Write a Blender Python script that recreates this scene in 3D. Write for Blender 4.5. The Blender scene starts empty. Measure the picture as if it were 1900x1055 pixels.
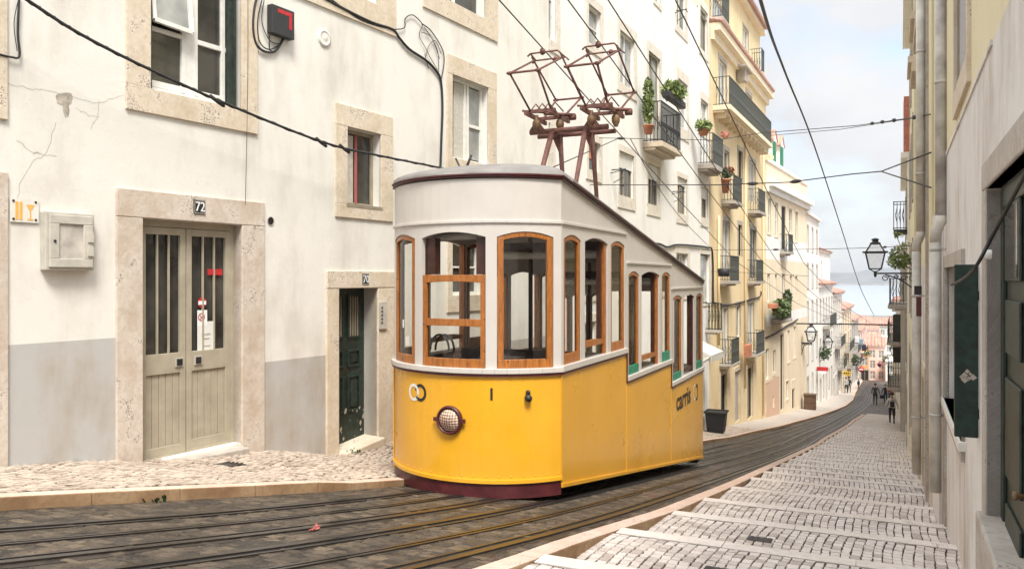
import bpy, bmesh, math, random
from mathutils import Vector, Matrix
random.seed(7)
SC = bpy.context.scene
COL = SC.collection
# ------------------------------------------------------------------ camera
YAW = math.radians(24.57)
FPX, CXP, HYP = 1487.0, 950.0, 515.0          # focal length in photo pixels, principal column, horizon row
cam_d = bpy.data.cameras.new('camera'); cam = bpy.data.objects.new('camera', cam_d); COL.objects.link(cam)
cam_d.sensor_width = 36.0; cam_d.lens = FPX / 1900 * 36
cam_d.shift_y = -(527.5 - HYP) / 1900
cam_d.clip_start = 0.05; cam_d.clip_end = 30000
cam.location = (0, 0, 0); cam.rotation_euler = (math.pi / 2, 0, YAW)
SC.camera = cam
# ------------------------------------------------------------------ light
SUN_EL, SUN_AZ = math.radians(56), math.radians(144)      # azimuth clockwise from +Y
world = bpy.data.worlds.new('World'); SC.world = world; world.use_nodes = True
wn, wl = world.node_tree.nodes, world.node_tree.links
for n in list(wn): wn.remove(n)
w_out = wn.new('ShaderNodeOutputWorld'); w_bg = wn.new('ShaderNodeBackground')
sky = wn.new('ShaderNodeTexSky'); sky.sky_type = 'NISHITA'; sky.sun_disc = False
sky.sun_elevation = SUN_EL; sky.sun_rotation = SUN_AZ; sky.air_density = 1.0; sky.dust_density = 1.5
w_tc = wn.new('ShaderNodeTexCoord'); w_map = wn.new('ShaderNodeMapping')
w_map.inputs['Scale'].default_value = (1.0, 1.0, 2.0)
w_map.inputs['Location'].default_value = (0.35, 0.1, 0.0)
w_no = wn.new('ShaderNodeTexNoise'); w_no.inputs['Scale'].default_value = 3.4
w_no.inputs['Detail'].default_value = 7; w_no.inputs['Roughness'].default_value = 0.55
w_rmp = wn.new('ShaderNodeValToRGB')
w_rmp.color_ramp.elements[0].position = 0.34; w_rmp.color_ramp.elements[0].color = (0.2, 0.2, 0.2, 1)
w_rmp.color_ramp.elements[1].position = 0.52; w_rmp.color_ramp.elements[1].color = (1, 1, 1, 1)
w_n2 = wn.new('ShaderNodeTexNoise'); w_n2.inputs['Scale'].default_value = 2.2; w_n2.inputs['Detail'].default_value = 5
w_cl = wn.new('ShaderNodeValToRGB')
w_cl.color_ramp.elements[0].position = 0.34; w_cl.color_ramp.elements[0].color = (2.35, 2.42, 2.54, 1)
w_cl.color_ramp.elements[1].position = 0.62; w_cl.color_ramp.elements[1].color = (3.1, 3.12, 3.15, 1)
w_mix = wn.new('ShaderNodeMixRGB')
# an overcast sky is brighter overhead than near the horizon
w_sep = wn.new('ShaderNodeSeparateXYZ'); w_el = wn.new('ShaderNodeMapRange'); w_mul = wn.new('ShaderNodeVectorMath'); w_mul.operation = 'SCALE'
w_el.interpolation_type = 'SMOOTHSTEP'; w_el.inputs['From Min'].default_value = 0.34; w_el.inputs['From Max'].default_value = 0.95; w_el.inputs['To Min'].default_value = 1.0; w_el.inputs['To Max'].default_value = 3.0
w_bg.inputs['Strength'].default_value = 0.1
wl.new(w_tc.outputs['Generated'], w_map.inputs['Vector'])
wl.new(w_map.outputs['Vector'], w_no.inputs['Vector']); wl.new(w_map.outputs['Vector'], w_n2.inputs['Vector'])
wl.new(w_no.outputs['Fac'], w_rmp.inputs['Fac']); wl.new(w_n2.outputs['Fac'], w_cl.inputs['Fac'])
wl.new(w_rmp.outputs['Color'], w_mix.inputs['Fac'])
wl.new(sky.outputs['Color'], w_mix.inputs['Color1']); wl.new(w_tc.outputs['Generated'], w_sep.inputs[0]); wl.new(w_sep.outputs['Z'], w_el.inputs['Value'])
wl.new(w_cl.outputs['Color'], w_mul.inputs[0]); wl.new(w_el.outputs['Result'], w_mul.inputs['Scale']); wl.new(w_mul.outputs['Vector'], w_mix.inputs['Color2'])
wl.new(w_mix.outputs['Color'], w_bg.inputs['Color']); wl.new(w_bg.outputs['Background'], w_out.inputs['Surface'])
sun_d = bpy.data.lights.new('sun', 'SUN'); sun_d.energy = 1.7; sun_d.angle = math.radians(18); sun_d.color = (1.0, 0.96, 0.89)
sun = bpy.data.objects.new('sun', sun_d); COL.objects.link(sun); sun.location = (20, -20, 40)
_sd = Vector((math.sin(SUN_AZ) * math.cos(SUN_EL), math.cos(SUN_AZ) * math.cos(SUN_EL), math.sin(SUN_EL)))
sun.rotation_euler = (-_sd).to_track_quat('-Z', 'Y').to_euler()
SC.view_settings.view_transform = 'Standard'; SC.view_settings.look = 'None'
SC.view_settings.exposure = 1.66; SC.view_settings.gamma = 1.0; SC.view_settings.use_curve_mapping = False

# ------------------------------------------------------------------ helpers
def ray(u, v):
    xc = (u - CXP) / FPX; yc = (HYP - v) / FPX
    return Vector((-math.sin(YAW) + xc * math.cos(YAW), math.cos(YAW) + xc * math.sin(YAW), yc))
def at_x(u, v, x): d = ray(u, v); return d * (x / d.x)
def at_y(u, v, y): d = ray(u, v); return d * (y / d.y)
def lerp_t(tab, y):
    if y <= tab[0][0]: a, b = tab[0], tab[1]
    elif y >= tab[-1][0]: a, b = tab[-2], tab[-1]
    else:
        for a, b in zip(tab, tab[1:]):
            if a[0] <= y <= b[0]: break
    t = (y - a[0]) / (b[0] - a[0])
    return a[1] + t * (b[1] - a[1])

class MB:
    def __init__(s): s.v = []; s.f = []; s.m = []; s.sm = []
    def face(s, pts, m=0, sm=False):
        b = len(s.v); s.v += [tuple(p) for p in pts]; s.f.append(tuple(range(b, b + len(pts)))); s.m.append(m); s.sm.append(sm)
    def hexa(s, p, m=0):                        # 8 points: bottom 4 ccw, top 4 ccw
        b = len(s.v); s.v += [tuple(q) for q in p]
        for f in ((0, 3, 2, 1), (4, 5, 6, 7), (0, 1, 5, 4), (1, 2, 6, 5), (2, 3, 7, 6), (3, 0, 4, 7)):
            s.f.append(tuple(b + i for i in f)); s.m.append(m); s.sm.append(False)
    def box(s, x0, x1, y0, y1, z0, z1, m=0):
        s.hexa([(x0, y0, z0), (x1, y0, z0), (x1, y1, z0), (x0, y1, z0), (x0, y0, z1), (x1, y0, z1), (x1, y1, z1), (x0, y1, z1)], m)
    def fbox(s, F, s0, s1, z0, z1, d0, d1, m=0):
        s.hexa([F.pt(s0, z0, d0), F.pt(s1, z0, d0), F.pt(s1, z0, d1), F.pt(s0, z0, d1),
                F.pt(s0, z1, d0), F.pt(s1, z1, d0), F.pt(s1, z1, d1), F.pt(s0, z1, d1)], m)
    def obox(s, c, ax, ay, az, m=0):            # centre and three half-axis vectors
        c, ax, ay, az = Vector(c), Vector(ax), Vector(ay), Vector(az)
        s.hexa([c-ax-ay-az, c+ax-ay-az, c+ax+ay-az, c-ax+ay-az, c-ax-ay+az, c+ax-ay+az, c+ax+ay+az, c-ax+ay+az], m)
    def bar(s, a, b, w, h=None, m=0, up=(0, 0, 1)):
        a, b = Vector(a), Vector(b); d = b - a
        if d.length < 1e-6: return
        h = h or w; d.normalize(); x = d.cross(Vector(up))
        if x.length < 1e-4: x = d.cross(Vector((1, 0, 0)))
        x.normalize(); y = x.cross(d)
        s.obox((a + b) / 2, x * w / 2, (b - a) / 2, y * h / 2, m)
    def tube(s, pts, r, n=8, m=0, caps=True):
        pts = [Vector(p) for p in pts]; k = len(pts)
        rs = r if isinstance(r, (list, tuple)) else [r] * k
        b = len(s.v); nx = None
        for i, p in enumerate(pts):
            d = (pts[min(i + 1, k - 1)] - pts[max(i - 1, 0)])
            if d.length < 1e-9: d = Vector((0, 0, 1))
            d.normalize()
            if nx is None:
                nx = d.cross(Vector((0, 0, 1)))
                if nx.length < 1e-3: nx = d.cross(Vector((1, 0, 0)))
            else: nx = nx - d * nx.dot(d)
            nx.normalize(); ny = d.cross(nx)
            for j in range(n):
                a = 2 * math.pi * j / n
                s.v.append(tuple(p + (nx * math.cos(a) + ny * math.sin(a)) * rs[i]))
        for i in range(k - 1):
            for j in range(n):
                s.f.append((b + i*n + j, b + i*n + (j+1) % n, b + (i+1)*n + (j+1) % n, b + (i+1)*n + j)); s.m.append(m); s.sm.append(True)
        if caps:
            s.f.append(tuple(b + j for j in range(n))[::-1]); s.m.append(m); s.sm.append(False)
            s.f.append(tuple(b + (k-1)*n + j for j in range(n))); s.m.append(m); s.sm.append(False)
    def lathe(s, c, prof, n=16, axis=(0, 0, 1), m=0):  # prof: (radius, height along axis)
        ax = Vector(axis).normalized(); x = ax.cross(Vector((0, 0, 1)))
        if x.length < 1e-3: x = Vector((1, 0, 0))
        x.normalize(); y = ax.cross(x); c = Vector(c); b = len(s.v)
        for (r, h) in prof:
            for j in range(n):
                a = 2 * math.pi * j / n
                s.v.append(tuple(c + ax * h + (x * math.cos(a) + y * math.sin(a)) * max(r, 1e-4)))
        for i in range(len(prof) - 1):
            for j in range(n):
                s.f.append((b + i*n + j, b + i*n + (j+1) % n, b + (i+1)*n + (j+1) % n, b + (i+1)*n + j)); s.m.append(m); s.sm.append(True)
    def grid(s, rows, m=0, sm=True):
        b = len(s.v); n = len(rows[0])
        for r in rows: s.v += [tuple(p) for p in r]
        for i in range(len(rows) - 1):
            for j in range(n - 1):
                s.f.append((b + i*n + j, b + i*n + j + 1, b + (i+1)*n + j + 1, b + (i+1)*n + j)); s.m.append(m); s.sm.append(sm)
    def build(s, name, mats, parent=None, bevel=0.0, loc=None, smooth=None):
        if not isinstance(mats, (list, tuple)): mats = [mats]
        org = Vector((0, 0, 0))
        q = parent
        while q is not None: org = org + q.location; q = q.parent
        if parent is None and loc is not None: org = Vector(loc)
        me = bpy.data.meshes.new(name)
        me.from_pydata([tuple(Vector(v) - org) for v in s.v], [], s.f)
        for mm in mats: me.materials.append(M[mm])
        me.polygons.foreach_set('material_index', s.m); me.polygons.foreach_set('use_smooth', s.sm)
        me.update()
        o = bpy.data.objects.new(name, me); COL.objects.link(o)
        if parent is not None: o.parent = parent
        elif loc is not None: o.location = loc
        if bevel > 0:
            bv = o.modifiers.new('bevel', 'BEVEL'); bv.width = bevel; bv.segments = 2; bv.limit_method = 'ANGLE'; bv.angle_limit = math.radians(40)
        return o
    def wallface(s, F, s0, s1, z0, z1, holes, depth, bands=(), m_rev=0):
        ss = sorted(set([s0, s1] + [h for r in holes for h in r[:2]] + [h for r in bands for h in r[:2]]))
        zz = sorted(set([z0, z1] + [h for r in holes for h in r[2:4]] + [h for r in bands for h in r[2:4]]))
        ss = [q for q in ss if s0 <= q <= s1]; zz = [q for q in zz if z0 <= q <= z1]
        for a, b in zip(ss, ss[1:]):
            for c, d in zip(zz, zz[1:]):
                ms, mz = (a + b) / 2, (c + d) / 2
                if any(r[0] < ms < r[1] and r[2] < mz < r[3] for r in holes): continue
                m = 0
                for r in bands:
                    if r[0] < ms < r[1] and r[2] < mz < r[3]: m = r[4]
                s.face([F.pt(a, c), F.pt(b, c), F.pt(b, d), F.pt(a, d)], m)
        for r in holes:
            a, b, c, d = r[:4]; e = -(r[4] if len(r) > 4 else depth)
            for p, q in (((a, c), (b, c)), ((b, c), (b, d)), ((b, d), (a, d)), ((a, d), (a, c))):
                s.face([F.pt(p[0], p[1]), F.pt(q[0], q[1]), F.pt(q[0], q[1], e), F.pt(p[0], p[1], e)], m_rev)

class Facade:
    def __init__(s, P, ang, side=1):
        s.P = Vector((P[0], P[1], 0)); a = math.radians(ang)
        s.D = Vector((math.sin(a), math.cos(a), 0)); s.N = Vector((s.D.y, -s.D.x, 0)) * side
    def pt(s, q, z, d=0.0): return s.P + s.D * q + s.N * d + Vector((0, 0, z))
    def px(s, u, v, d=0.0):
        r = ray(u, v); t = ((s.P + s.N * d).dot(s.N)) / r.dot(s.N); p = r * t
        return (p - s.P).dot(s.D), p.z
    def s_(s, u, d=0.0): return s.px(u, 500, d)[0]
    def z_(s, u, v, d=0.0): return s.px(u, v, d)[1]
    def rect(s, u0, v0, u1, v1, d=0.0):         # left column, top row at it, right column, bottom row at the left column
        return (s.s_(u0, d), s.s_(u1, d), s.z_(u0, v1, d), s.z_(u0, v0, d))

def empty(name, loc, label=None, cat=None, group=None):
    o = bpy.data.objects.new(name, None); COL.objects.link(o); o.location = loc; o.empty_display_size = 0.3
    if label: tag(o, label, cat, group)
    return o
def tag(o, label=None, cat=None, group=None, kind=None):
    if label: o['label'] = label
    if cat: o['category'] = cat
    if group: o['group'] = group
    if kind: o['kind'] = kind
    return o
def text_mesh(body, size, place, ex=0.004, xs=1.0, bold=0.0):
    """lettering as mesh points; place(x, y, d) maps a letter point to the world"""
    cu = bpy.data.curves.new('lettering', 'FONT'); cu.body = body; cu.size = size; cu.align_x = 'CENTER'; cu.align_y = 'CENTER'
    cu.extrude = 0; cu.offset = bold; cu.resolution_u = 4
    o = bpy.data.objects.new('lettering', cu); COL.objects.link(o)
    dg = bpy.context.evaluated_depsgraph_get(); me = bpy.data.meshes.new_from_object(o.evaluated_get(dg))
    mb = MB(); vs = [v.co.copy() for v in me.vertices]
    for p in me.polygons: mb.face([place(vs[i].x * xs, vs[i].y, ex) for i in p.vertices])
    bpy.data.objects.remove(o); bpy.data.curves.remove(cu); bpy.data.meshes.remove(me)
    return mb

# ------------------------------------------------------------------ materials
M = {}
class NT:
    def __init__(s, name):
        m = bpy.data.materials.new(name); m.use_nodes = True; s.m = m; s.n = m.node_tree.nodes; s.l = m.node_tree.links
        s.b = s.n['Principled BSDF']; M[name] = m
        s.tc = s.n.new('ShaderNodeTexCoord'); s.geo = s.n.new('ShaderNodeNewGeometry')
    def link(s, a, b): s.l.new(a, b)
    def noise(s, scale, detail=4, rough=0.55, vec=None, dist=0.0):
        n = s.n.new('ShaderNodeTexNoise'); n.inputs['Scale'].default_value = scale; n.inputs['Detail'].default_value = detail
        n.inputs['Roughness'].default_value = rough; n.inputs['Distortion'].default_value = dist
        s.link(vec or s.geo.outputs['Position'], n.inputs['Vector']); return n.outputs['Fac']
    def mapv(s, scale=(1, 1, 1), rot=(0, 0, 0), src=None):
        n = s.n.new('ShaderNodeMapping'); n.inputs['Scale'].default_value = scale; n.inputs['Rotation'].default_value = rot
        s.link(src or s.geo.outputs['Position'], n.inputs['Vector']); return n.outputs['Vector']
    def ramp(s, fac, p0, p1, c0=(0, 0, 0, 1), c1=(1, 1, 1, 1)):
        n = s.n.new('ShaderNodeValToRGB'); e = n.color_ramp.elements
        e[0].position = p0; e[1].position = p1; e[0].color = c0 if len(c0) == 4 else (*c0, 1); e[1].color = c1 if len(c1) == 4 else (*c1, 1)
        s.link(fac, n.inputs['Fac']); return n.outputs['Color']
    def mix(s, fac, a, b, mode='MIX'):
        n = s.n.new('ShaderNodeMixRGB'); n.blend_type = mode
        for k, x in (('Fac', fac), ('Color1', a), ('Color2', b)):
            if hasattr(x, 'links'): s.link(x, n.inputs[k])
            elif k == 'Fac': n.inputs[k].default_value = x
            else: n.inputs[k].default_value = (*x, 1) if len(x) == 3 else x
        return n.outputs['Color']
    def math(s, op, a, b=0.5):
        n = s.n.new('ShaderNodeMath'); n.operation = op
        for i, x in enumerate((a, b)):
            if hasattr(x, 'links'): s.link(x, n.inputs[i])
            else: n.inputs[i].default_value = x
        return n.outputs[0]
    def bump(s, h, strength=0.3, dist=0.01):
        n = s.n.new('ShaderNodeBump'); n.inputs['Strength'].default_value = strength; n.inputs['Distance'].default_value = dist
        s.link(h, n.inputs['Height']); s.link(n.outputs['Normal'], s.b.inputs['Normal'])
    def col(s, c):
        if hasattr(c, 'links'): s.link(c, s.b.inputs['Base Color'])
        else: s.b.inputs['Base Color'].default_value = (*c, 1)
    def rough(s, r):
        if hasattr(r, 'links'): s.link(r, s.b.inputs['Roughness'])
        else: s.b.inputs['Roughness'].default_value = r

def simple(name, c, rough=0.6, var=0.12, scale=8, metal=0.0, bump=0.0, bscale=60, c2=None):
    t = NT(name); n = t.noise(scale, 5)
    c2 = c2 or tuple(max(0, x * (1 - 2 * var)) for x in c); c1 = tuple(min(1, x * (1 + var)) for x in c)
    t.col(t.ramp(n, 0.3, 0.7, c2, c1)); t.rough(rough); t.b.inputs['Metallic'].default_value = metal
    if bump: t.bump(t.noise(bscale, 4), bump, 0.01)
    return t
def plaster(name, c, dirt, amount=0.55, fine=0.16):
    t = NT(name)
    st = t.mapv((1.1, 1.1, 0.28))
    big = t.noise(0.9, 6, 0.6); streak = t.noise(2.2, 6, 0.65, st); small = t.noise(9, 5, 0.6)
    f = t.ramp(t.math('MULTIPLY', big, streak), 0.22, 0.42)
    a = t.mix(t.math('MULTIPLY', f, amount), c, dirt)
    a = t.mix(t.math('MULTIPLY', t.ramp(small, 0.5, 0.75), fine), a, tuple(x * 0.86 for x in c))
    vor = t.noise(28, 3, 0.7)
    a = t.mix(t.ramp(vor, 0.68, 0.74, (0, 0, 0), (0.5, 0.5, 0.5)), a, tuple(x * 0.7 for x in dirt))
    t.col(a); t.rough(0.9); t.bump(t.math('ADD', t.noise(18, 5), t.math('MULTIPLY', t.noise(4, 3), 1.5)), 0.22, 0.010)
    return t
def stone(name, c, c2, pit=(0.30, 0.23, 0.17), sc=1.0):
    t = NT(name)
    n1 = t.noise(2.3 * sc, 6, 0.65); n2 = t.noise(16 * sc, 5, 0.7); n3 = t.noise(55 * sc, 3, 0.6)
    a = t.ramp(n1, 0.35, 0.65, c2, c); a = t.mix(t.math('MULTIPLY', t.ramp(n2, 0.45, 0.7), 0.5), a, tuple(x * 0.75 for x in c2))
    p = t.ramp(t.math('MULTIPLY', n3, t.ramp(n1, 0.45, 0.6)), 0.52, 0.6)
    a = t.mix(p, a, pit); t.col(a); t.rough(0.85)
    t.bump(t.math('SUBTRACT', n2, p), 0.45, 0.012)
    return t

plaster('plaster_white', (0.73, 0.70, 0.635), (0.50, 0.455, 0.385), 0.62)
plaster('plaster_far_white', (0.82, 0.80, 0.75), (0.60, 0.56, 0.50), 0.45)
plaster('plaster_grey', (0.45, 0.435, 0.41), (0.34, 0.27, 0.19), 0.75)
plaster('plaster_yellow', (0.75, 0.60, 0.36), (0.56, 0.40, 0.22), 0.45)
plaster('plaster_cream', (0.78, 0.66, 0.48), (0.60, 0.48, 0.36), 0.4)
plaster('plaster_salmon', (0.66, 0.45, 0.32), (0.5, 0.34, 0.26), 0.4)
plaster('plaster_pink', (0.80, 0.60, 0.53), (0.6, 0.4, 0.34), 0.4)
plaster('plaster_orange', (0.78, 0.38, 0.16), (0.6, 0.3, 0.16), 0.4)
plaster('plaster_stained', (0.69, 0.66, 0.62), (0.36, 0.28, 0.20), 0.95, 0.4)
plaster('plaster_pale_yellow', (0.72, 0.64, 0.42), (0.55, 0.48, 0.34), 0.5)
stone('lime_stone', (0.70, 0.61, 0.49), (0.56, 0.46, 0.33))
stone('stone_pale', (0.76, 0.71, 0.62), (0.66, 0.59, 0.49))
stone('lime_stone_pink', (0.65, 0.58, 0.50), (0.50, 0.405, 0.315))
stone('lime_stone_grey', (0.50, 0.46, 0.40), (0.36, 0.31, 0.26))
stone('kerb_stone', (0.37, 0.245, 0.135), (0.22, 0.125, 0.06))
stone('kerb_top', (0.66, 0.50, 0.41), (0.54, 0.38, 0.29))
stone('kerb_stone_right', (0.58, 0.41, 0.32), (0.46, 0.31, 0.22))
stone('step_stone', (0.74, 0.67, 0.61), (0.62, 0.55, 0.48))
simple('white_paint', (0.76, 0.735, 0.68), 0.45, 0.06, 5)
simple('window_white', (0.74, 0.72, 0.66), 0.5, 0.06, 9)
simple('tram_white', (0.55, 0.51, 0.465), 0.35, 0.03, 3)
simple('dark_green', (0.018, 0.032, 0.024), 0.45, 0.3, 12)
simple('shutter_green', (0.008, 0.028, 0.020), 0.4, 0.3, 20)
simple('bright_green', (0.03, 0.22, 0.12), 0.5, 0.2, 8)
simple('tram_green', (0.02, 0.22, 0.13), 0.5, 0.15, 8)
simple('black_iron', (0.02, 0.022, 0.022), 0.55, 0.2, 20)
simple('iron_grey', (0.075, 0.082, 0.074), 0.6, 0.2, 20)
simple('cable_black', (0.018, 0.017, 0.017), 0.6, 0.2, 20)
simple('wire_dark', (0.06, 0.055, 0.05), 0.6, 0.2, 20)
simple('rust_red', (0.15, 0.062, 0.045), 0.7, 0.3, 14, c2=(0.08, 0.035, 0.028))
simple('bronze', (0.19, 0.105, 0.045), 0.55, 0.3, 14)
simple('maroon', (0.085, 0.016, 0.018), 0.4, 0.2, 6)
simple('roof_grey', (0.20, 0.185, 0.17), 0.6, 0.12, 4)
simple('khaki', (0.38, 0.335, 0.25), 0.5, 0.08, 5)
simple('khaki_dark', (0.30, 0.255, 0.18), 0.55, 0.1, 5)
simple('box_grey', (0.50, 0.47, 0.40), 0.5, 0.1, 6)
simple('lamp_pale', (0.72, 0.71, 0.66), 0.25, 0.04, 6)
simple('pipe_grey', (0.55, 0.53, 0.49), 0.6, 0.15, 5, c2=(0.33, 0.30, 0.27))
simple('pipe_pale', (0.62, 0.60, 0.54), 0.6, 0.12, 4, c2=(0.42, 0.38, 0.33))
simple('terracotta', (0.50, 0.20, 0.11), 0.8, 0.2, 8)
simple('steel', (0.026, 0.021, 0.018), 0.3, 0.25, 20, metal=0.0)
simple('rail_grime', (0.036, 0.027, 0.020), 0.5, 0.35, 5, bump=0.3)
simple('groove', (0.008, 0.007, 0.006), 0.9, 0.2, 20)
simple('dark_room', (0.03, 0.027, 0.022), 0.9, 0.2, 3)
simple('curtain', (0.52, 0.49, 0.42), 0.8, 0.1, 20)
simple('red', (0.50, 0.025, 0.03), 0.5, 0.1, 20)
simple('white_sign', (0.8, 0.8, 0.78), 0.5, 0.03, 20)
simple('orange_sign', (0.80, 0.42, 0.09), 0.5, 0.05, 20)
simple('yellow_sign', (0.72, 0.45, 0.04), 0.5, 0.05, 20)
simple('skin', (0.48, 0.29, 0.20), 0.6, 0.05, 20)
simple('hair_dark', (0.02, 0.015, 0.012), 0.6, 0.1, 40)
simple('slat_dark', (0.05, 0.055, 0.05), 0.6, 0.2, 20)
simple('cloth_black', (0.018, 0.018, 0.022), 0.85, 0.15, 30)
simple('cloth_navy', (0.03, 0.035, 0.06), 0.85, 0.15, 30)
simple('cloth_white', (0.70, 0.69, 0.68), 0.85, 0.05, 30)
simple('cloth_green', (0.045, 0.05, 0.035), 0.85, 0.15, 30)
simple('cloth_grey', (0.42, 0.43, 0.44), 0.85, 0.08, 30)
simple('cloth_red', (0.38, 0.10, 0.09), 0.85, 0.1, 30)
simple('cloth_blue', (0.22, 0.30, 0.38), 0.85, 0.1, 30)
simple('cardboard', (0.13, 0.075, 0.045), 0.85, 0.15, 12)
simple('dark_wood', (0.055, 0.020, 0.013), 0.4, 0.2, 8)
simple('interior_cream', (0.48, 0.44, 0.37), 0.6, 0.08, 6)
simple('plant_pot_black', (0.03, 0.03, 0.03), 0.6, 0.1, 12)
simple('flower_red', (0.58, 0.06, 0.05), 0.6, 0.15, 30)
simple('flower_pink', (0.60, 0.26, 0.18), 0.6, 0.15, 30)
simple('concrete', (0.50, 0.46, 0.40), 0.9, 0.18, 5, bump=0.2)
simple('brick_red', (0.55, 0.20, 0.14), 0.85, 0.12, 8)
simple('drain_iron', (0.05, 0.042, 0.036), 0.7, 0.2, 20)
simple('headlight_lens', (0.78, 0.58, 0.42), 0.06, 0.1, 30)
simple('crack', (0.44, 0.40, 0.34), 0.9, 0.2, 30)
simple('bare_render', (0.44, 0.39, 0.32), 0.95, 0.25, 14, bump=0.4)
simple('rubbish_bin', (0.012, 0.012, 0.014), 0.5, 0.2, 12)
simple('ground_earth', (0.22, 0.20, 0.17), 0.95, 0.15, 2)
simple('joint_dirt', (0.036, 0.026, 0.019), 0.95, 0.25, 9, bump=0.3)

def leafmat(name, c, c2):
    t = NT(name); r = t.geo.outputs['Random Per Island']
    t.col(t.ramp(r, 0.0, 1.0, c2, c)); t.rough(0.55)
leafmat('leaf_green', (0.14, 0.19, 0.06), (0.03, 0.06, 0.02))
leafmat('leaf_bright', (0.27, 0.33, 0.09), (0.07, 0.12, 0.03))
leafmat('leaf_dark', (0.06, 0.10, 0.03), (0.02, 0.04, 0.012))

def glassmat():
    t = NT('pane_dark'); t.col(t.ramp(t.noise(1.4, 3), 0.35, 0.65, (0.018, 0.018, 0.016), (0.075, 0.07, 0.058))); t.rough(0.06)
    t.b.inputs['Specular IOR Level'].default_value = 0.6
    t = NT('pane_pale'); t.col(t.ramp(t.noise(1.7, 3), 0.35, 0.65, (0.20, 0.21, 0.20), (0.42, 0.42, 0.39))); t.rough(0.07)
    t = NT('pane_clear')
    for n in list(t.n):
        if n.type not in ('OUTPUT_MATERIAL',): t.n.remove(n)
    out = [n for n in t.n if n.type == 'OUTPUT_MATERIAL'][0]
    tr = t.n.new('ShaderNodeBsdfTransparent'); tr.inputs['Color'].default_value = (0.93, 0.94, 0.92, 1)
    gl = t.n.new('ShaderNodeBsdfGlossy'); gl.inputs['Roughness'].default_value = 0.02
    lw = t.n.new('ShaderNodeLayerWeight'); lw.inputs['Blend'].default_value = 0.22
    mp = t.n.new('ShaderNodeMath'); mp.operation = 'MULTIPLY_ADD'; mp.inputs[1].default_value = 0.9; mp.inputs[2].default_value = 0.05
    mx = t.n.new('ShaderNodeMixShader')
    t.l.new(lw.outputs['Fresnel'], mp.inputs[0]); t.l.new(mp.outputs[0], mx.inputs['Fac']); t.l.new(tr.outputs[0], mx.inputs[1]); t.l.new(gl.outputs[0], mx.inputs[2]); t.l.new(mx.outputs[0], out.inputs['Surface'])
glassmat()
def tram_yellow():
    t = NT('tram_yellow')
    n = t.noise(1.3, 5, 0.6); st = t.noise(4, 5, 0.62, t.mapv((1.6, 1.6, 0.16))); cl = t.noise(0.9, 4, 0.6)
    a = t.ramp(n, 0.3, 0.7, (0.68, 0.335, 0.012), (0.77, 0.395, 0.018))
    a = t.mix(t.math('MULTIPLY', t.ramp(cl, 0.45, 0.62), 0.25), a, (0.74, 0.40, 0.075))
    a = t.mix(t.math('MULTIPLY', t.ramp(st, 0.52, 0.70), 0.10), a, (0.58, 0.33, 0.085))
    a = t.mix(t.ramp(t.noise(38, 3, 0.7), 0.70, 0.77, (0, 0, 0), (0.5, 0.5, 0.5)), a, (0.26, 0.13, 0.035))
    t.col(a); t.rough(t.ramp(cl, 0.35, 0.65, (0.24,) * 3, (0.38,) * 3)); t.bump(t.noise(1.7, 3), 0.16, 0.03)
    t.b.inputs['Coat Weight'].default_value = 0.4; t.b.inputs['Coat Roughness'].default_value = 0.16
tram_yellow()
def wood():
    t = NT('orange_wood'); v = t.mapv((9, 9, 1.2)); n = t.noise(5, 6, 0.6, v, 0.6)
    a = t.ramp(n, 0.32, 0.68, (0.22, 0.072, 0.014), (0.43, 0.155, 0.03))
    a = t.mix(t.ramp(t.noise(14, 2), 0.68, 0.73), a, (0.13, 0.04, 0.012))
    t.col(a); t.rough(0.38); t.b.inputs['Coat Weight'].default_value = 0.2
wood()
def paving(name, ca, cb, cc, rough=0.7, dirt=(0.16, 0.12, 0.09), damt=0.35):
    t = NT(name); r = t.geo.outputs['Random Per Island']
    a = t.ramp(r, 0.0, 0.85, ca, cb); a = t.mix(t.ramp(t.math('FRACT', t.math('MULTIPLY', r, 17.0)), 0.86, 0.9), a, cc)
    n = t.noise(1.3, 5, 0.65); m = t.noise(40, 4, 0.7)
    a = t.mix(t.math('MULTIPLY', t.ramp(n, 0.48, 0.7), damt), a, dirt)
    a = t.mix(t.math('MULTIPLY', t.ramp(m, 0.45, 0.75), 0.35), a, tuple(x * 0.55 for x in ca))
    t.col(a); t.rough(t.ramp(t.noise(6, 3), 0.35, 0.65, (rough - 0.17,) * 3, (rough + 0.1,) * 3)); t.bump(t.noise(70, 4), 0.35, 0.006)
paving('paving_stone', (0.56, 0.485, 0.43), (0.71, 0.63, 0.57), (0.44, 0.37, 0.32), 0.5, (0.26, 0.21, 0.17), damt=0.55)
paving('paving_stone_left', (0.43, 0.345, 0.275), (0.56, 0.465, 0.375), (0.33, 0.26, 0.20), 0.7, (0.24, 0.18, 0.13), damt=0.4)
paving('paving_far', (0.50, 0.44, 0.38), (0.52, 0.46, 0.40), (0.5, 0.44, 0.38), 0.7, damt=0.3)
paving('road_sett', (0.045, 0.033, 0.022), (0.10, 0.074, 0.049), (0.13, 0.096, 0.062), 0.6, (0.028, 0.022, 0.016), 0.9)
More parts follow.
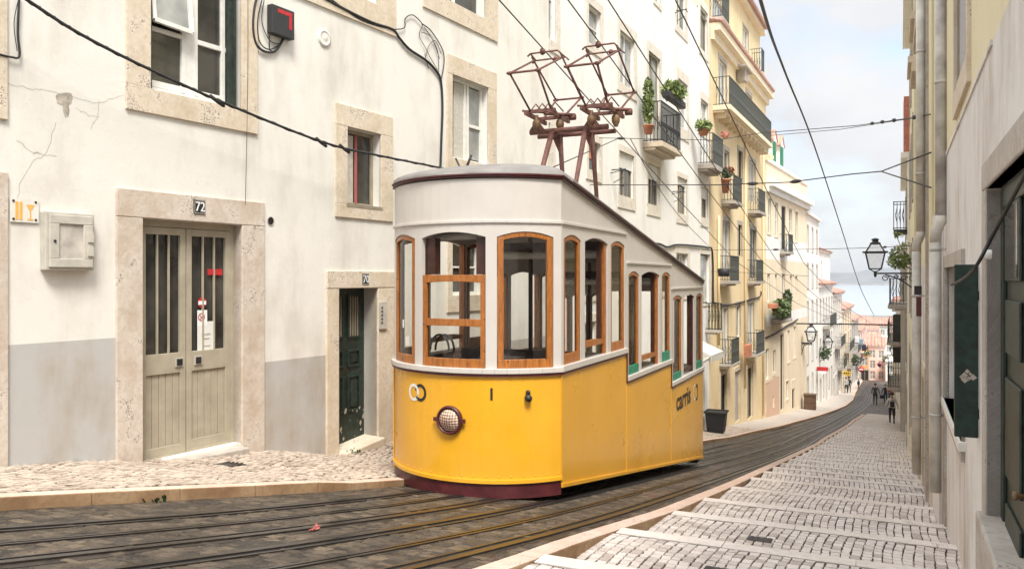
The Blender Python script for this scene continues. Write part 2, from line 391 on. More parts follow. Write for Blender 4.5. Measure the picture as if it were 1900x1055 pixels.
def roadmat():
    t = NT('road_dirt'); n1 = t.noise(1.1, 6, 0.65); n2 = t.noise(6.5, 6, 0.7); n3 = t.noise(60, 4, 0.7)
    ln = t.noise(1.0, 6, 0.65, t.mapv((7.0, 0.5, 1)))
    n4 = t.noise(3.2, 8, 0.72, t.mapv((1.6, 0.8, 1)), 0.8)
    a = t.ramp(t.math('MULTIPLY', t.math('ADD', n2, n4), 0.5), 0.435, 0.575, (0.024, 0.018, 0.012), (0.23, 0.17, 0.11))
    a = t.mix(t.math('MULTIPLY', t.ramp(ln, 0.46, 0.60), 0.6), a, (0.040, 0.031, 0.024))
    a = t.mix(t.math('MULTIPLY', t.ramp(n1, 0.5, 0.62), 0.75), a, (0.055, 0.046, 0.038))
    rp = t.noise(1.7, 3, 0.6, t.mapv((1, 0.35, 1)))
    a = t.mix(t.math('MULTIPLY', t.ramp(rp, 0.60, 0.68), 0.6), a, (0.20, 0.095, 0.072))
    pale = t.noise(2.9, 5, 0.7, t.mapv((0.5, 1, 1)))
    a = t.mix(t.math('MULTIPLY', t.ramp(pale, 0.62, 0.70), 0.55), a, (0.34, 0.29, 0.225))
    a = t.mix(t.math('MULTIPLY', t.ramp(n3, 0.46, 0.62), 0.6), a, (0.022, 0.018, 0.014))
    t.col(a); t.rough(t.ramp(n2, 0.3, 0.7, (0.38,) * 3, (0.7,) * 3)); t.bump(t.math('ADD', n3, t.math('MULTIPLY', n2, 2.0)), 1.0, 0.035)
roadmat()
def tiles():
    t = NT('roof_tiles'); w = t.n.new('ShaderNodeTexWave'); w.inputs['Scale'].default_value = 1.6; w.inputs['Distortion'].default_value = 1.2
    t.link(t.geo.outputs['Position'], w.inputs['Vector'])
    a = t.ramp(t.noise(1.2, 5), 0.3, 0.7, (0.44, 0.24, 0.18), (0.60, 0.38, 0.30)); a = t.mix(t.math('MULTIPLY', w.outputs['Fac'], 0.35), a, (0.25, 0.09, 0.05))
    t.col(a); t.rough(0.85); t.bump(w.outputs['Fac'], 0.5, 0.05)
tiles()
def watermat():
    t = NT('river_water'); t.col((0.34, 0.39, 0.43)); t.rough(0.3); t.bump(t.noise(0.03, 6, 0.6, t.mapv((1, 3, 1))), 0.25, 3.0)
watermat()
def hillmat():
    t = NT('hill_green'); t.col(t.ramp(t.noise(0.006, 7, 0.65), 0.4, 0.62, (0.03, 0.042, 0.034), (0.15, 0.15, 0.14))); t.rough(0.95)
hillmat()
# ------------------------------------------------------------------ the street surface
PROFILE = [(-40, 5.37), (0, -1.15), (22, -4.736), (30, -5.92), (46.5, -7.95), (66, -9.9), (92, -12.5), (110, -13.6), (125, -14.6), (140, -16.4), (170, -21), (240, -26), (420, -28.5), (700, -29.5)]
def zr(y): return lerp_t(PROFILE, y)
def drop(pts, n=9):  # smooth a table a little by sampling it
    return pts
KL = [(-2, -8.0), (2.5, -6.55), (4, -6.17), (4.8, -5.98), (6, -5.61), (7, -5.36), (8.4, -5.1), (10, -5.04), (27, -5.04), (34, -4.7), (40, -4.22), (46, -4.0), (53, -3.3), (60, -2.75), (68, -2.3), (80, -2.1), (95, -2.3), (125, -1.9)]
KR = [(-2, -2.6), (4.4, -2.2), (5.6, -2.18), (8, -2.04), (12, -2.02), (22, -2.12), (28, -2.06), (34, -1.96), (40, -1.72), (50, -1.4), (57, -0.95)]
W1 = Facade((-7.5, 7.5), 5.95); W2 = Facade((-6.77, 14.5), 1.9)
W3 = Facade((-5.70, 46.9), 4.4); W4 = Facade((-4.70, 60.0), 1.7); W5 = Facade((-4.1, 81.0), 1.9)
R1 = Facade((0.62, 8.0), 1.05, -1)
def wall_x(y):
    if y < 14.5: return -7.5 + 0.1042 * (y - 7.5)
    if y < 46.9: return -6.77 + 0.0332 * (y - 14.5)
    if y < 60: return -5.70 + 0.0769 * (y - 46.9)
    if y < 81: return -4.70 + 0.0297 * (y - 60)
    return -4.1 + 0.033 * (y - 81)
def right_x(y): return 0.62 + 0.0183 * (y - 8.0)
KH = 0.11
def zkl(y): return zr(y) + (KH if y > 10 or y < 7 else KH - 0.03)
# height of the pavement along the foot of the left wall
_wb = [(-40, 868), (20, 864), (130, 856), (215, 853), (262, 858), (330, 850), (455, 838), (490, 835), (560, 838), (605, 843), (627, 841), (700, 824), (735, 815)]
WB = [(-3.0, zr(-3) + .25)] + [((W1.pt(*W1.px(u, v))).y, W1.px(u, v)[1]) for u, v in _wb]
WB += [(16.0, zr(16.0) + 0.20), (140, zr(140) + 0.2)]
def zwb(y):
    if y > 16: return zr(y) + 0.16
    return lerp_t(WB, y)

ys = [(-38 + i * 2) for i in range(19)] + [i * 0.5 for i in range(0, 60)] + [30 + i * 2 for i in range(0, 60)] + [150 + 10 * i for i in range(0, 25)] + [420, 500, 600, 700]
# terrain: one sheet to the river
mb = MB(); rows = []
for y in ys:
    rows.append([(x, y, zr(y) - 0.35 - (0.0 if abs(x) < 25 else 0.02 * (abs(x) - 25))) for x in (-600, -300, -120, -60, -25, -8, -3, 2, 25, 60, 120, 300, 600)])
mb.grid(rows); tag(mb.build('ground', 'ground_earth'), kind='structure')
# road bed
mb = MB(); rows = []
for y in [v for v in ys if -12 < v < 160]:
    rows.append([(x, y, zr(y)) for x in (lerp_t(KL, min(y, 125)) - .12 if y < 128 else -9, -4.6, -3.6, -2.8, (lerp_t(KR, y) if y < 57 else (right_x(y) - .02 if y < 128 else 9)) + .1)])
mb.grid(rows); tag(mb.build('road', 'road_dirt'), kind='structure')
# worn setts in the road
RAILS = {
 'A': [(1, -6.2), (3.5, -5.5), (5, -5.07), (7, -4.76), (8.6, -4.68), (14, -4.56), (22, -4.5), (30, -4.4), (40, -3.9), (50, -3.4), (60, -2.7), (75, -2.1), (85, -1.75), (95, -1.95), (105, -1.5), (128, -0.8)],
 'E': [(1, -3.3), (3, -2.93), (4.4, -2.71), (6.7, -2.5), (9, -2.42), (14, -2.39), (22, -2.38), (30, -2.3), (40, -2.1), (50, -1.8), (60, -1.2), (75, -0.7), (85, -0.45), (95, -0.75), (105, -0.4), (128, 0.2)]}
FR = {'A': 0.0, 'S': 0.205, 'B': 0.41, 'C': 0.59, 'D': 0.795, 'E': 1.0}
def smooth_tab(tab, y, w=0.12):
    ww = w * max(4, abs(y)); return sum(lerp_t(tab, min(128, y + ww * k)) for k in (-1, -.5, 0, .5, 1)) / 5
def rail_x(k, y):
    a, e = smooth_tab(RAILS['A'], y), smooth_tab(RAILS['E'], y)
    return a + (e - a) * FR[k]
def stone_quad(mb, cs, zf, h=0.012, inset=0.10, jit=0.004):
    inset *= .6
    c = [sum(p[0] for p in cs) / 4, sum(p[1] for p in cs) / 4]
    b = len(mb.v); dz = random.uniform(-jit, jit); tx, ty = random.uniform(-.02, .02), random.uniform(-.02, .02)
    for (x, y) in cs: mb.v.append((x, y, zf(x, y) - 0.006))
    for (x, y) in cs:
        X, Y = x + (c[0] - x) * inset, y + (c[1] - y) * inset
        mb.v.append((X, Y, zf(X, Y) + h + dz + tx * (X - c[0]) + ty * (Y - c[1])))
    for f in ((4, 5, 6, 7), (0, 1, 5, 4), (1, 2, 6, 5), (2, 3, 7, 6), (3, 0, 4, 7)):
        mb.f.append(tuple(b + i for i in f)); mb.m.append(0); mb.sm.append(False)
def hash2(a, b): return math.sin(a * 127.1 + b * 311.7) * 0.5 + math.sin(a * 17.3 - b * 41.9) * 0.5
mb = MB(); y = 2.2; k = 0
while y < 34:
    ly = 0.10 * random.uniform(.75, 1.25); x0 = lerp_t(KL, y) + 0.02; x1 = lerp_t(KR, y) - 0.02; x = x0 + random.uniform(0, .12)
    while x < x1 - .05:
        lx = 0.15 * random.uniform(.55, 1.4)
        near = min(abs(x + lx / 2 - rail_x(q, y)) for q in FR)
        if near > 0.10 and hash2(x * .35, y * .22) + hash2(x * .9 + 3, y * .6) * .5 > (-.35 if y < 10 else -.5) and random.random() < .93:
            j = lambda: random.uniform(-.02, .02)
            stone_quad(mb, [(x + j(), y + j()), (x + lx - .012 + j(), y + j()), (x + lx - .012 + j(), y + ly - .012 + j()), (x + j(), y + ly - .012 + j())], lambda a, b: zr(b), 0.004, 0.35, 0.004)
        x += lx
    y += ly
tag(mb.build('road_setts', 'road_sett'), kind='structure')

# tram tracks: two rails and a cable slot each
def strip(mb, k, dx0, dx1, z0, z1, y0=1.6, y1=126, m=0):
    y = y0; pts = []
    while y < y1:
        pts.append((rail_x(k, y), y)); y += 0.35 if y < 30 else 1.5
    for (xa, ya), (xb, yb) in zip(pts, pts[1:]):
        za, zb = zr(ya), zr(yb)
        mb.hexa([(xa + dx0, ya, za + z0), (xa + dx1, ya, za + z0), (xb + dx1, yb, zb + z0), (xb + dx0, yb, zb + z0),
                 (xa + dx0, ya, za + z1), (xa + dx1, ya, za + z1), (xb + dx1, yb, zb + z1), (xb + dx0, yb, zb + z1)], m)
def strip_rough(mb, k, w=.10):
    y = 1.6; pts = []; rr = random.Random(hash2(ord(k), 3))
    while y < 126: pts.append((rail_x(k, y), y, w * rr.uniform(.6, 1.5), w * rr.uniform(.6, 1.5))); y += 0.22 if y < 20 else 1.5
    for (xa, ya, la, ra), (xb, yb, lb, rb) in zip(pts, pts[1:]): mb.face([(xa - la, ya, zr(ya) + .0028), (xa + ra, ya, zr(ya) + .0028), (xb + rb, yb, zr(yb) + .0028), (xb - lb, yb, zr(yb) + .0028)])
def one_rail(name, k, parent, side):
    m_ = MB(); strip(m_, k, -0.036, 0.036, -.02, 0.016); g = m_.build(name, 'steel', parent)
    m_ = MB(); strip(m_, k, 0.038 * side, 0.095 * side, -.02, 0.0045); m_.build('flange_groove', 'groove', g)
    m_ = MB(); strip_rough(m_, k); m_.build('grime_bed', 'rail_grime', g)
    m_ = MB(); strip(m_, k, 0.097 * side, 0.125 * side, -.02, 0.012); m_.build('check_rail', 'steel', g)
for ks, lab in ((('A', 'S', 'B'), 'tram track under the yellow funicular car, next to the left kerb'), (('C', 'D', 'E'), 'empty tram track between the funicular car and the stepped pavement')):
    t = empty('tram_track', (rail_x(ks[1], 6), 6, zr(6)), lab, 'tram track', 'steel tram tracks in the street')
    one_rail('rail', ks[0], t, 1); one_rail('rail', ks[2], t, -1)
    m_ = MB(); strip(m_, ks[1], -0.045, -0.012, -.02, 0.012); strip(m_, ks[1], 0.012, 0.045, -.02, 0.012); q = m_.build('cable_slot', 'steel', t)
    m_ = MB(); strip(m_, ks[1], -0.011, 0.011, -.02, 0.0045); m_.build('slot_gap', 'groove', q)

# left kerb and pavement
def kerb(name, tab, ya, yb, w, side, mat, zf, seg=1.1):
    mb = MB(); y = ya
    while y < yb:
        e = min(y + seg * random.uniform(.75, 1.3) * (1 if y < 30 else 2.5), yb)
        n = 4
        for i in range(n):
            p, q = y + (e - y) * i / n, y + (e - y - .008) * (i + 1) / n
            xa, xb = lerp_t(tab, p), lerp_t(tab, q)
            A = [(xa, p, zr(p) - .2), (xa + side * w, p, zr(p) - .2), (xb + side * w, q, zr(q) - .2), (xb, q, zr(q) - .2),
                 (xa, p, zf(p)), (xa + side * w, p, zf(p)), (xb + side * w, q, zf(q)), (xb, q, zf(q))]
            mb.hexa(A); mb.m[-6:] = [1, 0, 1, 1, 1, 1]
        y = e
    o = mb.build(name, ['kerb_top', mat], bevel=0.012); return tag(o, kind='structure')
kerb('left_kerb', KL, 1.5, 122, 0.2, -1, 'kerb_stone', zkl, 2.4)
def zl(x, y):
    xk = lerp_t(KL, y) - .2; xw = wall_x(y); t = max(0, min(1, (xk - x) / max(.05, xk - xw)))
    return zkl(y) + (zwb(y) - zkl(y)) * t
mb = MB(); rows = []
for y in [1 + i * .25 for i in range(60)] + [16 + i for i in range(112)]:
    xk, xw = lerp_t(KL, y) - .19, wall_x(y) - .25
    rows.append([(xk + (xw - xk) * i / 10, y, zl(xk + (xw - xk) * i / 10, y) - .006) for i in range(11)])
mb.grid(rows)
for i, q in enumerate(mb.f):
    if mb.v[q[0]][1] > 35.5: mb.m[i] = 1
tag(mb.build('left_pavement', ['joint_dirt', 'paving_far']), kind='structure')
mb = MB(); y = 2.4
while y < 36:
    ly = 0.088 if y < 16 else .14; xk, xw = lerp_t(KL, y) - .205, wall_x(y) - .1; x = xk - random.uniform(0, .05)
    while x > xw:
        lx = random.uniform(.078, .108) * (1 if y < 16 else 1.3); j = lambda: random.uniform(-.012, .012)
        dy = .02 * math.sin(x * 9 + y * 2)
        stone_quad(mb, [(x - lx + .026 + j(), y + j() + dy), (x + j(), y + j() + dy), (x + j(), y + ly - .018 + j() + dy), (x - lx + .020 + j(), y + ly - .013 + j() + dy)], zl, 0.004, 0.14, 0.004)
        x -= lx
    y += ly
tag(mb.build('left_paving_stones', 'paving_stone_left'), kind='structure')

# right kerb and stepped pavement
def zkr(y): return zr(y) + 0.11
kerb('right_kerb', KR, 2.2, 57, 0.17, 1, 'kerb_stone', zkr, 2.2)
NOSE = [1.9, 3.4, 4.94, 6.5, 8.05, 9.55, 11.45, 13.4, 15.1, 16.7, 18.3, 20.3]
while NOSE[-1] < 57: NOSE.append(NOSE[-1] + 1.8)
DROP = 0.175
def tread(y):
    for a, b in zip(NOSE, NOSE[1:]):
        if a <= y < b:
            za, zb = zkr(a) + .004 - DROP, zkr(b) + .004
            return za + (zb - za) * (y - a) / (b - a), a, b
    return zkr(y), y, y
mb = MB()
for a, b in zip(NOSE, NOSE[1:]):
    za, zb = zkr(a) + .004 - DROP, zkr(b) + .004
    pa, pb = lerp_t(KR, a) + .165, lerp_t(KR, b) + .165
    ra, rb = right_x(a) + .3, right_x(b) + .3
    nb = b - 0.17; zn = za + (zb - za) * (nb - a) / (b - a)
    mb.face([(pa, a, za - .005), (ra, a, za - .005), (rb, nb, zn - .005), (pb, nb, zn - .005)], 1 if b > 46 else 0)
tag(mb.build('right_pavement', ['joint_dirt', 'paving_far']), kind='structure')
mb = MB()
for b in NOSE[1:]:
    x = lerp_t(KR, b) + .172; e = right_x(b) + .3
    zt = zkr(b) + .006
    while x < e:
        l = min(random.uniform(.7, 1.25), e - x); j = random.uniform(-.006, .006)
        sl = (zkr(b) - DROP - zkr(b)) * 0
        mb.hexa([(x, b - .185 + j, zt - .3), (x + l - .006, b - .185 + j, zt - .3), (x + l - .006, b + j, zt - .3), (x, b + j, zt - .3),
                 (x, b - .185 + j, zt + .012), (x + l - .006, b - .185 + j, zt + .012), (x + l - .006, b + j, zt + j * .3), (x, b + j, zt + j * .3)])
        x += l
tag(mb.build('step_edges', 'step_stone', bevel=0.01), kind='structure')
mb = MB()
for a, b in zip(NOSE, NOSE[1:]):
    if b > 46: break
    sc = 1.0 if a < 14 else 1.3
    y = a + .02
    nrow = max(4, int(round((b - .205 - y) / (.098 * sc)))); hh = (b - .205 - y) / nrow
    xs0 = lerp_t(KR, (a + b) / 2) + .18; xe = right_x(b) + .02
    ncol = int((xe - xs0) / ((.078 * sc))); wob = [random.uniform(-.007, .007) for _ in range(ncol + 2)]
    for c in range(ncol + 1):
        off = random.uniform(0, .5) * hh; yy = y - off
        x0 = xs0 + c * (.078 * sc) + wob[c]; x1 = xs0 + (c + 1) * (.078 * sc) + wob[c + 1]
        wav = lambda q: .02 * math.sin(q * 3.1 + a) + .003 * math.sin(q * 9 + c)
        while yy < b - .23:
            h2 = hh * random.uniform(.8, 1.25); y0_, y1_ = max(yy, y), min(yy + h2, b - .205)
            if y1_ - y0_ > .03:
                j = lambda: random.uniform(-.004, .004); kx = lerp_t(KR, y0_) - lerp_t(KR, (a + b) / 2)
                g = random.uniform(.006, .010)
                stone_quad(mb, [(x0 + wav(y0_) + j() + kx, y0_ + j()), (x1 - g + wav(y0_) + j() + kx, y0_ + j()), (x1 - g + wav(y1_) + j() + kx, y1_ - g + j()), (x0 + wav(y1_) + j() + kx, y1_ - g + j())], lambda p, q: tread(min(max(q, a), b - .001))[0], 0.0035, 0.12, 0.0015)
            yy += h2
tag(mb.build('right_paving_stones', 'paving_stone'), kind='structure')
# iron covers
def cover(name, x, y, w, l, zf, lab, ang=0.0):
    m_ = MB(); z = zf(x, y) + .008
    sl = (zf(x, y + .1) - zf(x, y - .1)) / .2
    m_.hexa([(x - w, y - l, z - sl * l - .03), (x + w, y - l, z - sl * l - .03), (x + w, y + l, z + sl * l - .03), (x - w, y + l, z + sl * l - .03),
             (x - w, y - l, z - sl * l), (x + w, y - l, z - sl * l), (x + w, y + l, z + sl * l), (x - w, y + l, z + sl * l)])
    for i in range(4):
        xx = x - w + (i + .5) * w / 2
        m_.box(xx - .012, xx + .012, y - l * .8, y + l * .8, z - .004, z + .003)
    tag(m_.build(name, 'drain_iron', loc=(x, y, z)), lab, 'drain cover', 'iron covers in the pavements')
p = W1.pt(*W1.px(430, 838)); cover('drain_cover', -6.9, 7.15, .13, .13, zl, 'small square iron drain cover in the left pavement in front of the khaki door')
tr = lambda x, y: tread(y)[0]
cover('drain_cover', -0.95, 7.35, .1, .07, tr, 'small dark iron cover in the stepped pavement, the farther of the pair near the kerb')
cover('drain_cover', -1.0, 5.7, .12, .08, tr, 'small dark iron cover in the stepped pavement, the nearer of the pair near the kerb')

def weed(name, x, y, z, lab, n=26, r=.07):
    m_ = MB(); rr = random.Random(int(x * 100))
    for _ in range(n):
        a = rr.uniform(0, 6.28); l = rr.uniform(.03, .085); q = Vector((x + rr.uniform(-r, r), y + rr.uniform(-r, r) * 1.6, z)); d = Vector((math.cos(a) * .6, math.sin(a) * .6, 1)).normalized() * l; w = Vector((-math.sin(a), math.cos(a), 0)) * l * .16
        m_.face([q - w, q + w, q + d * .6 + w * 1.3, q + d, q + d * .6 - w * 1.3])
    tag(m_.build(name, 'leaf_dark', loc=(x, y, z)), lab, 'weed', 'weeds at the foot of walls and kerbs')
weed('weed', -5.86, 5.2, zr(5.2), 'small dark weed growing at the foot of the left kerb by the road')
weed('weed', -5.5, 7.0, zr(7.0), 'second smaller weed at the left kerb nearer the tram', 22, .06)
weed('weed', -7.12, 9.9, zl(-7.12, 9.9), 'small weed at the foot of the stone jamb left of the green door', 22, .06)
def litter(x, y, s, mat, lab):
    m_ = MB(); rr = random.Random(int(x * 90)); pts = [Vector((x + rr.uniform(-s, s), y + rr.uniform(-s, s), zr(y) + .012 + rr.uniform(0, s * .5))) for _ in range(7)]
    for i in range(5): m_.face([pts[i], pts[i + 1], pts[(i + 2) % 7]])
    ob = m_.build('litter', mat, loc=(x, y, zr(y))); so = ob.modifiers.new('thickness', 'SOLIDIFY'); so.thickness = .004; tag(ob, lab, 'litter', 'litter on the tram tracks')
litter(-4.02, 5.05, .07, 'cloth_red', 'crumpled pinkish scrap of paper lying between the tram rails')

# river and far shore
mb = MB(); rows = [[(x, y, -30.0) for x in (-7000, -2000, 0, 2000, 7000)] for y in (450, 1200, 2400, 3600)]
mb.grid(rows); tag(mb.build('river', 'river_water'), kind='structure')
mb = MB(); rows = []
for i in range(9):
    y = 3380 + i * 70; r = []
    for j in range(140):
        x = -3500 + 50 * j; t = i / 8
        h = (30 + 50 * (.5 + .5 * math.sin(x * .0016 + 1.0)) + 16 * math.sin(x * .006) + 9 * math.sin(x * .017 + i) + random.uniform(-7, 7)) * math.sin(t * math.pi * .62) ** .8 if i else 0
        r.append((x, y + random.uniform(-15, 15), -31 + max(0, h) * .85))
    rows.append(r)
mb.grid(rows); tag(mb.build('far_hills', 'hill_green'), kind='structure')
mb = MB()
for i in range(150):
    x = random.uniform(-1500, 2000); w = random.uniform(14, 45); h = random.uniform(6, 18); y = 3350 + random.uniform(-8, 12)
    mb.box(x, x + w, y, y + 12, -30, -30 + h * .45)
tag(mb.build('far_town', 'plaster_grey'), 'distant pale waterfront town along the far shore of the river', 'town', kind='stuff')
# ------------------------------------------------------------------ the funicular car
XC, HW, Y0, Y1 = -4.385, 1.115, 8.5, 16.56
SAG = 0.58; RAD = (HW * HW + SAG * SAG) / (2 * SAG); PHM = math.asin(HW / RAD); CYF = Y0 + RAD - SAG; CYB = Y1 - RAD + SAG
SL = 0.1625
def front(phi, d=0): return XC + (RAD + d) * math.sin(phi), CYF - (RAD + d) * math.cos(phi)
def rear(phi, d=0): return XC + (RAD + d) * math.sin(phi), CYB + (RAD + d) * math.cos(phi)
def rside(y, d=0): return XC + HW + d, y
def lside(y, d=0): return XC - HW - d, y
def phi_u(u):
    d = ray(u, 500); a, b = d.x, d.y; cx, cy = XC, CYF
    A = a * a + b * b; B = -2 * (a * cx + b * cy); C = cx * cx + cy * cy - RAD * RAD
    t = (-B - math.sqrt(max(0, B * B - 4 * A * C))) / (2 * A)
    return math.atan2(a * t - cx, -(b * t - cy)), t
def zf(u, v): return phi_u(u)[1] * ray(u, v).z
def y_u(u): return at_x(u, 500, XC + HW).y
def z_s(u, v): return at_x(u, v, XC + HW).z
def strip_on(mb, P, q0, q1, zb, zt, d0, d1, n=1, m=0):
    """a curved plate on path P between q0 and q1, bottom/top heights as numbers or functions of the 0..1 position"""
    B = zb if callable(zb) else (lambda t: zb); T = zt if callable(zt) else (lambda t: zt)
    for i in range(n):
        ta, tb = i / n, (i + 1) / n; qa, qb = q0 + (q1 - q0) * ta, q0 + (q1 - q0) * tb
        (xa, ya), (xb, yb) = P(qa, d0), P(qb, d0); (xc, yc), (xd, yd) = P(qa, d1), P(qb, d1)
        mb.hexa([(xa, ya, B(ta)), (xb, yb, B(tb)), (xd, yd, B(tb)), (xc, yc, B(ta)), (xa, ya, T(ta)), (xb, yb, T(tb)), (xd, yd, T(tb)), (xc, yc, T(ta))], m)
def sheet_on(mb, P, q0, q1, zb, zt, d, n=1):
    B = zb if callable(zb) else (lambda t: zb); T = zt if callable(zt) else (lambda t: zt)
    for i in range(n):
        ta, tb = i / n, (i + 1) / n; qa, qb = q0 + (q1 - q0) * ta, q0 + (q1 - q0) * tb
        (xa, ya), (xb, yb) = P(qa, d), P(qb, d)
        mb.face([(xa, ya, B(ta)), (xb, yb, B(tb)), (xb, yb, T(tb)), (xa, ya, T(ta))])
tram = empty('funicular_tram', (XC, 12.5, zr(12.5)), 'yellow and white funicular tram car with stepped wooden-framed windows standing on the track', 'tram')
ZS, ZT, ZR = -1.083, 0.62, 1.10          # sill line, window-head moulding, eaves at the front corner
STEP = 0.4075
YC = [Y0, 11.09, 13.80, Y1]
def zside(y): return -2.345 - SL * (y - Y0)
def zeave(y): return 1.115 - 0.1535 * (max(y, Y0) - Y0)
def arch(zlow, rise): return lambda t: zlow + rise * (1 - (2 * t - 1) ** 2)
# yellow panels
mb = MB(); strip_on(mb, front, -PHM, PHM, -2.25, ZS - .01, -.03, 0, 20)
for k in range(-9, 10):
    q = k / 9 * (PHM - .03)
    for z in (ZS - .05, -2.21):
        X, Y = front(q, 0); mb.lathe((X, Y, z), [(.010, -.002), (.008, .004), (.0, .006)], 6, (math.sin(q), -math.cos(q), 0))
fp = mb.build('front_panel', 'tram_yellow', tram)
mb = MB(); strip_on(mb, front, -PHM, PHM, -2.285, -2.245, -.01, .022, 20); mb.build('bottom_bead', 'tram_yellow', fp)
for P, nm in ((rside, 'r'), (lside, 'l')):
    for c in range(3):
        ya, yb = YC[c], YC[c + 1] - .006; zt = ZS - STEP * c - .012
        mb = MB(); strip_on(mb, P, ya, yb, lambda t: zside(ya + (yb - ya) * t), zt, -.03, 0.0 if c != 1 else .0015, 1)
        o = mb.build('side_panel', 'tram_yellow', tram)
        mb = MB(); strip_on(mb, P, ya + .003, yb - .003, lambda t: zside(ya + (yb - ya) * t) - .03, lambda t: zside(ya + (yb - ya) * t) + .012, -.005, .02, 1); mb.build('bottom_bead', 'tram_yellow', o)
    # corner strip
    mb = MB(); strip_on(mb, P, Y0 - .012, Y0 + .03, -2.30, ZS - .02, 0.001, .010, 1); mb.build('corner_strip', 'tram_yellow', tram)
mb = MB(); strip_on(mb, rear, -PHM, PHM, -3.6, ZS - 3 * STEP + STEP - .01, -.03, 0, 16); mb.build('rear_panel', 'tram_yellow', tram)
mb = MB()
for P in (rside, lside):
    for c in range(2): strip_on(mb, P, YC[c + 1] - .008, YC[c + 1] + .004, zside(YC[c + 1]), ZS - STEP * (c + 1) - .02, -.02, .006, 1)
mb.build('panel_seams', 'tram_yellow', tram)
# skirt under the front
mb = MB(); strip_on(mb, front, -PHM, PHM, -2.455, -2.29, -.05, -.004, 20); mb.build('skirt', 'maroon', tram)
# maroon waist line and white ledge
mb = MB(); strip_on(mb, front, -PHM, PHM, ZS - .014, ZS + .014, -.01, .03, 20)
ml = MB(); strip_on(ml, front, -PHM, PHM, ZS + .016, ZS + .075, -.05, .045, 20)
for P in (rside, lside):
    for c in range(3):
        z = ZS - STEP * c
        strip_on(mb, P, YC[c] + .002, YC[c + 1] - .004, z - .014, z + .012, -.01, .022, 1)
        if c: strip_on(mb, P, YC[c] - .016, YC[c] + .0, z - .014, z + STEP - .016, -.01, .020, 1)
        strip_on(ml, P, YC[c] + .004, YC[c + 1] - .006, z + .014, z + .085, -.05, .034, 1)
strip_on(mb, rear, -PHM, PHM, ZS - 2 * STEP - .014, ZS - 2 * STEP + .014, -.01, .03, 16)
strip_on(ml, rear, -PHM, PHM, ZS - 2 * STEP + .016, ZS - 2 * STEP + .085, -.05, .04, 16)
mb.build('waist_line', 'maroon', tram); ml.build('window_ledge', 'tram_white', tram, bevel=0.006)

# window openings.  front: angle ranges read on the curved front
ZB = ZS + .078
fu = [(737, 769), (783, 901), (922, 1027)]
FW = [(phi_u(a)[0], phi_u(b)[0]) for a, b in fu]
FW[0] = (-FW[2][1], -FW[2][0]); 
FTOP = 0.455; RISE = 0.06
mw = MB()
edges = [-PHM] + [e for w in FW for e in w] + [PHM]
for i in range(0, len(edges), 2): strip_on(mw, front, edges[i], edges[i + 1], ZB - .01, ZT, -.05, 0, 3)
for a, b in FW: strip_on(mw, front, a, b, arch(FTOP, RISE), ZT, -.05, 0, 8)
strip_on(mw, front, -PHM, PHM, ZT + .002, 1.105, -.04, -.004, 20)
mw.build('front_window_wall', 'tram_white', tram)
mb = MB(); strip_on(mb, front, -PHM, PHM, ZT - .012, ZT + .022, -.02, .02, 20)
def wood_frame(mb, P, a, b, zb, zt, rise, w, wb, d0=-.06, d1=-.008, n=6, k=1.0):
    """bottom rail, two stiles and an arched head; w is in path units, wb in metres"""
    sg = 1 if b > a else -1
    strip_on(mb, P, a, b, zb, zb + wb, d0, d1, n)
    strip_on(mb, P, a, a + sg * w, zb + wb, zt, d0, d1, 1); strip_on(mb, P, b - sg * w, b, zb + wb, zt, d0, d1, 1)
    hw_ = .055
    strip_on(mb, P, a, b, arch(zt - hw_, rise), arch(zt, rise), d0, d1 - .002, n)
wr = .062 / RAD
for i, (a, b) in enumerate(FW):
    if i == 1: continue
    m_ = MB(); wood_frame(m_, front, a + .003, b - .003, ZB - .005, FTOP - .004, RISE, wr * 1.15, .10, n=8); o = m_.build('window', 'orange_wood', tram, bevel=0.004)
    m_ = MB(); sheet_on(m_, front, a + wr, b - wr, ZB + .09, arch(FTOP - .06, RISE), -.035, 6); m_.build('pane', 'pane_clear', o)
# the centre front window: sash lowered
a, b = FW[1]
z1, z2, z3, z4 = zf(842, 660), zf(842, 610), zf(842, 595), zf(842, 522)
m_ = MB()
strip_on(m_, front, a + .003, b - .003, ZB - .005, ZB + .095, -.06, -.008, 8)
for (p, q) in ((a + .003, a + wr), (b - wr, b - .003)): strip_on(m_, front, p, q, ZB + .095, z4 + .07, -.06, -.008, 1)
strip_on(m_, front, a + wr, b - wr, arch(z3 - .065, .008), z3 + .02, -.06, -.010, 8)
strip_on(m_, front, a + .003, b - .003, arch(z4 - .02, .02), z4 + .075, -.062, -.006, 8)
o = m_.build('window', 'orange_wood', tram, bevel=0.004)
m_ = MB(); sheet_on(m_, front, a + wr, b - wr, ZB + .08, z3 - .05, -.035, 6); sheet_on(m_, front, a + wr, b - wr, z3, z4, -.036, 6); m_.build('pane', 'pane_clear', o)
for p, q in ((a + .002, a + .11), (b - .09, b - .002)): m_ = MB(); strip_on(m_, front, p, q, z4 + .08, FTOP, -.16, -.065, 2); m_.build('sash_channel', 'dark_wood', o)

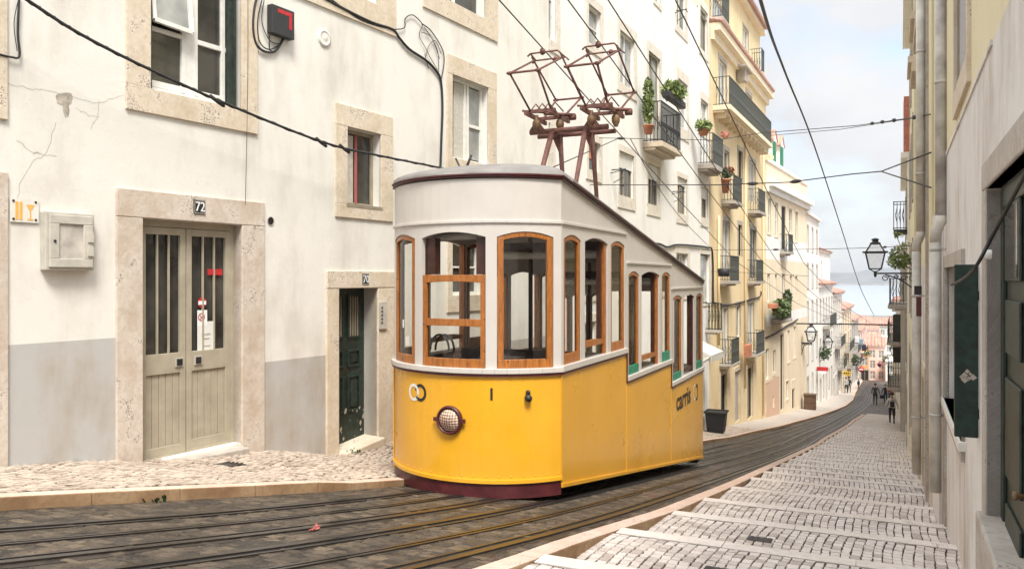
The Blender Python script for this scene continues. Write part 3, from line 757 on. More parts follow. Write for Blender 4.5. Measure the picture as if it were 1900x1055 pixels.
# side windows
SU = [[(1046, 1078), (1085.5, 1127.5), (1133.5, 1159)], [(1166, 1186), (1190.5, 1223.5), (1228, 1243.5)], [(1248.5, 1265), (1268.5, 1288), (1291.5, 1303)]]
ms = MB()
for P in (rside, lside):
    for c in range(3):
        zb = ZB - STEP * c; zt = ZT - STEP * c; top = FTOP - .012 - STEP * c
        wins = [(y_u(a), y_u(b)) for a, b in SU[c]]
        e = [YC[c]] + [q for w in wins for q in w] + [YC[c + 1]]
        for i in range(0, len(e), 2): strip_on(ms, P, e[i], e[i + 1], zb - .01, zt, -.05, 0, 1)
        for a, b in wins: strip_on(ms, P, a, b, arch(top, RISE), zt, -.05, 0, 8)
        ya, yb = YC[c], YC[c + 1]
        strip_on(ms, P, ya, yb, zt + .001, lambda t: zeave(ya + (yb - ya) * t) - .005, -.04, -.003, 1)
        strip_on(mb, P, ya + .01, yb - .03, zt - .012, zt + .024, -.02, .022, 1)
        for i, (a, b) in enumerate(wins):
            if i == 1:
                m_ = MB(); strip_on(m_, P, b - (.085 if P is rside else .05), b - .003, zb, top + .03, -.10, -.02, 1)
                if c != 2: strip_on(m_, P, a + .003, b - .085, zb + .14, arch(zb + .20, .02), -.08, -.03, 4)
                else: strip_on(m_, P, a + .003, b - .085, zb + .05, arch(zb + .12, .02), -.08, -.03, 4)
                o = m_.build('window', 'orange_wood' if c < 2 else 'dark_wood', tram)
                m_ = MB(); sheet_on(m_, P, a, b - .08, zb, zb + .16, -.05, 1); m_.build('pane', 'pane_clear', o)
                if P is rside: m_ = MB(); strip_on(m_, P, b - .15, b - .088, zb, top + .03, -.11, -.055, 1); m_.build('sash_channel', 'dark_wood', o)
            else:
                m_ = MB(); wood_frame(m_, P, a + .003, b - .003, zb - .005, top - .004, RISE, .065, .13, n=8)
                o = m_.build('window', 'orange_wood', tram, bevel=0.004)
                m_ = MB(); sheet_on(m_, P, a + .06, b - .06, zb + .12, arch(top - .06, RISE), -.035, 4); m_.build('pane', 'pane_clear', o)
                if c > 0: 
                    m_ = MB(); strip_on(m_, P, a + .006, b - .006, zb - .002, zb + (.13 if i == 0 else .16), -.05, -.005, 1); m_.build('bottom_rail', 'tram_green', o)
# rear window wall
ZRB, ZRT = ZB - 2 * STEP, ZT - 2 * STEP
e = [-PHM, -.80, -.40, -.32, .32, .40, .80, PHM]
for i in range(0, 8, 2): strip_on(ms, rear, e[i], e[i + 1], ZRB - .01, ZRT, -.05, 0, 3)
strip_on(ms, rear, -PHM, PHM, ZRT - .1, zeave(Y1) - .0, -.05, -.002, 16)
ms.build('side_window_wall', 'tram_white', tram)
strip_on(mb, rear, -PHM, PHM, ZRT - .012, ZRT + .02, -.02, .02, 12)
mb.build('head_moulding', 'tram_white', tram, bevel=0.005)
# roof
def roof_w(y):
    if y < Y0: q = RAD ** 2 - (CYF - y) ** 2; return math.sqrt(max(q, 0.0))
    if y > Y1: q = RAD ** 2 - (y - CYB) ** 2; return math.sqrt(max(q, 0.0))
    return HW
mb = MB(); rows = []
yl = [Y0 - SAG - .03 + (SAG + .03) * (1 - math.cos(i / 12 * math.pi / 2)) for i in range(13)] + [Y0 + (Y1 - Y0) * i / 24 for i in range(1, 25)] + [Y1 + SAG * math.sin(i / 8 * math.pi / 2) for i in range(1, 9)]
for y in yl:
    w = roof_w(max(y, Y0 - SAG + .0005)) + .035 if y < Y0 else roof_w(min(y, Y1 + SAG - .0005)) + .035
    if y < Y0 - SAG: w = .002
    f = min(1, max(0, (y - (Y0 - SAG)) / .75)); f = math.sqrt(1 - (1 - f) ** 2) if f < 1 else 1
    cr = 0.075 * f + (.03 if y > Y0 - SAG else 0); base = zeave(y) + .045
    if y < 9.3: base = base - .0 + .02 * math.sin(max(0, min(1, (9.3 - y) / .9)) * math.pi) * 0
    hump = 0.10 * math.exp(-((y - 8.75) / .55) ** 2) * f
    rows.append([(XC + w * math.sin(k / 8 * math.pi / 2), y, base + (cr + hump) * (math.cos(k / 8 * math.pi / 2) ** 0.8 if abs(k) < 8 else 0)) for k in range(-8, 9)])
mb.grid(rows)
# underside
mb2 = [[(p[0], p[1], zeave(p[1]) - .004) for p in r] for r in rows]; mb.grid(mb2, 0)
rf = mb.build('roof', 'roof_grey', tram)
mb = MB()
for (z0, z1, d1) in ((0.012, .028, .022), (.034, .05, .036)):
    strip_on(mb, front, -PHM, PHM, zeave(0) + z0 - .008, zeave(0) + z1 - .008, -.03, d1, 24)
    for P in (rside, lside): strip_on(mb, P, Y0, Y1, lambda t: zeave(Y0 + (Y1 - Y0) * t) + z0 - .008, lambda t: zeave(Y0 + (Y1 - Y0) * t) + z1 - .008, -.03, d1 - .004, 8)
    strip_on(mb, rear, -PHM, PHM, zeave(Y1) + z0 - .008, zeave(Y1) + z1 - .008, -.03, d1, 16)
mb.build('eaves_trim', 'maroon', rf)
mb = MB()
for P in (rside, lside): strip_on(mb, P, Y0 + .3, Y1, lambda t: zeave(Y0 + .3 + (Y1 - Y0 - .3) * t) + .052, lambda t: zeave(Y0 + .3 + (Y1 - Y0 - .3) * t) + .072, -.05, .040, 8)
mb.build('gutter', 'roof_grey', rf)
# aerial stub on the roof
mb = MB(); c = Vector((-4.86, 9.10, 1.30))
mb.lathe(c, [(.07, -.1), (.07, .06), (.03, .09)], 12); mb.tube([c + Vector((0, 0, .05)), c + Vector((-.10, .0, .24))], .012, 6); mb.tube([c + Vector((.03, 0, .05)), c + Vector((.13, .0, .27))], .016, 6)
mb.build('roof_bracket', 'black_iron', rf)
# headlight
ph, t = phi_u(836); hz = zf(836, 778); px_, py_ = front(ph); nrm = Vector((math.sin(ph), -math.cos(ph), 0)); tan = Vector((math.cos(ph), math.sin(ph), 0)); hc = Vector((px_, py_, hz))
hr = 0.158
mb = MB(); mb.lathe(hc, [(hr * .9, -.02), (hr * 1.0, .0), (hr * 1.04, .03), (hr * .98, .055), (hr * .86, .055), (hr * .84, .02)], 28, nrm)
for s_ in (-1, 1): mb.obox(hc + tan * s_ * hr * 1.08 + nrm * .03, tan * .03, nrm * .012, Vector((0, 0, .022)))
hl = mb.build('headlight', 'maroon', tram)
mb = MB(); mb.lathe(hc, [(hr * .85, .02), (hr * .7, .05), (hr * .4, .075), (0.002, .083)], 28, nrm); mb.build('lens', 'headlight_lens', hl)
mb = MB()
for i in range(-4, 5):
    o_ = i * hr * .19; l = math.sqrt(max(0, (hr * .85) ** 2 - o_ * o_))
    def dome(a, b): r2 = (a * a + b * b) / (hr * .85) ** 2; return .028 + .065 * max(0, 1 - r2)
    for vert in (0, 1):
        pts = []
        for k in range(7):
            q = -l + 2 * l * k / 6; A, B = (o_, q) if vert else (q, o_)
            pts.append(hc + tan * A + Vector((0, 0, B)) + nrm * dome(A, B))
        mb.tube(pts, .0032, 5)
mb.build('wire_guard', 'maroon', hl)
# knob hook
ph, t = phi_u(979); z = zf(979, 734); x_, y_ = front(ph); n2 = Vector((math.sin(ph), -math.cos(ph), 0)); c = Vector((x_, y_, z))
mb = MB(); mb.obox(c + n2 * .02, Vector((math.cos(ph), math.sin(ph), 0)) * .02, n2 * .03, Vector((0, 0, .045))); mb.lathe(c + n2 * .03 + Vector((0, 0, -.02)), [(.036, -.04), (.04, .0), (.036, .04), (.0, .045)], 12, n2); mb.lathe(c + n2 * .02 + Vector((0, 0, .045)), [(.022, -.02), (.025, .0), (.02, .03), (0, .033)], 10, n2)
mb.build('coupling_hook', 'black_iron', tram)
# marks on the front: two linked rings, the number, and the lettering on the side
def ring_mark(place, r_in, r_out, sx, a0, a1, n=28, e=.003):
    m_ = MB()
    for i in range(n):
        p, q = a0 + (a1 - a0) * i / n, a0 + (a1 - a0) * (i + 1) / n
        m_.face([place(r_in * math.cos(p) * sx, r_in * math.sin(p), e), place(r_in * math.cos(q) * sx, r_in * math.sin(q), e), place(r_out * math.cos(q) * sx, r_out * math.sin(q), e), place(r_out * math.cos(p) * sx, r_out * math.sin(p), e)])
    return m_
def front_place(u, v):
    p0 = phi_u(u)[0]; z0 = zf(u, v)
    def f(x, y, e):
        q = p0 + x / RAD; X, Y = front(q, e); return (X, Y, z0 + y)
    return f
em = ring_mark(front_place(768, 727), .066, .102, 1.0, -.2, 2 * math.pi - .35).build('emblem', 'white_paint', tram)
ring_mark(front_place(780, 728), .066, .102, 1.0, -2.6, 2.9).build('dark_ring', 'cable_black', em)
text_mesh('1', .185, front_place(912, 732), .003, .95, .005).build('number', 'cable_black', tram)
def side_place(u, v):
    p0 = y_u(u); z0 = z_s(u, v)
    return lambda x, y, e: (XC + HW + e, p0 + x, z0 + y - SL * x * 0)
text_mesh('carris', .47, side_place(1268.5, 739), .004, 1.12, .012).build('lettering', 'cable_black', tram)
em = ring_mark(side_place(1288.5, 727), .11, .165, .75, 1.2, 5.2).build('emblem', 'white_paint', tram)
ring_mark(side_place(1292.5, 727), .11, .165, .75, -2.2, 2.4).build('dark_ring', 'cable_black', em)
# stickers on the left front pane
def stick(u, v, w, h, mat, nm, par):
    p = front_place(u, v); m_ = MB(); m_.face([p(-w, -h, -.030), p(w, -h, -.030), p(w, h, -.030), p(-w, h, -.030)]); m_.build(nm, mat, par)
stick(744, 600, .028, .05, 'white_sign', 'sticker', tram); stick(752, 632, .05, .055, 'lamp_pale', 'notice', tram)
# interior: stepped floor, bulkheads, benches, ceiling, control stand
mb = MB()
for c in range(3):
    mb.box(XC - HW + .05, XC + HW - .05, YC[c], YC[c + 1], ZS - STEP * c - .85, ZS - STEP * c - .80)
mb.box(XC - HW + .3, XC + HW - .3, Y0 - .3, Y0, ZS - .85, ZS - .80)
mb.build('floor', 'dark_wood', tram)
mb = MB(); rows = [[(XC - w, y, zeave(y) - .015), (XC - .5 * w, y, zeave(y) + .02), (XC + .5 * w, y, zeave(y) + .02), (XC + w, y, zeave(y) - .015)] for y, w in ((Y0 - .4, .68), (Y0 - .15, .92), (Y0 + .05, HW - .06), (10, HW - .06), (12, HW - .06), (14, HW - .06), (Y1, HW - .06))]
mb.grid(rows, 0, False); mb.build('ceiling', 'interior_cream', tram)
for c in (0, 1):
    y = YC[c + 1]; z0 = ZS - STEP * c - .8; zt = zeave(y) - .03
    mb = MB(); X = XC - HW + .06; Xe = XC + HW - .06
    mb.box(X, Xe, y - .02, y + .02, z0, ZS - STEP * c + .0); 
    for xx in (X, XC - .40, XC + .36, Xe - .05): mb.box(xx, xx + .045, y - .03, y + .03, ZS - STEP * c, zt)
    mb.box(X, Xe, y - .025, y + .025, .40 - STEP * c, .52 - STEP * c)
    o = mb.build('bulkhead', 'dark_wood', tram)
    mb = MB(); mb.tube([(XC - .9, y - .09, .33 - STEP * c), (XC + .85, y - .09, .33 - STEP * c)], .055, 10); mb.build('blind_roll', 'lamp_pale', o)
    mb = MB()
    mb.box(X, Xe, y - .015, y + .015, .53 - STEP * c, zt); mb.build('upper_panel', 'interior_cream', o)
for c in range(3):
    for s_ in (-1, 1):
        mb = MB(); xa = XC + s_ * .55; xb = XC + s_ * (HW - .08); z = ZS - STEP * c - .38
        mb.box(min(xa, xb), max(xa, xb), YC[c] + .35, YC[c + 1] - .2, z, z + .05); mb.box(min(xb, xb - s_ * .06), max(xb, xb - s_ * .06), YC[c] + .35, YC[c + 1] - .2, z + .05, z + .45)
        mb.box(min(xa, xb), max(xa, xb), YC[c] + .40, YC[c] + .45, z - .42, z); mb.box(min(xa, xb), max(xa, xb), YC[c + 1] - .30, YC[c + 1] - .25, z - .42, z)
        mb.build('bench', 'dark_wood', tram, bevel=.008)
mb = MB(); mb.box(XC - .55, XC + .6, 8.33, 8.6, ZS - .8, ZS + .10); mb.box(XC + .15, XC + .62, 8.28, 8.62, ZS + .10, ZS + .16)
cs = mb.build('control_stand', 'dark_wood', tram, bevel=.01)
mb = MB(); c = at_y(817, 640, 8.42)
for k in (0, .07): mb.tube([c + Vector((-.14 + k + .13 * (1 - math.cos(a)) , 0, -.06 + .19 * math.sin(a))) for a in [math.pi * i / 10 for i in range(11)]], .013, 6)
mb.build('brake_wheel', 'black_iron', cs)
mb = MB(); p = at_y(845, 437, 8.3); mb.tube([p + Vector((-.36, 0, -.015)), p + Vector((.34, .1, .0))], .045, 10); mb.tube([p + Vector((-.36, 0, -.02)), p + Vector((-.44, 0, -.1))], .02, 6); mb.build('blind_roll', 'lamp_pale', tram)
# wheels and underframe
mb = MB(); rows = []
mb.hexa([(XC - .9, 8.7, zside(8.7) - .02), (XC + .9, 8.7, zside(8.7) - .02), (XC + .9, 16.5, zside(16.5) - .02), (XC - .9, 16.5, zside(16.5) - .02), (XC - .9, 8.7, zside(8.7) + .15), (XC + .9, 8.7, zside(8.7) + .15), (XC + .9, 16.5, zside(16.5) + .15), (XC - .9, 16.5, zside(16.5) + .15)])
mb.box(XC - 1.05, XC + 1.05, 16.3, 16.55, zside(16.5) - .10, zside(16.5)); mb.build('underframe', 'black_iron', tram)
for yy in (10.2, 14.6):
    for k in ('A', 'B'):
        mb = MB(); x = rail_x(k, yy); mb.lathe((x - .05, yy, zr(yy) + .27), [(.02, 0), (.25, 0), (.25, .09), (.22, .10), (.02, .1)], 20, (1, 0, 0)); mb.build('wheel', 'black_iron', tram)
# stand for the current collectors on the roof
st = MB(); YB = 11.7
for (xt, yt, xb_, yb_) in ((-4.66, YB, -4.80, 11.0), (-4.11, YB, -4.13, 11.0), (-4.62, YB + .25, -4.62, 12.2), (-4.09, YB + .25, -4.06, 12.25)):
    st.tube([(xb_, yb_, zeave(yb_) + .06), ((xt + xb_) / 2, (yt + yb_) / 2, 1.5), (xt, yt, 2.28)], [.032, .036, .045], 8)
st.tube([(-5.03, YB, 2.30), (-3.74, YB, 2.30)], .042, 10); st.tube([(-5.0, YB + .25, 2.27), (-3.70, YB + .25, 2.27)], .036, 10)
for x in (-4.64, -4.10): st.tube([(x, YB - .05, 2.28), (x, YB + .3, 2.25)], .03, 8)
for x in (-4.64, -4.10):
    st.face([(x + .05, YB + .25, 2.26), (x - .12, YB + .25, 2.26), (x - .0, YB + .24, 2.0)])
stand = st.build('collector_stand', 'rust_red', tram)
def panto(xc, first):
    global_r = 1.35
    ha = .225; zb, ze, zh = 2.57, 3.03, 3.50; yu, yd, ym = 10.8, 12.68, 11.74
    mb = MB(); r = .0175
    for s_ in (-1, 1):
        x = xc + s_ * ha; xi = xc + s_ * .17
        mb.tube([(x, yu, ze), (xi, ym - .26, zb)], r, 6); mb.tube([(x, yd, ze - .02), (xi, ym + .26, zb)], r, 6)
        mb.tube([(x, yu, ze), (x + s_ * .02, ym + .06, zh - .03)], r * .9, 6); mb.tube([(x, yd, ze - .02), (x + s_ * .02, ym - .06, zh - .01)], r * .9, 6)
        for (yy, zz) in ((yu, ze), (yd, ze - .02)): mb.lathe((x - .025, yy, zz), [(.0, 0), (.028, 0), (.028, .05), (0, .05)], 8, (1, 0, 0))
    mb.tube([(xc - ha - .05, yu, ze), (xc + ha + .05, yu, ze)], r, 6); mb.tube([(xc - ha - .05, yd, ze - .02), (xc + ha + .05, yd, ze - .02)], r, 6)
    mb.bar((xc - .24, ym - .27, zb + .01), (xc + .24, ym - .27, zb + .01), .05, .05); mb.bar((xc - .24, ym + .27, zb + .0), (xc + .24, ym + .27, zb + .0), .05, .05)
    for s_ in (-1, 1): mb.bar((xc + s_ * .2, ym - .42, zb - .03), (xc + s_ * .2, ym + .42, zb - .05), .045, .06)
    for k in range(4): mb.tube([(xc - .2 + k * .11, ym - .22, zb + .03), (xc - .16 + k * .11, ym - .1, zb + .16), (xc - .10 + k * .11, ym + .1, zb + .05)], .011, 5)
    mb.tube([(xc + .02, ym - .2, zb - .02), (xc + .42, ym + .1, zb - .02)], .028, 7); mb.tube([(xc - .3, ym - .3, zb + .03), (xc + .15, ym + .35, zb + .06)], .018, 6)
    mb.lathe((xc + .33, ym + .1, zb - .05), [(0, 0), (.05, 0), (.05, .1), (0, .1)], 10, (1, 0, 0))
    o = mb.build('pantograph', 'rust_red', tram)
    mb = MB()
    for (yy, zz, w) in ((ym - .15, zh + .02, .28), (ym + .12, zh - .02, .31)): mb.tube([(xc - w, yy, zz - .04), (xc - w + .05, yy, zz), (xc + w - .05, yy, zz), (xc + w, yy, zz - .05)], .014, 6)
    for s_ in (-1, 1): mb.tube([(xc + s_ * .23, ym - .15, zh + .02), (xc + s_ * .25, ym + .12, zh - .02)], .013, 6)
    mb.lathe((xc - .02, ym - .15, zh + .03), [(.0, -.05), (.05, -.03), (.055, 0), (.04, .03), (0, .05)], 10, (1, 0, 0)); mb.lathe((xc + .1, ym + .12, zh - .03), [(.0, -.05), (.04, -.03), (.045, 0), (.03, .03), (0, .05)], 10, (1, 0, 0))
    mb.build('contact_head', 'rust_red', o)
    for (dx, dy) in ((-.16, -.1), (.2, .22)):
        mb = MB(); mb.lathe((xc + dx, YB + dy * .3, 2.30), [(.03, .0), (.045, .04), (.06, .07), (.066, .12), (.06, .16), (.035, .19), (.03, .26)], 14); mb.build('insulator', 'bronze', o)
    mb = MB(); 
    for dx in (-.26, -.06): mb.bar((xc + dx, YB, 2.32), (xc - .16, YB, 2.46), .05, .05)
    mb.build('insulator_foot', 'rust_red', o)
panto(-4.75, True); panto(-3.84, False)
# ------------------------------------------------------------------ buildings
def surround(mb, F, r, w, d0=-.02, d1=.028, m=0):
    a, b, c, d = r[:4]; l, ri, t, bo = w
    if t: mb.fbox(F, a - l, b + ri, d, d + t, d0, d1, m)
    if bo: mb.fbox(F, a - l, b + ri, c - bo, c, d0, d1 + .002, m)
    mb.fbox(F, a - l, a, c + .001, d - .001, d0, d1 - .002, m); mb.fbox(F, b, b + ri, c + .001, d - .001, d0, d1 - .001, m)
def window(par, F, r, depth=.13, frame='window_white', cols=2, rows_=2, sur=None, smat='lime_stone', pane='pane_dark', blind=0.0, fw=.05, bar=.03, name='window', shut=None, bevel=0.0, roomy=0.0):
    a, b, c, d = r[:4]; D0, D1 = -depth - .05, -depth
    mb = MB()
    mb.fbox(F, a, b, c, c + fw, D0, D1 + .006); mb.fbox(F, a, b, d - fw, d, D0, D1 + .004); mb.fbox(F, a, a + fw, c + fw, d - fw, D0, D1); mb.fbox(F, b - fw, b, c + fw, d - fw, D0, D1)
    for i in range(1, cols):
        x = a + (b - a) * i / cols; mb.fbox(F, x - bar * 1.2, x + bar * 1.2, c + fw, d - fw, D0, D1 + .002)
    for j in range(1, rows_):
        z = c + (d - c) * j / rows_; mb.fbox(F, a + fw, b - fw, z - bar * .6, z + bar * .6, D0 + .01, D1 - .004)
    o = mb.build(name, frame, par, bevel=bevel)
    mb = MB(); mb.face([F.pt(a + .01, c + .01, D0 + .02), F.pt(b - .01, c + .01, D0 + .02), F.pt(b - .01, d - .01, D0 + .02), F.pt(a + .01, d - .01, D0 + .02)]); mb.build('pane', pane, o)
    if sur:
        mb = MB(); surround(mb, F, r, sur); mb.build('surround', smat, o, bevel=0.006 if bevel else 0)
    if blind:
        mb = MB(); zb = d - (d - c) * blind; n = max(3, int((d - zb) / .07))
        for i in range(n): mb.fbox(F, a + .02, b - .02, zb + (d - zb) * i / n + .004, zb + (d - zb) * (i + 1) / n, D1 + .008, D1 + .03)
        mb.build('blind', 'window_white', o)
    if shut:
        for k, s in enumerate(shut[1]):
            mb = MB(); w = (b - a) * .42
            if s == 'l': mb.fbox(F, a - w, a, c, d, .01, .05)
            else: mb.fbox(F, b, b + w, c, d, .01, .05)
            mb.build('shutter', shut[0], o)
    return o
def railing(mb, F, a, b, z0, z1, d, n=None, ends=True, m=0, lattice=True):
    n = n or max(6, int((b - a) / .11)); r = .010
    for z in (z0 + .05, z1): mb.fbox(F, a, b, z - .014, z + .014, d - .018, d + .018, m)
    mb.fbox(F, a, b, z1 - .16, z1 - .14, d - .01, d + .01, m)
    for i in range(n + 1):
        s = a + (b - a) * i / n; mb.fbox(F, s - r, s + r, z0, z1, d - r, d + r, m)
        if lattice and i < n:
            sm = (a + (b - a) * (i + .5) / n); zc = z0 + (z1 - z0) * .45
            mb.tube([F.pt(s, zc - .12, d), F.pt(sm, zc, d), F.pt(s + (b - a) / n, zc + .12, d)], .008, 4, m, False); mb.tube([F.pt(s, zc + .12, d), F.pt(sm, zc, d), F.pt(s + (b - a) / n, zc - .12, d)], .008, 4, m, False)
    if ends:
        for s in (a, b):
            for z in (z0 + .05, z1): mb.fbox(F, s - .014, s + .014, z - .014, z + .014, 0, d, m)
            k = max(3, int(d / .11))
            for j in range(1, k):
                q = d * j / k; mb.fbox(F, s - r, s + r, z0, z1, q - r, q + r, m)
                mb.tube([F.pt(s, z0 + .3, q), F.pt(s, z0 + .55, q + d / k / 2), F.pt(s, z0 + .8, q)], .008, 4, m, False)
def balcony(par, F, a, b, zslab, d=.55, h=1.0, iron='iron_grey', slab='lime_stone_grey', th=.14, lattice=True):
    mb = MB(); mb.fbox(F, a - .06, b + .06, zslab - th, zslab, -.02, d + .06); mb.fbox(F, a - .02, b + .02, zslab - th - .08, zslab - th - .001, -.02, d * .7)
    o = mb.build('balcony', slab, par, bevel=.01)
    mb = MB(); railing(mb, F, a, b, zslab, zslab + h, d, lattice=lattice); mb.build('railing', iron, o)
    return o
def shell(par, F, s0, s1, z0, z1, T, mat, roofmat=None, name='side_walls', inset=.0):
    mb = MB(); p = F.pt
    for a, b in (((s0, -.0), (s0, -T)), ((s1, -.0), (s1, -T)), ((s0, -T), (s1, -T))):
        mb.face([p(a[0], z0, a[1]), p(b[0], z0, b[1]), p(b[0], z1, b[1]), p(a[0], z1, a[1])])
    mb.face([p(s0, z1, 0), p(s1, z1, 0), p(s1, z1, -T), p(s0, z1, -T)])
    return mb.build(name, mat, par)
def ribbon(mb, F, pts, w, d, m):
    q = [F.px(u, v, 0) for u, v in pts]
    for (s0, z0), (s1, z1) in zip(q, q[1:]):
        l = math.hypot(s1 - s0, z1 - z0); nx, nz = -(z1 - z0) / l * w, (s1 - s0) / l * w
        mb.face([F.pt(s0 - nx, z0 - nz, d), F.pt(s1 - nx, z1 - nz, d), F.pt(s1 + nx, z1 + nz, d), F.pt(s0 + nx, z0 + nz, d)], m)
def crackpath(pts, n=5, j=2.0):
    out = []
    for (a, b) in zip(pts, pts[1:]):
        for i in range(n):
            t = i / n; out.append((a[0] + (b[0] - a[0]) * t + random.uniform(-j, j), a[1] + (b[1] - a[1]) * t + random.uniform(-j, j)))
    return out + [pts[-1]]

# ---- the near white house on the left
F = W1
house = empty('white_house', F.pt(0, -2.3, 0), 'near white plastered house with grey dado, door 72 and door 70', 'house')
S0, S1 = -9.5, F.s_(1010) + .2
rA = F.rect(278, -170, 446, 165); rZ = F.rect(-190, -130, -18, 138)
rS = F.rect(643, 235, 705, 379); rB = F.rect(838, 138, 905, 292)
rD1 = F.rect(263, 404, 447, 862); rD0 = F.rect(463, 0, 447, 0); rD2 = F.rect(627, 535, 699, 845)
rU1 = F.rect(560, -330, 700, -52); rU2 = F.rect(800, -200, 900, -15)
rL = F.rect(-140, 345, -6, 880)
zs = lambda u, v: F.z_(u, v)
rM = F.rect(838, 442, 893, 548)
holes = [(*rM, .2), rA, rZ, (*rS, .3), (*rB, .25), (*rD1, .22), (*rD2, .30), rU1, rU2, (*rL, .2)]
bands = [(F.s_(14), F.s_(214), -4, zs(14, 640), 1), (F.s_(488), F.s_(604), -4, zs(488, 672), 1), (F.s_(726), S1, -4.5, zs(735, 660), 1)]
mb = MB(); mb.wallface(F, S0, S1, -4.2, 6.5, holes, .2, bands, 0)
for pts in ([(14, 155), (60, 165), (90, 170), (135, 180), (180, 192), (205, 183), (230, 176)], [(105, 228), (85, 285), (60, 300), (38, 335), (30, 375)], [(30, 260), (60, 282), (85, 288), (105, 290)], [(182, 190), (180, 215), (168, 240)], [(140, 200), (165, 215), (185, 218)], [(60, 285), (75, 283)]):
    ribbon(mb, F, crackpath(pts), .0017, .003, 2)
c = F.px(119, 183)
pts = [(103, 178), (108, 174), (120, 172), (132, 173), (135, 182), (132, 192), (127, 196), (129, 206), (127, 216), (121, 218), (117, 208), (116, 196), (106, 192)]
mb.face([F.pt(*F.px(u, v), .002) for u, v in pts], 3)
mb.build('wall', ['plaster_white', 'plaster_grey', 'crack', 'bare_render'], house)
shell(house, F, S0, S1, -4.2, 6.5, 6.0, 'plaster_white')
def sw(F, u0, u1): return F.s_(u1) - F.s_(u0)
# first-floor window with the tilting light
o = window(house, F, rA, depth=.15, cols=2, rows_=1, sur=(sw(F, 232, 278), sw(F, 446, 476), .3, F.z_(278, 165) - F.z_(278, 211)), smat='lime_stone', fw=.07, bar=.055, bevel=.004, pane='pane_dark')
a, b, c, d = rA; mid = (a + b) / 2
mb = MB(); z = F.z_(365, 70); mb.fbox(F, mid + .06, b - .07, z - .03, z + .03, -.2, -.146); z2 = F.z_(290, 45)
mb.fbox(F, a + .07, mid - .06, z2 - .035, z2 + .02, -.2, -.146)
for (p, q) in ((a + .07, mid - .06), (mid + .06, b - .12)):
    mb.fbox(F, p, p + .055, c + .075, d - .08, -.195, -.143); mb.fbox(F, q - .055, q, c + .075, d - .08, -.195, -.143); mb.fbox(F, p + .055, q - .055, c + .072, c + .15, -.195, -.144)
mb.build('glazing_bar', 'window_white', o, bevel=.004)
mb = MB(); zz = F.z_(292, 35); w0, w1 = a + .09, mid - .05
for (p0, p1) in (((w0, zz, -.05), (w1, zz - .02, -.05)), ((w0, zz, -.05), (w0, zz + 1.0, -.17)), ((w1, zz - .02, -.05), (w1, zz + 1.0, -.17))): mb.bar(F.pt(*p0), F.pt(*p1), .05, .05)
mb.face([F.pt(w0, zz, -.06), F.pt(w1, zz, -.06), F.pt(w1, zz + 1.0, -.18), F.pt(w0, zz + 1.0, -.18)], 1)
mb.build('tilting_light', ['window_white', 'pane_pale'], o)
mb = MB(); mb.fbox(F, b - .11, b - .07, c + .01, d, -.145, .0); mb.build('shutter', 'dark_green', o); mb = MB(); mb.fbox(F, a + .002, a + .035, c + .01, d, -.145, -.01); mb.build('shutter', 'dark_green', o)
mb = MB(); mb.fbox(F, mid + .12, b - .22, c + .06, c + .30, -.34, -.24, 0); mb.fbox(F, mid + .08, b - .12, c + .05, c + .11, -.33, -.23, 1); mb.bar(F.pt(b - .22, c + .05, -.2), F.pt(b - .12, c + .75, -.22), .03, .03, 2)
# other windows
window(house, F, rZ, depth=.15, sur=(.2, sw(F, -18, 12), .3, .25), fw=.07, bevel=.004)
window(house, F, rU1, sur=(.25, sw(F, 700, 733), .3, .38), smat='lime_stone', fw=.07); window(house, F, rU2, sur=(.25, sw(F, 900, 922), .3, .33), fw=.07)
# small square window with green frame
o = window(house, F, rS, depth=.14, frame='khaki_dark', cols=1, rows_=1, sur=(sw(F, 621, 643), sw(F, 705, 727), F.z_(643, 196) - F.z_(643, 235), F.z_(643, 379) - F.z_(643, 404)), fw=.055, bevel=.004, pane='pane_dark')
a, b, c, d = rS
mb = MB(); mb.fbox(F, a + .33, a + .37, c + .05, d - .05, -.145, -.12, 0); mb.build('red_stile', 'cloth_red', o)
mb = MB(); mb.fbox(F, a + .06, a + .32, c + .05, d - .08, -.168, -.160); mb.build('curtain', 'curtain', o)
mb = MB(); mb.fbox(F, a - .03, b + .03, c - .035, c + .012, -.05, .035); mb.build('sill', 'khaki_dark', o)
# casement window above the tram
o = window(house, F, rB, depth=.12, frame='window_white', cols=2, rows_=1, sur=(sw(F, 828, 838), sw(F, 905, 920), F.z_(838, 103) - F.z_(838, 138), .3), fw=.05, bevel=.004, pane='pane_dark')
a, b, c, d = rB; mid = (a + b) / 2 + .02
mb = MB(); z = c + (d - c) * .47; mb.fbox(F, mid + .06, b - .05, z - .03, z + .03, -.165, -.11); mb.fbox(F, mid + .03, mid + .09, c + .05, d - .05, -.16, -.105); mb.fbox(F, b - .10, b - .05, c + .05, d - .05, -.16, -.105); mb.build('glazing_bar', 'window_white', o)
mb = MB(); mb.fbox(F, a + .26, mid - .06, c + .06, d - .06, -.16, -.135); mb.build('curtain', 'curtain', o)
mb = MB(); mb.face([F.pt(mid + .09, c + .08, -.14), F.pt(b - .1, c + .08, -.14), F.pt(b - .1, d - .08, -.14), F.pt(mid + .09, d - .08, -.14)]); mb.build('pale_pane', 'pane_pale', o)
window(house, F, rM, depth=.10, cols=2, rows_=2, sur=(.16, .2, .2, .3), fw=.06, pane='pane_dark', bevel=.003)
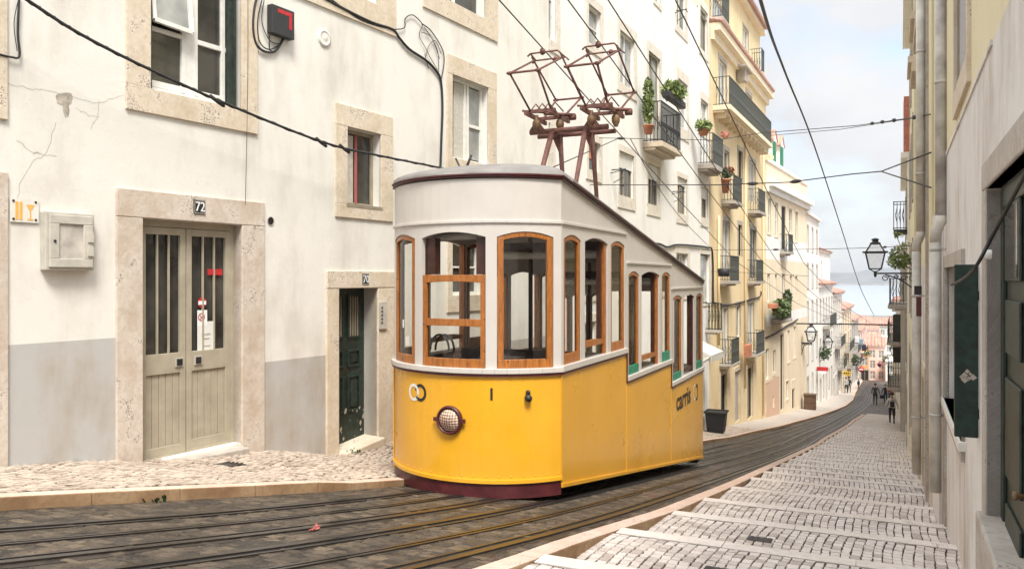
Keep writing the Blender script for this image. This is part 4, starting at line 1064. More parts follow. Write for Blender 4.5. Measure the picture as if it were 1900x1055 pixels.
# the khaki double door, number 72
a, b, c, d = rD1; zt = F.z_(263, 349); zstep = F.z_(263, 862)
mb = MB(); lw, rw = sw(F, 214, 263), sw(F, 447, 489)
mb.fbox(F, a - lw, b + rw, d, F.z_(263, 353), -.02, .03); mb.fbox(F, a - lw, a, -3.4, d - .002, -.22, .027); mb.fbox(F, b, b + rw, -3.4, d - .002, -.22, .027)
mb.build('door_surround', 'lime_stone_pink', house, bevel=.008)
dl = MB(); fw = .06; D0, D1 = -.2, -.13
dl.fbox(F, a, a + fw, c, d, D0, D1); dl.fbox(F, b - fw, b, c, d, D0, D1); dl.fbox(F, a + fw, b - fw, d - .08, d, D0, D1 + .002)
door = dl.build('door', 'khaki', house, bevel=.004)
mid = F.s_(358); zg0 = F.z_(264, 662); zg1 = F.z_(264, 418); zp = F.z_(264, 690)
for i, (p, q) in enumerate(((a + fw + .004, mid - .006), (mid + .006, b - fw - .004))):
    m_ = MB(); st = .075; zb = F.z_(263, 858) + i * .02; e0, e1 = -.185, -.125
    m_.fbox(F, p, p + st, zb, d - .085, e0, e1); m_.fbox(F, q - st, q, zb, d - .085, e0, e1); m_.fbox(F, p + st, q - st, d - .17, d - .085, e0, e1 - .002)
    m_.fbox(F, p + st, q - st, zg0 - .24, zg0, e0, e1 - .003); m_.fbox(F, p + st, q - st, zb, zb + .1, e0, e1 - .002); m_.fbox(F, p, q, zb - .25, zb - .001, e0, e1 - .001)
    lf = m_.build('door_leaf', 'khaki', door, bevel=.004)
    m_ = MB(); m_.face([F.pt(p + st, zg0, -.165), F.pt(q - st, zg0, -.165), F.pt(q - st, d - .17, -.165), F.pt(p + st, d - .17, -.165)]); m_.build('door_glass', 'pane_dark', door)
    m_ = MB()
    for k in (1, 2): x = p + st + (q - p - 2 * st) * k / 3; m_.fbox(F, x - .010, x + .010, zg0, d - .17, -.15, -.128)
    m_.build('glass_bar', 'khaki', door)
    m_ = MB(); n = 5
    for k in range(n):
        x0, x1 = p + st + (q - p - 2 * st) * k / n, p + st + (q - p - 2 * st) * (k + 1) / n; m_.fbox(F, x0 + .003, x1 - .003, zb + .1, zg0 - .24, -.17, -.15)
    m_.build('boarded_panel', 'khaki', door, bevel=.003)
    m_ = MB(); hx = q - st * .5 - .06 if i == 0 else p + .16; m_.fbox(F, hx - .055, hx + .055, zg0 - .17, zg0 - .06, -.125, -.112, 0); m_.fbox(F, hx - .038, hx + .04, zg0 - .155, zg0 - .075, -.111, -.105, 1); m_.build('door_handle', ['box_grey', 'cable_black'], door)
def patch(F, u0, v0, u1, v1, d, mat, nm, par, d2=.004):
    s0, s1 = F.s_(u0, d), F.s_(u1, d); z1 = F.z_((u0 + u1) / 2, v0, d); z0 = F.z_((u0 + u1) / 2, v1, d)
    m_ = MB(); m_.fbox(F, s0, s1, z0, z1, d, d + d2); return m_.build(nm, mat, par)
def disc(F, u, v, r, d, mat, nm, par, r0=0.0):
    s, z = F.px(u, v, d); m_ = MB(); n = 20
    for i in range(n):
        A, B = 2 * math.pi * i / n, 2 * math.pi * (i + 1) / n
        m_.face([F.pt(s + r0 * math.cos(A), z + r0 * math.sin(A), d), F.pt(s + r * math.cos(A), z + r * math.sin(A), d), F.pt(s + r * math.cos(B), z + r * math.sin(B), d), F.pt(s + r0 * math.cos(B), z + r0 * math.sin(B), d)] if r0 else [F.pt(s, z, d), F.pt(s + r * math.cos(A), z + r * math.sin(A), d), F.pt(s + r * math.cos(B), z + r * math.sin(B), d)])
    return m_.build(nm, mat, par)
patch(F, 385, 499, 412, 510, -.14, 'red', 'sticker', door)
disc(F, 375, 561, .065, -.14, 'red', 'sticker', door); patch(F, 368, 558, 382, 565, -.138, 'white_sign', 'sticker', door)
patch(F, 366, 575, 384, 604, -.14, 'white_sign', 'sticker', door); disc(F, 374, 588, .05, -.134, 'red', 'sticker', door, .038)
for A in (.8, -.8):
    s, z = F.px(374, 588, -.133); m_ = MB(); m_.bar(F.pt(s - .033 * math.cos(A), z - .033 * math.sin(A), -.133), F.pt(s + .033 * math.cos(A), z + .033 * math.sin(A), -.133), .008, .004); m_.build('sticker', 'red' if A > 0 else 'cable_black', door)
patch(F, 366, 596, 398, 651, -.141, 'lamp_pale', 'notice', door); patch(F, 374, 618, 390, 620, -.136, 'box_grey', 'notice', door); patch(F, 376, 626, 388, 628, -.136, 'box_grey', 'notice', door); patch(F, 375, 640, 390, 641, -.136, 'box_grey', 'notice', door)
patch(F, 416, 571, 428, 590, -.155, 'white_sign', 'notice', door)
disc(F, 424, 630, .05, -.155, 'cable_black', 'sticker', door); disc(F, 424, 631, .02, -.153, 'white_sign', 'sticker', door)
m_ = MB(); m_.fbox(F, F.s_(268), F.s_(322), F.z_(268, 600), F.z_(268, 480), -.36, -.35); 
def plate(F, u, v, w, h, txt, par, size):
    s, z = F.px(u, v); m_ = MB(); m_.fbox(F, s - w, s + w, z - h, z + h, .028, .044); o = m_.build('number_plate', 'cable_black', par, bevel=.003)
    m_ = MB()
    for (x0, x1, z0, z1) in ((-w + .006, w - .006, h - .012, h - .006), (-w + .006, w - .006, -h + .006, -h + .012), (-w + .006, -w + .012, -h + .012, h - .012), (w - .012, w - .006, -h + .012, h - .012)): m_.fbox(F, s + x0, s + x1, z + z0, z + z1, .044, .046)
    m_.build('plate_border', 'box_grey', o)
    t = text_mesh(txt, size, lambda x, y, e: F.pt(s + x, z + y - .004, .046 + e), .002, .85)
    # thicken the strokes a little with a second, shifted copy
    t2 = text_mesh(txt, size, lambda x, y, e: F.pt(s + x + .006, z + y - .004, .046 + e), .0015, .85)
    b_ = len(t.v); t.v += t2.v; t.f += [tuple(i + b_ for i in f) for f in t2.f]; t.m += t2.m; t.sm += t2.sm
    t.build('number', 'white_sign', o)
plate(F, 366.5, 384, .082, .085, '72', house, .165)
# threshold
m_ = MB(); m_.hexa([F.pt(a - .05, F.z_(263, 880), -.2), F.pt(b + .02, F.z_(447, 845), -.2), F.pt(b + .02, F.z_(447, 845), .14), F.pt(a - .05, F.z_(263, 880), .14), F.pt(a - .05, F.z_(263, 861), -.2), F.pt(b + .02, F.z_(447, 826), -.2), F.pt(b + .02, F.z_(447, 828), .14), F.pt(a - .05, F.z_(263, 863), .14)])
m_.build('threshold', 'lime_stone_grey', house, bevel=.015)
# the green panelled door, number 70
a, b, c, d = rD2
m_ = MB(); lw, rw = sw(F, 604, 627), sw(F, 699, 733)
m_.fbox(F, a - lw, b + rw, d, F.z_(627, 502), -.02, .035); m_.fbox(F, a - lw, a, -3.6, d - .002, -.3, .03); m_.fbox(F, b, b + rw, -3.6, d - .002, -.3, .03); m_.build('door_surround', 'lime_stone', house, bevel=.012)
D = -.26; m_ = MB(); m_.fbox(F, a, b, c, d - .003, D - .05, D)
o = m_.build('door', 'dark_green', house)
W = b - a
m_ = MB()
for col_ in (0, 1):
    x0, x1 = a + .10 + col_ * (W - .12) / 2, a + (W - .12) / 2 + col_ * (W - .12) / 2
    for (v0, v1, kind) in ((548, 632, 'g'), (655, 688, 'p'), (705, 775, 'p')):
        z1, z0 = F.z_(627, v0), F.z_(627, v1)
        for (p, q, r_, s_) in ((x0, x1, z1 - .03, z1), (x0, x1, z0, z0 + .03), (x0, x0 + .03, z0 + .03, z1 - .03), (x1 - .03, x1, z0 + .03, z1 - .03)): m_.fbox(F, p, q, r_, s_, D, D + .03)
        if kind == 'p': m_.fbox(F, x0 + .07, x1 - .07, z0 + .07, z1 - .07, D, D + .02)
m_.build('door_panel', 'dark_green', o, bevel=.006)
m_ = MB()
for col_ in (0, 1):
    x0, x1 = a + .13 + col_ * (W - .12) / 2, a + (W - .12) / 2 - .03 + col_ * (W - .12) / 2
    m_.fbox(F, x0, x1, F.z_(627, 630), F.z_(627, 550), D, D + .004)
m_.build('door_glass', 'pane_dark', o)
m_ = MB()
for col_ in (0, 1):
    x0 = a + .13 + col_ * (W - .12) / 2
    for k in range(4): m_.fbox(F, x0 + .03 + k * .055, x0 + .045 + k * .055, F.z_(627, 630), F.z_(627, 550), D + .005, D + .02)
m_.build('door_grille', 'khaki_dark', o)
m_ = MB(); rr = random.Random(4)
for k in range(26):
    x = a + .05 + rr.random() * (W - .1); z = F.z_(627, 765 + rr.random() * 62); w = rr.uniform(.008, .03)
    m_.face([F.pt(x - w, z, D + .032), F.pt(x, z - w * rr.uniform(.4, 2.2), D + .032), F.pt(x + w, z + rr.uniform(-.02, .02), D + .032), F.pt(x + .3 * w, z + w * rr.uniform(.6, 3), D + .032)])
m_.build('peeled_paint', 'khaki', o)
plate(F, 675, 517.5, .075, .085, '70', house, .165)
m_ = MB(); m_.hexa([F.pt(a - .0, -3.6, -.3), F.pt(b + .02, -3.6, -.3), F.pt(b + .02, -3.6, .16), F.pt(a, -3.6, .16), F.pt(a, F.z_(627, 838), -.3), F.pt(b + .02, F.z_(627, 826), -.3), F.pt(b + .02, F.z_(627, 828), .16), F.pt(a, F.z_(627, 840), .16)]); m_.build('threshold', 'lime_stone', house, bevel=.015)
# intercom in the door jamb, belongs to the house wall
m_ = MB(); s0, s1 = F.s_(700), F.s_(713); m_.fbox(F, s0, s1, F.z_(700, 610), F.z_(700, 560), .03, .06, 0)
for k in range(5): m_.fbox(F, s0 + .03, s0 + .06, F.z_(700, 600 - k * 7), F.z_(700, 597 - k * 7), .06, .066, 1)
tag(m_.build('intercom', ['box_grey', 'cable_black'], loc=F.pt(s0, F.z_(700, 610), .03)), 'slim grey intercom panel on the stone jamb right of the green door', 'intercom')
# far left stone jamb
m_ = MB(); a, b, c, d = rL; m_.fbox(F, b, F.s_(13), -3.0, d + .2, -.2, .03); m_.fbox(F, a, b, d, d + .2, -.2, .028); m_.build('door_surround', 'lime_stone_pink', house, bevel=.008)
m_ = MB(); m_.fbox(F, a, b, -3, d, -.2, -.15); m_.build('door', 'dark_green', house)
# vent hole and round plaster rose
m_ = MB(); s, z = F.px(502, 410); m_.lathe(F.pt(s, z, .0), [(.062, .004), (.055, .012), (.05, .004)], 20, F.N, 0); m_.lathe(F.pt(s, z, .0), [(.05, .005), (.001, .004)], 20, F.N, 1); m_.build('vent_hole', ['lime_stone_grey', 'groove'], house)
m_ = MB(); s, z = F.px(601, 71); m_.lathe(F.pt(s, z, 0), [(.13, 0), (.125, .02), (.09, .03), (.085, .022), (.05, .035), (.001, .04)], 24, F.N); m_.build('plaster_rose', 'plaster_white', house)

# things fixed to the near house
m_ = MB(); s0, s1 = F.s_(74), F.s_(165); z0, z1 = F.z_(74, 501), F.z_(74, 392); m_.fbox(F, s0, s1, z0, z1, 0, .10)
cab = empty('meter_cabinet', F.pt(s0, z0, 0), 'beige metal meter cabinet with dirty window, left of the khaki door', 'cabinet')
m_.build('body', 'box_grey', cab, bevel=.008)
m_ = MB(); f = .12; m_.fbox(F, s0 + .03, s1 - .03, z1 - f, z1 - .03, .1, .125); m_.fbox(F, s0 + .03, s1 - .03, z0 + .03, z0 + f, .1, .125); m_.fbox(F, s0 + .03, s0 + .13, z0 + f, z1 - f, .1, .125); m_.fbox(F, s1 - .13, s1 - .03, z0 + f, z1 - f, .1, .125); fr = m_.build('door', 'box_grey', cab, bevel=.006)
m_ = MB(); m_.face([F.pt(s0 + .13, z0 + f, .108), F.pt(s1 - .13, z0 + f, .108), F.pt(s1 - .13, z1 - f, .108), F.pt(s0 + .13, z1 - f, .108)]); m_.build('window', 'concrete', fr)
m_ = MB()
for z in (z0 + .2, z1 - .25): m_.fbox(F, s1 - .09, s1 - .03, z - .05, z + .05, .125, .14)
m_.build('hinge', 'box_grey', fr)
m_ = MB(); m_.lathe(F.pt(s0 + .08, (z0 + z1) / 2, .125), [(.014, 0), (.014, .01), (0, .012)], 10, F.N); m_.build('lock', 'cable_black', fr)
# plastic sign
m_ = MB(); s0, s1 = F.s_(17), F.s_(70); z0, z1 = F.z_(17, 411), F.z_(17, 366); m_.fbox(F, s0, s1, z0, z1, .012, .018)
sg = empty('restaurant_sign', F.pt(s0, z0, .012), 'clear plastic plate with faded orange cutlery and glass symbols above the meter cabinet', 'sign')
m_.build('plate', 'plaster_white', sg)
m_ = MB(); w = s1 - s0; h = z1 - z0
for k in (.18, .32): m_.fbox(F, s0 + w * k, s0 + w * (k + .10), z0 + h * .1, z0 + h * .85, .018, .021)
m_.face([F.pt(s0 + w * .55, z0 + h * .75, .021), F.pt(s0 + w * .7, z0 + h * .45, .021), F.pt(s0 + w * .85, z0 + h * .75, .021)]); m_.fbox(F, s0 + w * .68, s0 + w * .72, z0 + h * .15, z0 + h * .5, .018, .021); m_.fbox(F, s0 + w * .6, s0 + w * .8, z0 + h * .1, z0 + h * .16, .018, .021)
m_.build('symbols', 'orange_sign', sg)
m_ = MB()
for (x, z) in ((s0 + .03, z0 + .03), (s1 - .03, z0 + .03), (s0 + .03, z1 - .03), (s1 - .03, z1 - .03)): m_.lathe(F.pt(x, z, .018), [(.012, 0), (.012, .006), (0, .008)], 8, F.N)
m_.build('screw', 'cable_black', sg)
# telecom box with its cables
s0, s1 = F.s_(494), F.s_(536); z0, z1 = F.z_(494, 63), F.z_(494, 9)
tb = empty('telecom_box', F.pt(s0, z0, 0), 'black telecom junction box with red print high on the white wall', 'junction box')
m_ = MB(); m_.fbox(F, s0, s1, z0, z1, .01, .11); bx = m_.build('body', 'plant_pot_black', tb, bevel=.012)
m_ = MB(); m_.fbox(F, s1 - .1, s1 - .05, z0 + .12, z1 - .08, .11, .113); m_.fbox(F, s0 + .1, s1 - .05, z1 - .09, z1 - .04, .11, .113); m_.build('print', 'red', tb)
m_ = MB()
def pp(u, v, d=.03): return F.pt(*F.px(u, v, d), d)
def spl(pts, n=6):
    out = []
    P = [pts[0]] + list(pts) + [pts[-1]]
    for i in range(1, len(P) - 2):
        for k in range(n):
            t = k / n; a, b, c, d = [Vector(P[i + j - 1]) for j in range(4)]
            out.append(.5 * ((2 * b) + (c - a) * t + (2 * a - 5 * b + 4 * c - d) * t * t + (3 * b - a - 3 * c + d) * t ** 3))
    return out + [Vector(pts[-1])]
for pts, r in (([(480, -20), (471, 20), (470, 60), (478, 86), (495, 97), (512, 94), (526, 72)], .016), ([(486, 0), (478, 40), (482, 78), (500, 92), (522, 80), (526, 70)], .008), ([(500, 66), (500, 90), (506, 96)], .008), ([(490, 0), (486, 40), (500, 75), (520, 82)], .006)): m_.tube(spl([pp(u, v) for u, v in pts]), r, 6)
m_.build('cable_loop', 'cable_black', tb)

# cables along the wall
def cable(name, F, paths, lab, cat='cable', mat='cable_black'):
    m_ = MB()
    for pts, r in paths: m_.tube(spl([F.pt(*F.px(p[0], p[1], p[2] if len(p) > 2 else .03), p[2] if len(p) > 2 else .03) for p in pts]), r, 6)
    return tag(m_.build(name, mat, loc=F.pt(*F.px(*paths[0][0][0][:2]), 0)), lab, cat)
cable('cable_bundle', F, [([(590, -10), (640, 18), (690, 42), (728, 55), (742, 72), (760, 92), (790, 112), (808, 130), (818, 150), (821, 200), (819, 260), (817, 320)], .022), ([(600, -12), (660, 32), (700, 48), (730, 54)], .012), ([(728, 55), (750, 52), (752, 35), (765, 28), (780, 40), (784, 48)], .009), ([(784, 45), (800, 58), (820, 90), (824, 115), (818, 150)], .010), ([(784, 48), (778, 66), (790, 90), (800, 110), (812, 130)], .006), ([(786, 50), (795, 62), (812, 95), (814, 135)], .006), ([(790, 105), (796, 85), (808, 76), (818, 100)], .005), ([(782, 60), (800, 70), (816, 110)], .005), ([(788, 100), (795, 128)], .006)], 'black cable bundle running down the white wall behind the tram roof')
cable('cable_drop', F, [([(36, -10), (33, 60), (36, 104), (20, 106), (-5, 100)], .011), ([(34, 0), (26, 45), (32, 95)], .004)], 'short black cable hanging in the top left corner of the white wall')
cable('telephone_wire', F, [([(460, -10), (460, 120), (458, 250), (455, 380)], .0035)], 'thin grey wire running straight down past the khaki door lintel', 'wire', 'wire_dark')
# the twisted black cable strung in front of the windows
m_ = MB(); pts = [F.pt(*F.px(u, v, .35), .35) for u, v in ((-80, -88), (50, 0), (150, 64), (280, 130), (430, 197), (600, 264), (700, 288), (810, 310), (900, 330), (990, 352))]
m_.tube(spl(pts), .017, 6); q = spl(pts, 24)
m_.tube([p + Vector((0, .018 * math.cos(i * .9), .018 * math.sin(i * .9))) for i, p in enumerate(q)], .008, 5)
for (u, v) in ((597, 263), (640, 275), (404, 186)): p = F.pt(*F.px(u, v, .35), .35); m_.tube([p + Vector((0, -.12, .03)), p + Vector((0, 0, -.02)), p + Vector((0, .1, -.05))], .022, 6)
tag(m_.build('strung_cable', 'cable_black', loc=pts[0]), 'thick twisted black cable sagging across the white house in front of its windows', 'cable')

# ---- the white house behind the tram
F = W2
h2 = empty('white_house', F.pt(6, zr(20), 0), 'tall white house behind the tram with window rows, roller blinds and planted balconies', 'house')
E0, E1 = .0, F.s_(1316)
def R5(x0, y0, x1, y1): return F.rect(900 + x0 / 2.198, y0 / 2.198, 900 + x1 / 2.198, y1 / 2.198)

wl_ = []
def add(r, **k): wl_.append((r, k))
sd = lambda l, r, t, b: (l, r, t, b)
add(R5(188, -260, 288, 112), cols=2, rows_=2, sur=(.25, .22, .25, .25), pane='pane_pale')
add(R5(420, 14, 470, 172), cols=1, rows_=2, sur=(.18, .18, .22, .2), pane='pane_pale')
add(R5(548, 120, 608, 335), cols=2, rows_=1, sur=(.22, .22, .3, .25), pane='pane_pale')
add(R5(665, 205, 712, 470), cols=2, rows_=1, sur=(.2, .2, .3, 0), pane='pane_pale', frame='khaki_dark')
add(R5(786, 318, 824, 510), cols=2, rows_=1, sur=(.2, .2, .35, .4), pane='pane_pale')
add(R5(878, 400, 908, 520), cols=2, rows_=1, sur=(.16, .16, .3, .3), pane='pane_pale')
add(R5(780, -80, 820, 100), cols=2, rows_=1, sur=(.2, .2, .3, .25), pane='pane_dark')
add(R5(876, 20, 906, 195), cols=2, rows_=1, sur=(.2, .2, .3, .25), pane='pane_dark', frame='khaki_dark')
add(R5(690, -300, 715, 2), cols=1, rows_=1, sur=(.12, .12, .2, .12))
add(R5(186, 470, 262, 700), cols=2, rows_=2, sur=(.12, .3, .35, 0), pane='pane_pale')
add(R5(420, 568, 468, 690), cols=1, rows_=1, sur=(.15, .15, .2, .25), pane='pane_dark', frame='khaki_dark')
for q in ((545, 612, 606, 795), (662, 664, 710, 830), (783, 718, 822, 868), (880, 760, 908, 885)):
    add(R5(*q), cols=2, rows_=1, sur=(.10, .14, .18, .34), pane='pane_dark', blind=.36 if q[0] != 783 else .2, frame='khaki_dark')
add(R5(778, 1030, 826, 1200), cols=2, rows_=1, sur=(.2, .25, .2, .2), pane='pane_pale'); add(R5(876, 1034, 916, 1240), cols=1, rows_=1, sur=(.12, .12, .2, .1), pane='pane_pale', frame='dark_green')
# lower floors that show through the tram
for (u0, v0, u1, v1) in ((1000, 445, 1040, 540), (1075, 450, 1110, 545), (1150, 455, 1180, 545), (985, 640, 1020, 800), (1070, 600, 1105, 760), (1215, 470, 1235, 540)): add(F.rect(u0, v0, u1, v1), cols=2, rows_=2, sur=(.15, .15, .2, .2), pane='pane_pale')
mb = MB(); mb.wallface(F, E0, E1, -8.5, 10.2, [r for r, k in wl_], .13)
mb.build('wall', 'plaster_far_white', h2); shell(h2, F, E0, E1, -8.5, 10.2, 8, 'plaster_far_white')
for r, k in wl_: window(h2, F, r, depth=.08, smat='stone_pale', **k)
mb = MB()
for (x, y) in ((425, 600), (455, 600)): pass
a = R5(425, 575, 462, 640); mb.fbox(F, a[0], a[1], a[2], a[3], -.085, -.075); mb.build('red_curtain', 'terracotta', h2)
# balconies of the white house
zb = F.z_(900 + 640 / 2.198, 540 / 2.198, .5)
a0, a1 = F.s_(1189), F.s_(1259, .45)
bal1 = balcony(h2, F, a0 + .25, F.s_(1262, .55), zb + .02, d=.55, h=1.2, th=.16, slab='lime_stone', iron='black_iron')
zb2 = F.z_(1300, 292, .5); balcony(h2, F, F.s_(1295), F.s_(1341, .55), zb2, d=.55, h=1.15, th=.18, slab='lime_stone_grey')
zb3 = F.z_(1312, 618, .5); balcony(h2, F, F.s_(1309), F.s_(1339, .6), zb3, d=.6, h=1.05, th=.1, iron='dark_green')
# cable cornice and awning
m_ = MB(); m_.tube(spl([F.pt(*F.px(u, v, .05), .05) for u, v in ((1200, 452), (1222, 452), (1238, 458), (1255, 454), (1280, 455), (1312, 459), (1322, 470), (1323, 560))]), .035, 6); tag(m_.build('cable_bundle', 'cable_black', loc=F.pt(12, 1, 0)), 'dark bundle of cables sagging along the white house above the tram rear', 'cable')
aw = empty('awning', F.pt(F.s_(1312), F.z_(1312, 640), 0), 'cream fabric awning over the shop window just behind the tram', 'awning')
m_ = MB(); s0, s1 = F.s_(1300), F.s_(1322, .9); z = F.z_(1310, 628); m_.hexa([F.pt(s0, z - .02, 0), F.pt(s1, z - .02, 0), F.pt(s1, z - .42, .85), F.pt(s0, z - .42, .85), F.pt(s0, z, 0), F.pt(s1, z, 0), F.pt(s1, z - .38, .87), F.pt(s0, z - .38, .87)]); m_.fbox(F, s0, s1, z - .62, z - .40, .84, .86); m_.build('canopy', 'lamp_pale', aw)
m_ = MB(); m_.tube([F.pt(s0 + .1, z - .9, .02), F.pt(s0 + .1, z - .4, .82)], .02, 6); m_.tube([F.pt(s1 - .1, z - .9, .02), F.pt(s1 - .1, z - .4, .82)], .02, 6); m_.build('arm', 'window_white', aw)
# brackets for washing lines
for i, (x, y, lab) in enumerate(((560, 690, 'dark metal washing-line bracket under the blind nearest the tram collectors'), (800, 780, 'dark metal washing-line bracket on the fourth blind window of the white house'), (812, 40, 'dark metal washing-line bracket at the top of the white house'))):
    s, z = F.px(900 + x / 2.198, y / 2.198, .3); m_ = MB(); m_.tube([F.pt(s - .1, z - .02, .35), F.pt(s + .35, z, .35)], .014, 6); m_.tube([F.pt(s, z, 0), F.pt(s, z, .4)], .016, 6); m_.tube([F.pt(s - .1, z - .1, .0), F.pt(s - .1, z - .02, .4)], .012, 6); m_.tube([F.pt(s, z - .35, .05), F.pt(s + .1, z - .2, .3)], .012, 6)
    tag(m_.build('line_bracket', 'black_iron', loc=F.pt(s, z, 0)), lab, 'bracket', 'washing line brackets')

# plants
def leaves(mb, c, rad, n, size, m=0, droop=0.0, rnd=random):
    for _ in range(n):
        while True:
            p = Vector((rnd.uniform(-1, 1), rnd.uniform(-1, 1), rnd.uniform(-1, 1)))
            if p.length <= 1: break
        q = Vector((c[0] + p.x * rad[0], c[1] + p.y * rad[1], c[2] + p.z * rad[2]))
        u_ = Vector((rnd.gauss(0, 1), rnd.gauss(0, 1), rnd.gauss(0, 1) - droop)).normalized(); w = u_.cross(Vector((rnd.gauss(0, 1), rnd.gauss(0, 1), rnd.gauss(0, 1)))).normalized()
        l = size * rnd.uniform(.6, 1.3); k = l * .38
        mb.face([q - u_ * l * .5, q + w * k * .5, q + u_ * l * .5, q - w * k * .5], m)
def plant(name, c, rad, n, size, leaf, lab, cat='plant', pot=None, potmat='terracotta', flowers=None, group=None):
    t = empty(name, Vector(c) - Vector((0, 0, rad[2])), lab, cat, group)
    mb = MB(); leaves(mb, c, rad, n, size); mb.build('foliage', leaf, t)
    if flowers:
        mb = MB(); leaves(mb, (c[0], c[1], c[2] + rad[2] * .3), (rad[0], rad[1], rad[2] * .7), flowers[1], size * .9); mb.build('flowers', flowers[0], t)
    if pot:
        mb = MB(); r, h = pot; b = Vector((c[0], c[1], c[2] - rad[2] - h * .6)); mb.lathe(b, [(.001, 0), (r * .7, 0), (r, h * .9), (r * 1.08, h * .9), (r * 1.08, h), (r * .9, h), (.001, h * .92)], 14); mb.build('pot', potmat, t)
    return t
p = W2.pt(*W2.px(1203, 190, .3), .3); plant('climbing_plant', p, (.17, .24, .78), 620, .15, 'leaf_bright', 'bright green climber at the left end of the first planted balcony', pot=(.16, .26))
p = W2.pt(*W2.px(1250, 170, .6), .6); plant('balcony_plant', p, (.36, .75, .30), 620, .2, 'leaf_bright', 'bushy green plant in a black trough on the rail of the first planted balcony')
m_ = MB(); m_.fbox(W2, W2.s_(1234, .6), W2.s_(1266, .6), p.z - .36, p.z - .16, .5, .72); tag(m_.build('flower_trough', 'plant_pot_black', loc=p, bevel=.02), 'black plastic trough hooked on the first planted balcony rail', 'planter')
p = W2.pt(*W2.px(1305, 234, .45), .45); plant('balcony_plant', p, (.3, .42, .22), 320, .18, 'leaf_bright', 'small green plant on the second balcony of the white house', pot=(.2, .2))
p = W2.pt(*W2.px(1345, 250, .5), .5); plant('flower_pot', p, (.2, .3, .13), 160, .12, 'flower_pink', 'pink flowers at the right end of the second balcony', 'flowers')
# ---- the yellow house
F = W2
yh = empty('yellow_house', F.pt(F.s_(1365), zr(40), 0), 'narrow yellow house with iron balconies, white doors and a tiled cornice', 'house')
Y_0, Y_1 = F.s_(1318) , F.s_(1421)
wl_ = []
def addpx(u0, v0, u1, v1, **k): wl_.append((F.rect(u0, v0, u1, v1), k))
sw_ = dict(sur=(.14, .14, .2, 0), smat='lime_stone_grey')
addpx(1334, 108, 1347, 205, cols=2, rows_=1, pane='pane_pale', **sw_); addpx(1384, 170, 1394, 228, cols=2, rows_=1, pane='pane_pale', **sw_)
addpx(1343, 277, 1352, 345, cols=1, rows_=1, pane='pane_dark', **sw_); addpx(1369, 277, 1377, 335, cols=1, rows_=1, frame='dark_green', pane='pane_dark', **sw_); addpx(1390, 296, 1401, 372, cols=2, rows_=1, pane='pane_pale', **sw_)
addpx(1340, 408, 1353, 512, cols=2, rows_=1, pane='pane_pale', **sw_); addpx(1369, 416, 1376, 474, cols=1, rows_=1, frame='dark_green', pane='pane_dark', **sw_); addpx(1391, 424, 1402, 516, cols=2, rows_=1, frame='dark_green', pane='pane_pale', **sw_)
addpx(1341, 572, 1350, 680, cols=2, rows_=1, pane='pane_pale', **sw_); addpx(1366, 567, 1373, 626, cols=1, rows_=1, pane='pane_dark', **sw_); addpx(1387, 562, 1398, 655, cols=2, rows_=1, pane='pane_pale', **sw_)
addpx(1337, 697, 1347, 796, cols=2, rows_=1, frame='dark_green', pane='dark_room', sur=(.16, .16, .2, 0), smat='lime_stone', name='door'); addpx(1363, 690, 1373, 786, cols=2, rows_=1, frame='lime_stone_grey', pane='lime_stone_grey', sur=(.16, .16, .2, 0), smat='lime_stone', name='door'); addpx(1386, 684, 1396, 780, cols=2, rows_=1, frame='khaki_dark', pane='dark_room', sur=(.16, .16, .2, 0), smat='lime_stone', name='door')
zc = F.z_(1325, 52)
bands = [(Y_0, Y_1, -12, F.z_(1380, 655), 1)]
mb = MB(); mb.wallface(F, Y_0, Y_1, -10, zc, [r for r, k in wl_], .12, [])
mb.build('wall', 'plaster_yellow', yh); shell(yh, F, Y_0, Y_1, -10, zc, 8, 'plaster_yellow')
for r, k in wl_: window(yh, F, r, depth=.06, **k)
mb = MB(); mb.fbox(F, Y_0, Y_1 + .2, zc - .65, zc - .3, -.02, .15); mb.fbox(F, Y_0, Y_1 + .25, zc - .3, zc, -.02, .4); co = mb.build('cornice', 'plaster_cream', yh)
mb = MB(); n = int((Y_1 - Y_0) / .2)
for i in range(n): s = Y_0 + i * .2; mb.tube([F.pt(s, zc + .03, .5), F.pt(s, zc + .28, -.3)], .08, 6)
mb.build('eaves_tiles', 'roof_tiles', co)
# set-back attic storey
G = Facade(F.pt(0, 0, -.45)[:2], 1.9); za0, za1 = zc + .05, G.z_(1412, 52)
am = MB(); A0, A1 = G.s_(1300), G.s_(1410); r1 = (G.s_(1378), G.s_(1388), G.z_(1378, 84), G.z_(1378, 45)); r0 = (G.s_(1323), G.s_(1342), za0, G.z_(1323, -10))
za1 = G.z_(1411, 60); am.wallface(G, A0, A1, za0, za1, [r1, r0], .1); at_ = am.build('attic', 'plaster_yellow', yh); shell(yh, G, A0, A1, za0, za1, 6, 'plaster_yellow')
window(yh, G, r1, depth=.05, pane='pane_pale', rows_=1, sur=(.1, .1, .1, .1), smat='lime_stone_grey'); window(yh, G, r0, depth=.05, pane='pane_pale', rows_=1)
mb = MB(); mb.fbox(G, A0, A1 + .2, za1 - .25, za1, -.02, .3); q = mb.build('attic_cornice', 'plaster_cream', yh)
mb = MB(); n = int((A1 - A0) / .2)
for i in range(n): s = A0 + i * .2; mb.tube([G.pt(s, za1 + .02, .5), G.pt(s, za1 + .28, -.3)], .1, 6)
mb.build('eaves_tiles', 'roof_tiles', q)
H = Facade(F.pt(0, 0, -.3)[:2], 1.9)
balcony(yh, H, H.s_(1312), H.s_(1366, .9), zc + .45, d=.6, h=1.15, th=.1); balcony(yh, H, H.s_(1396), H.s_(1413, .6), zc + .45, d=.6, h=1.2, th=.1, slab='plaster_yellow')
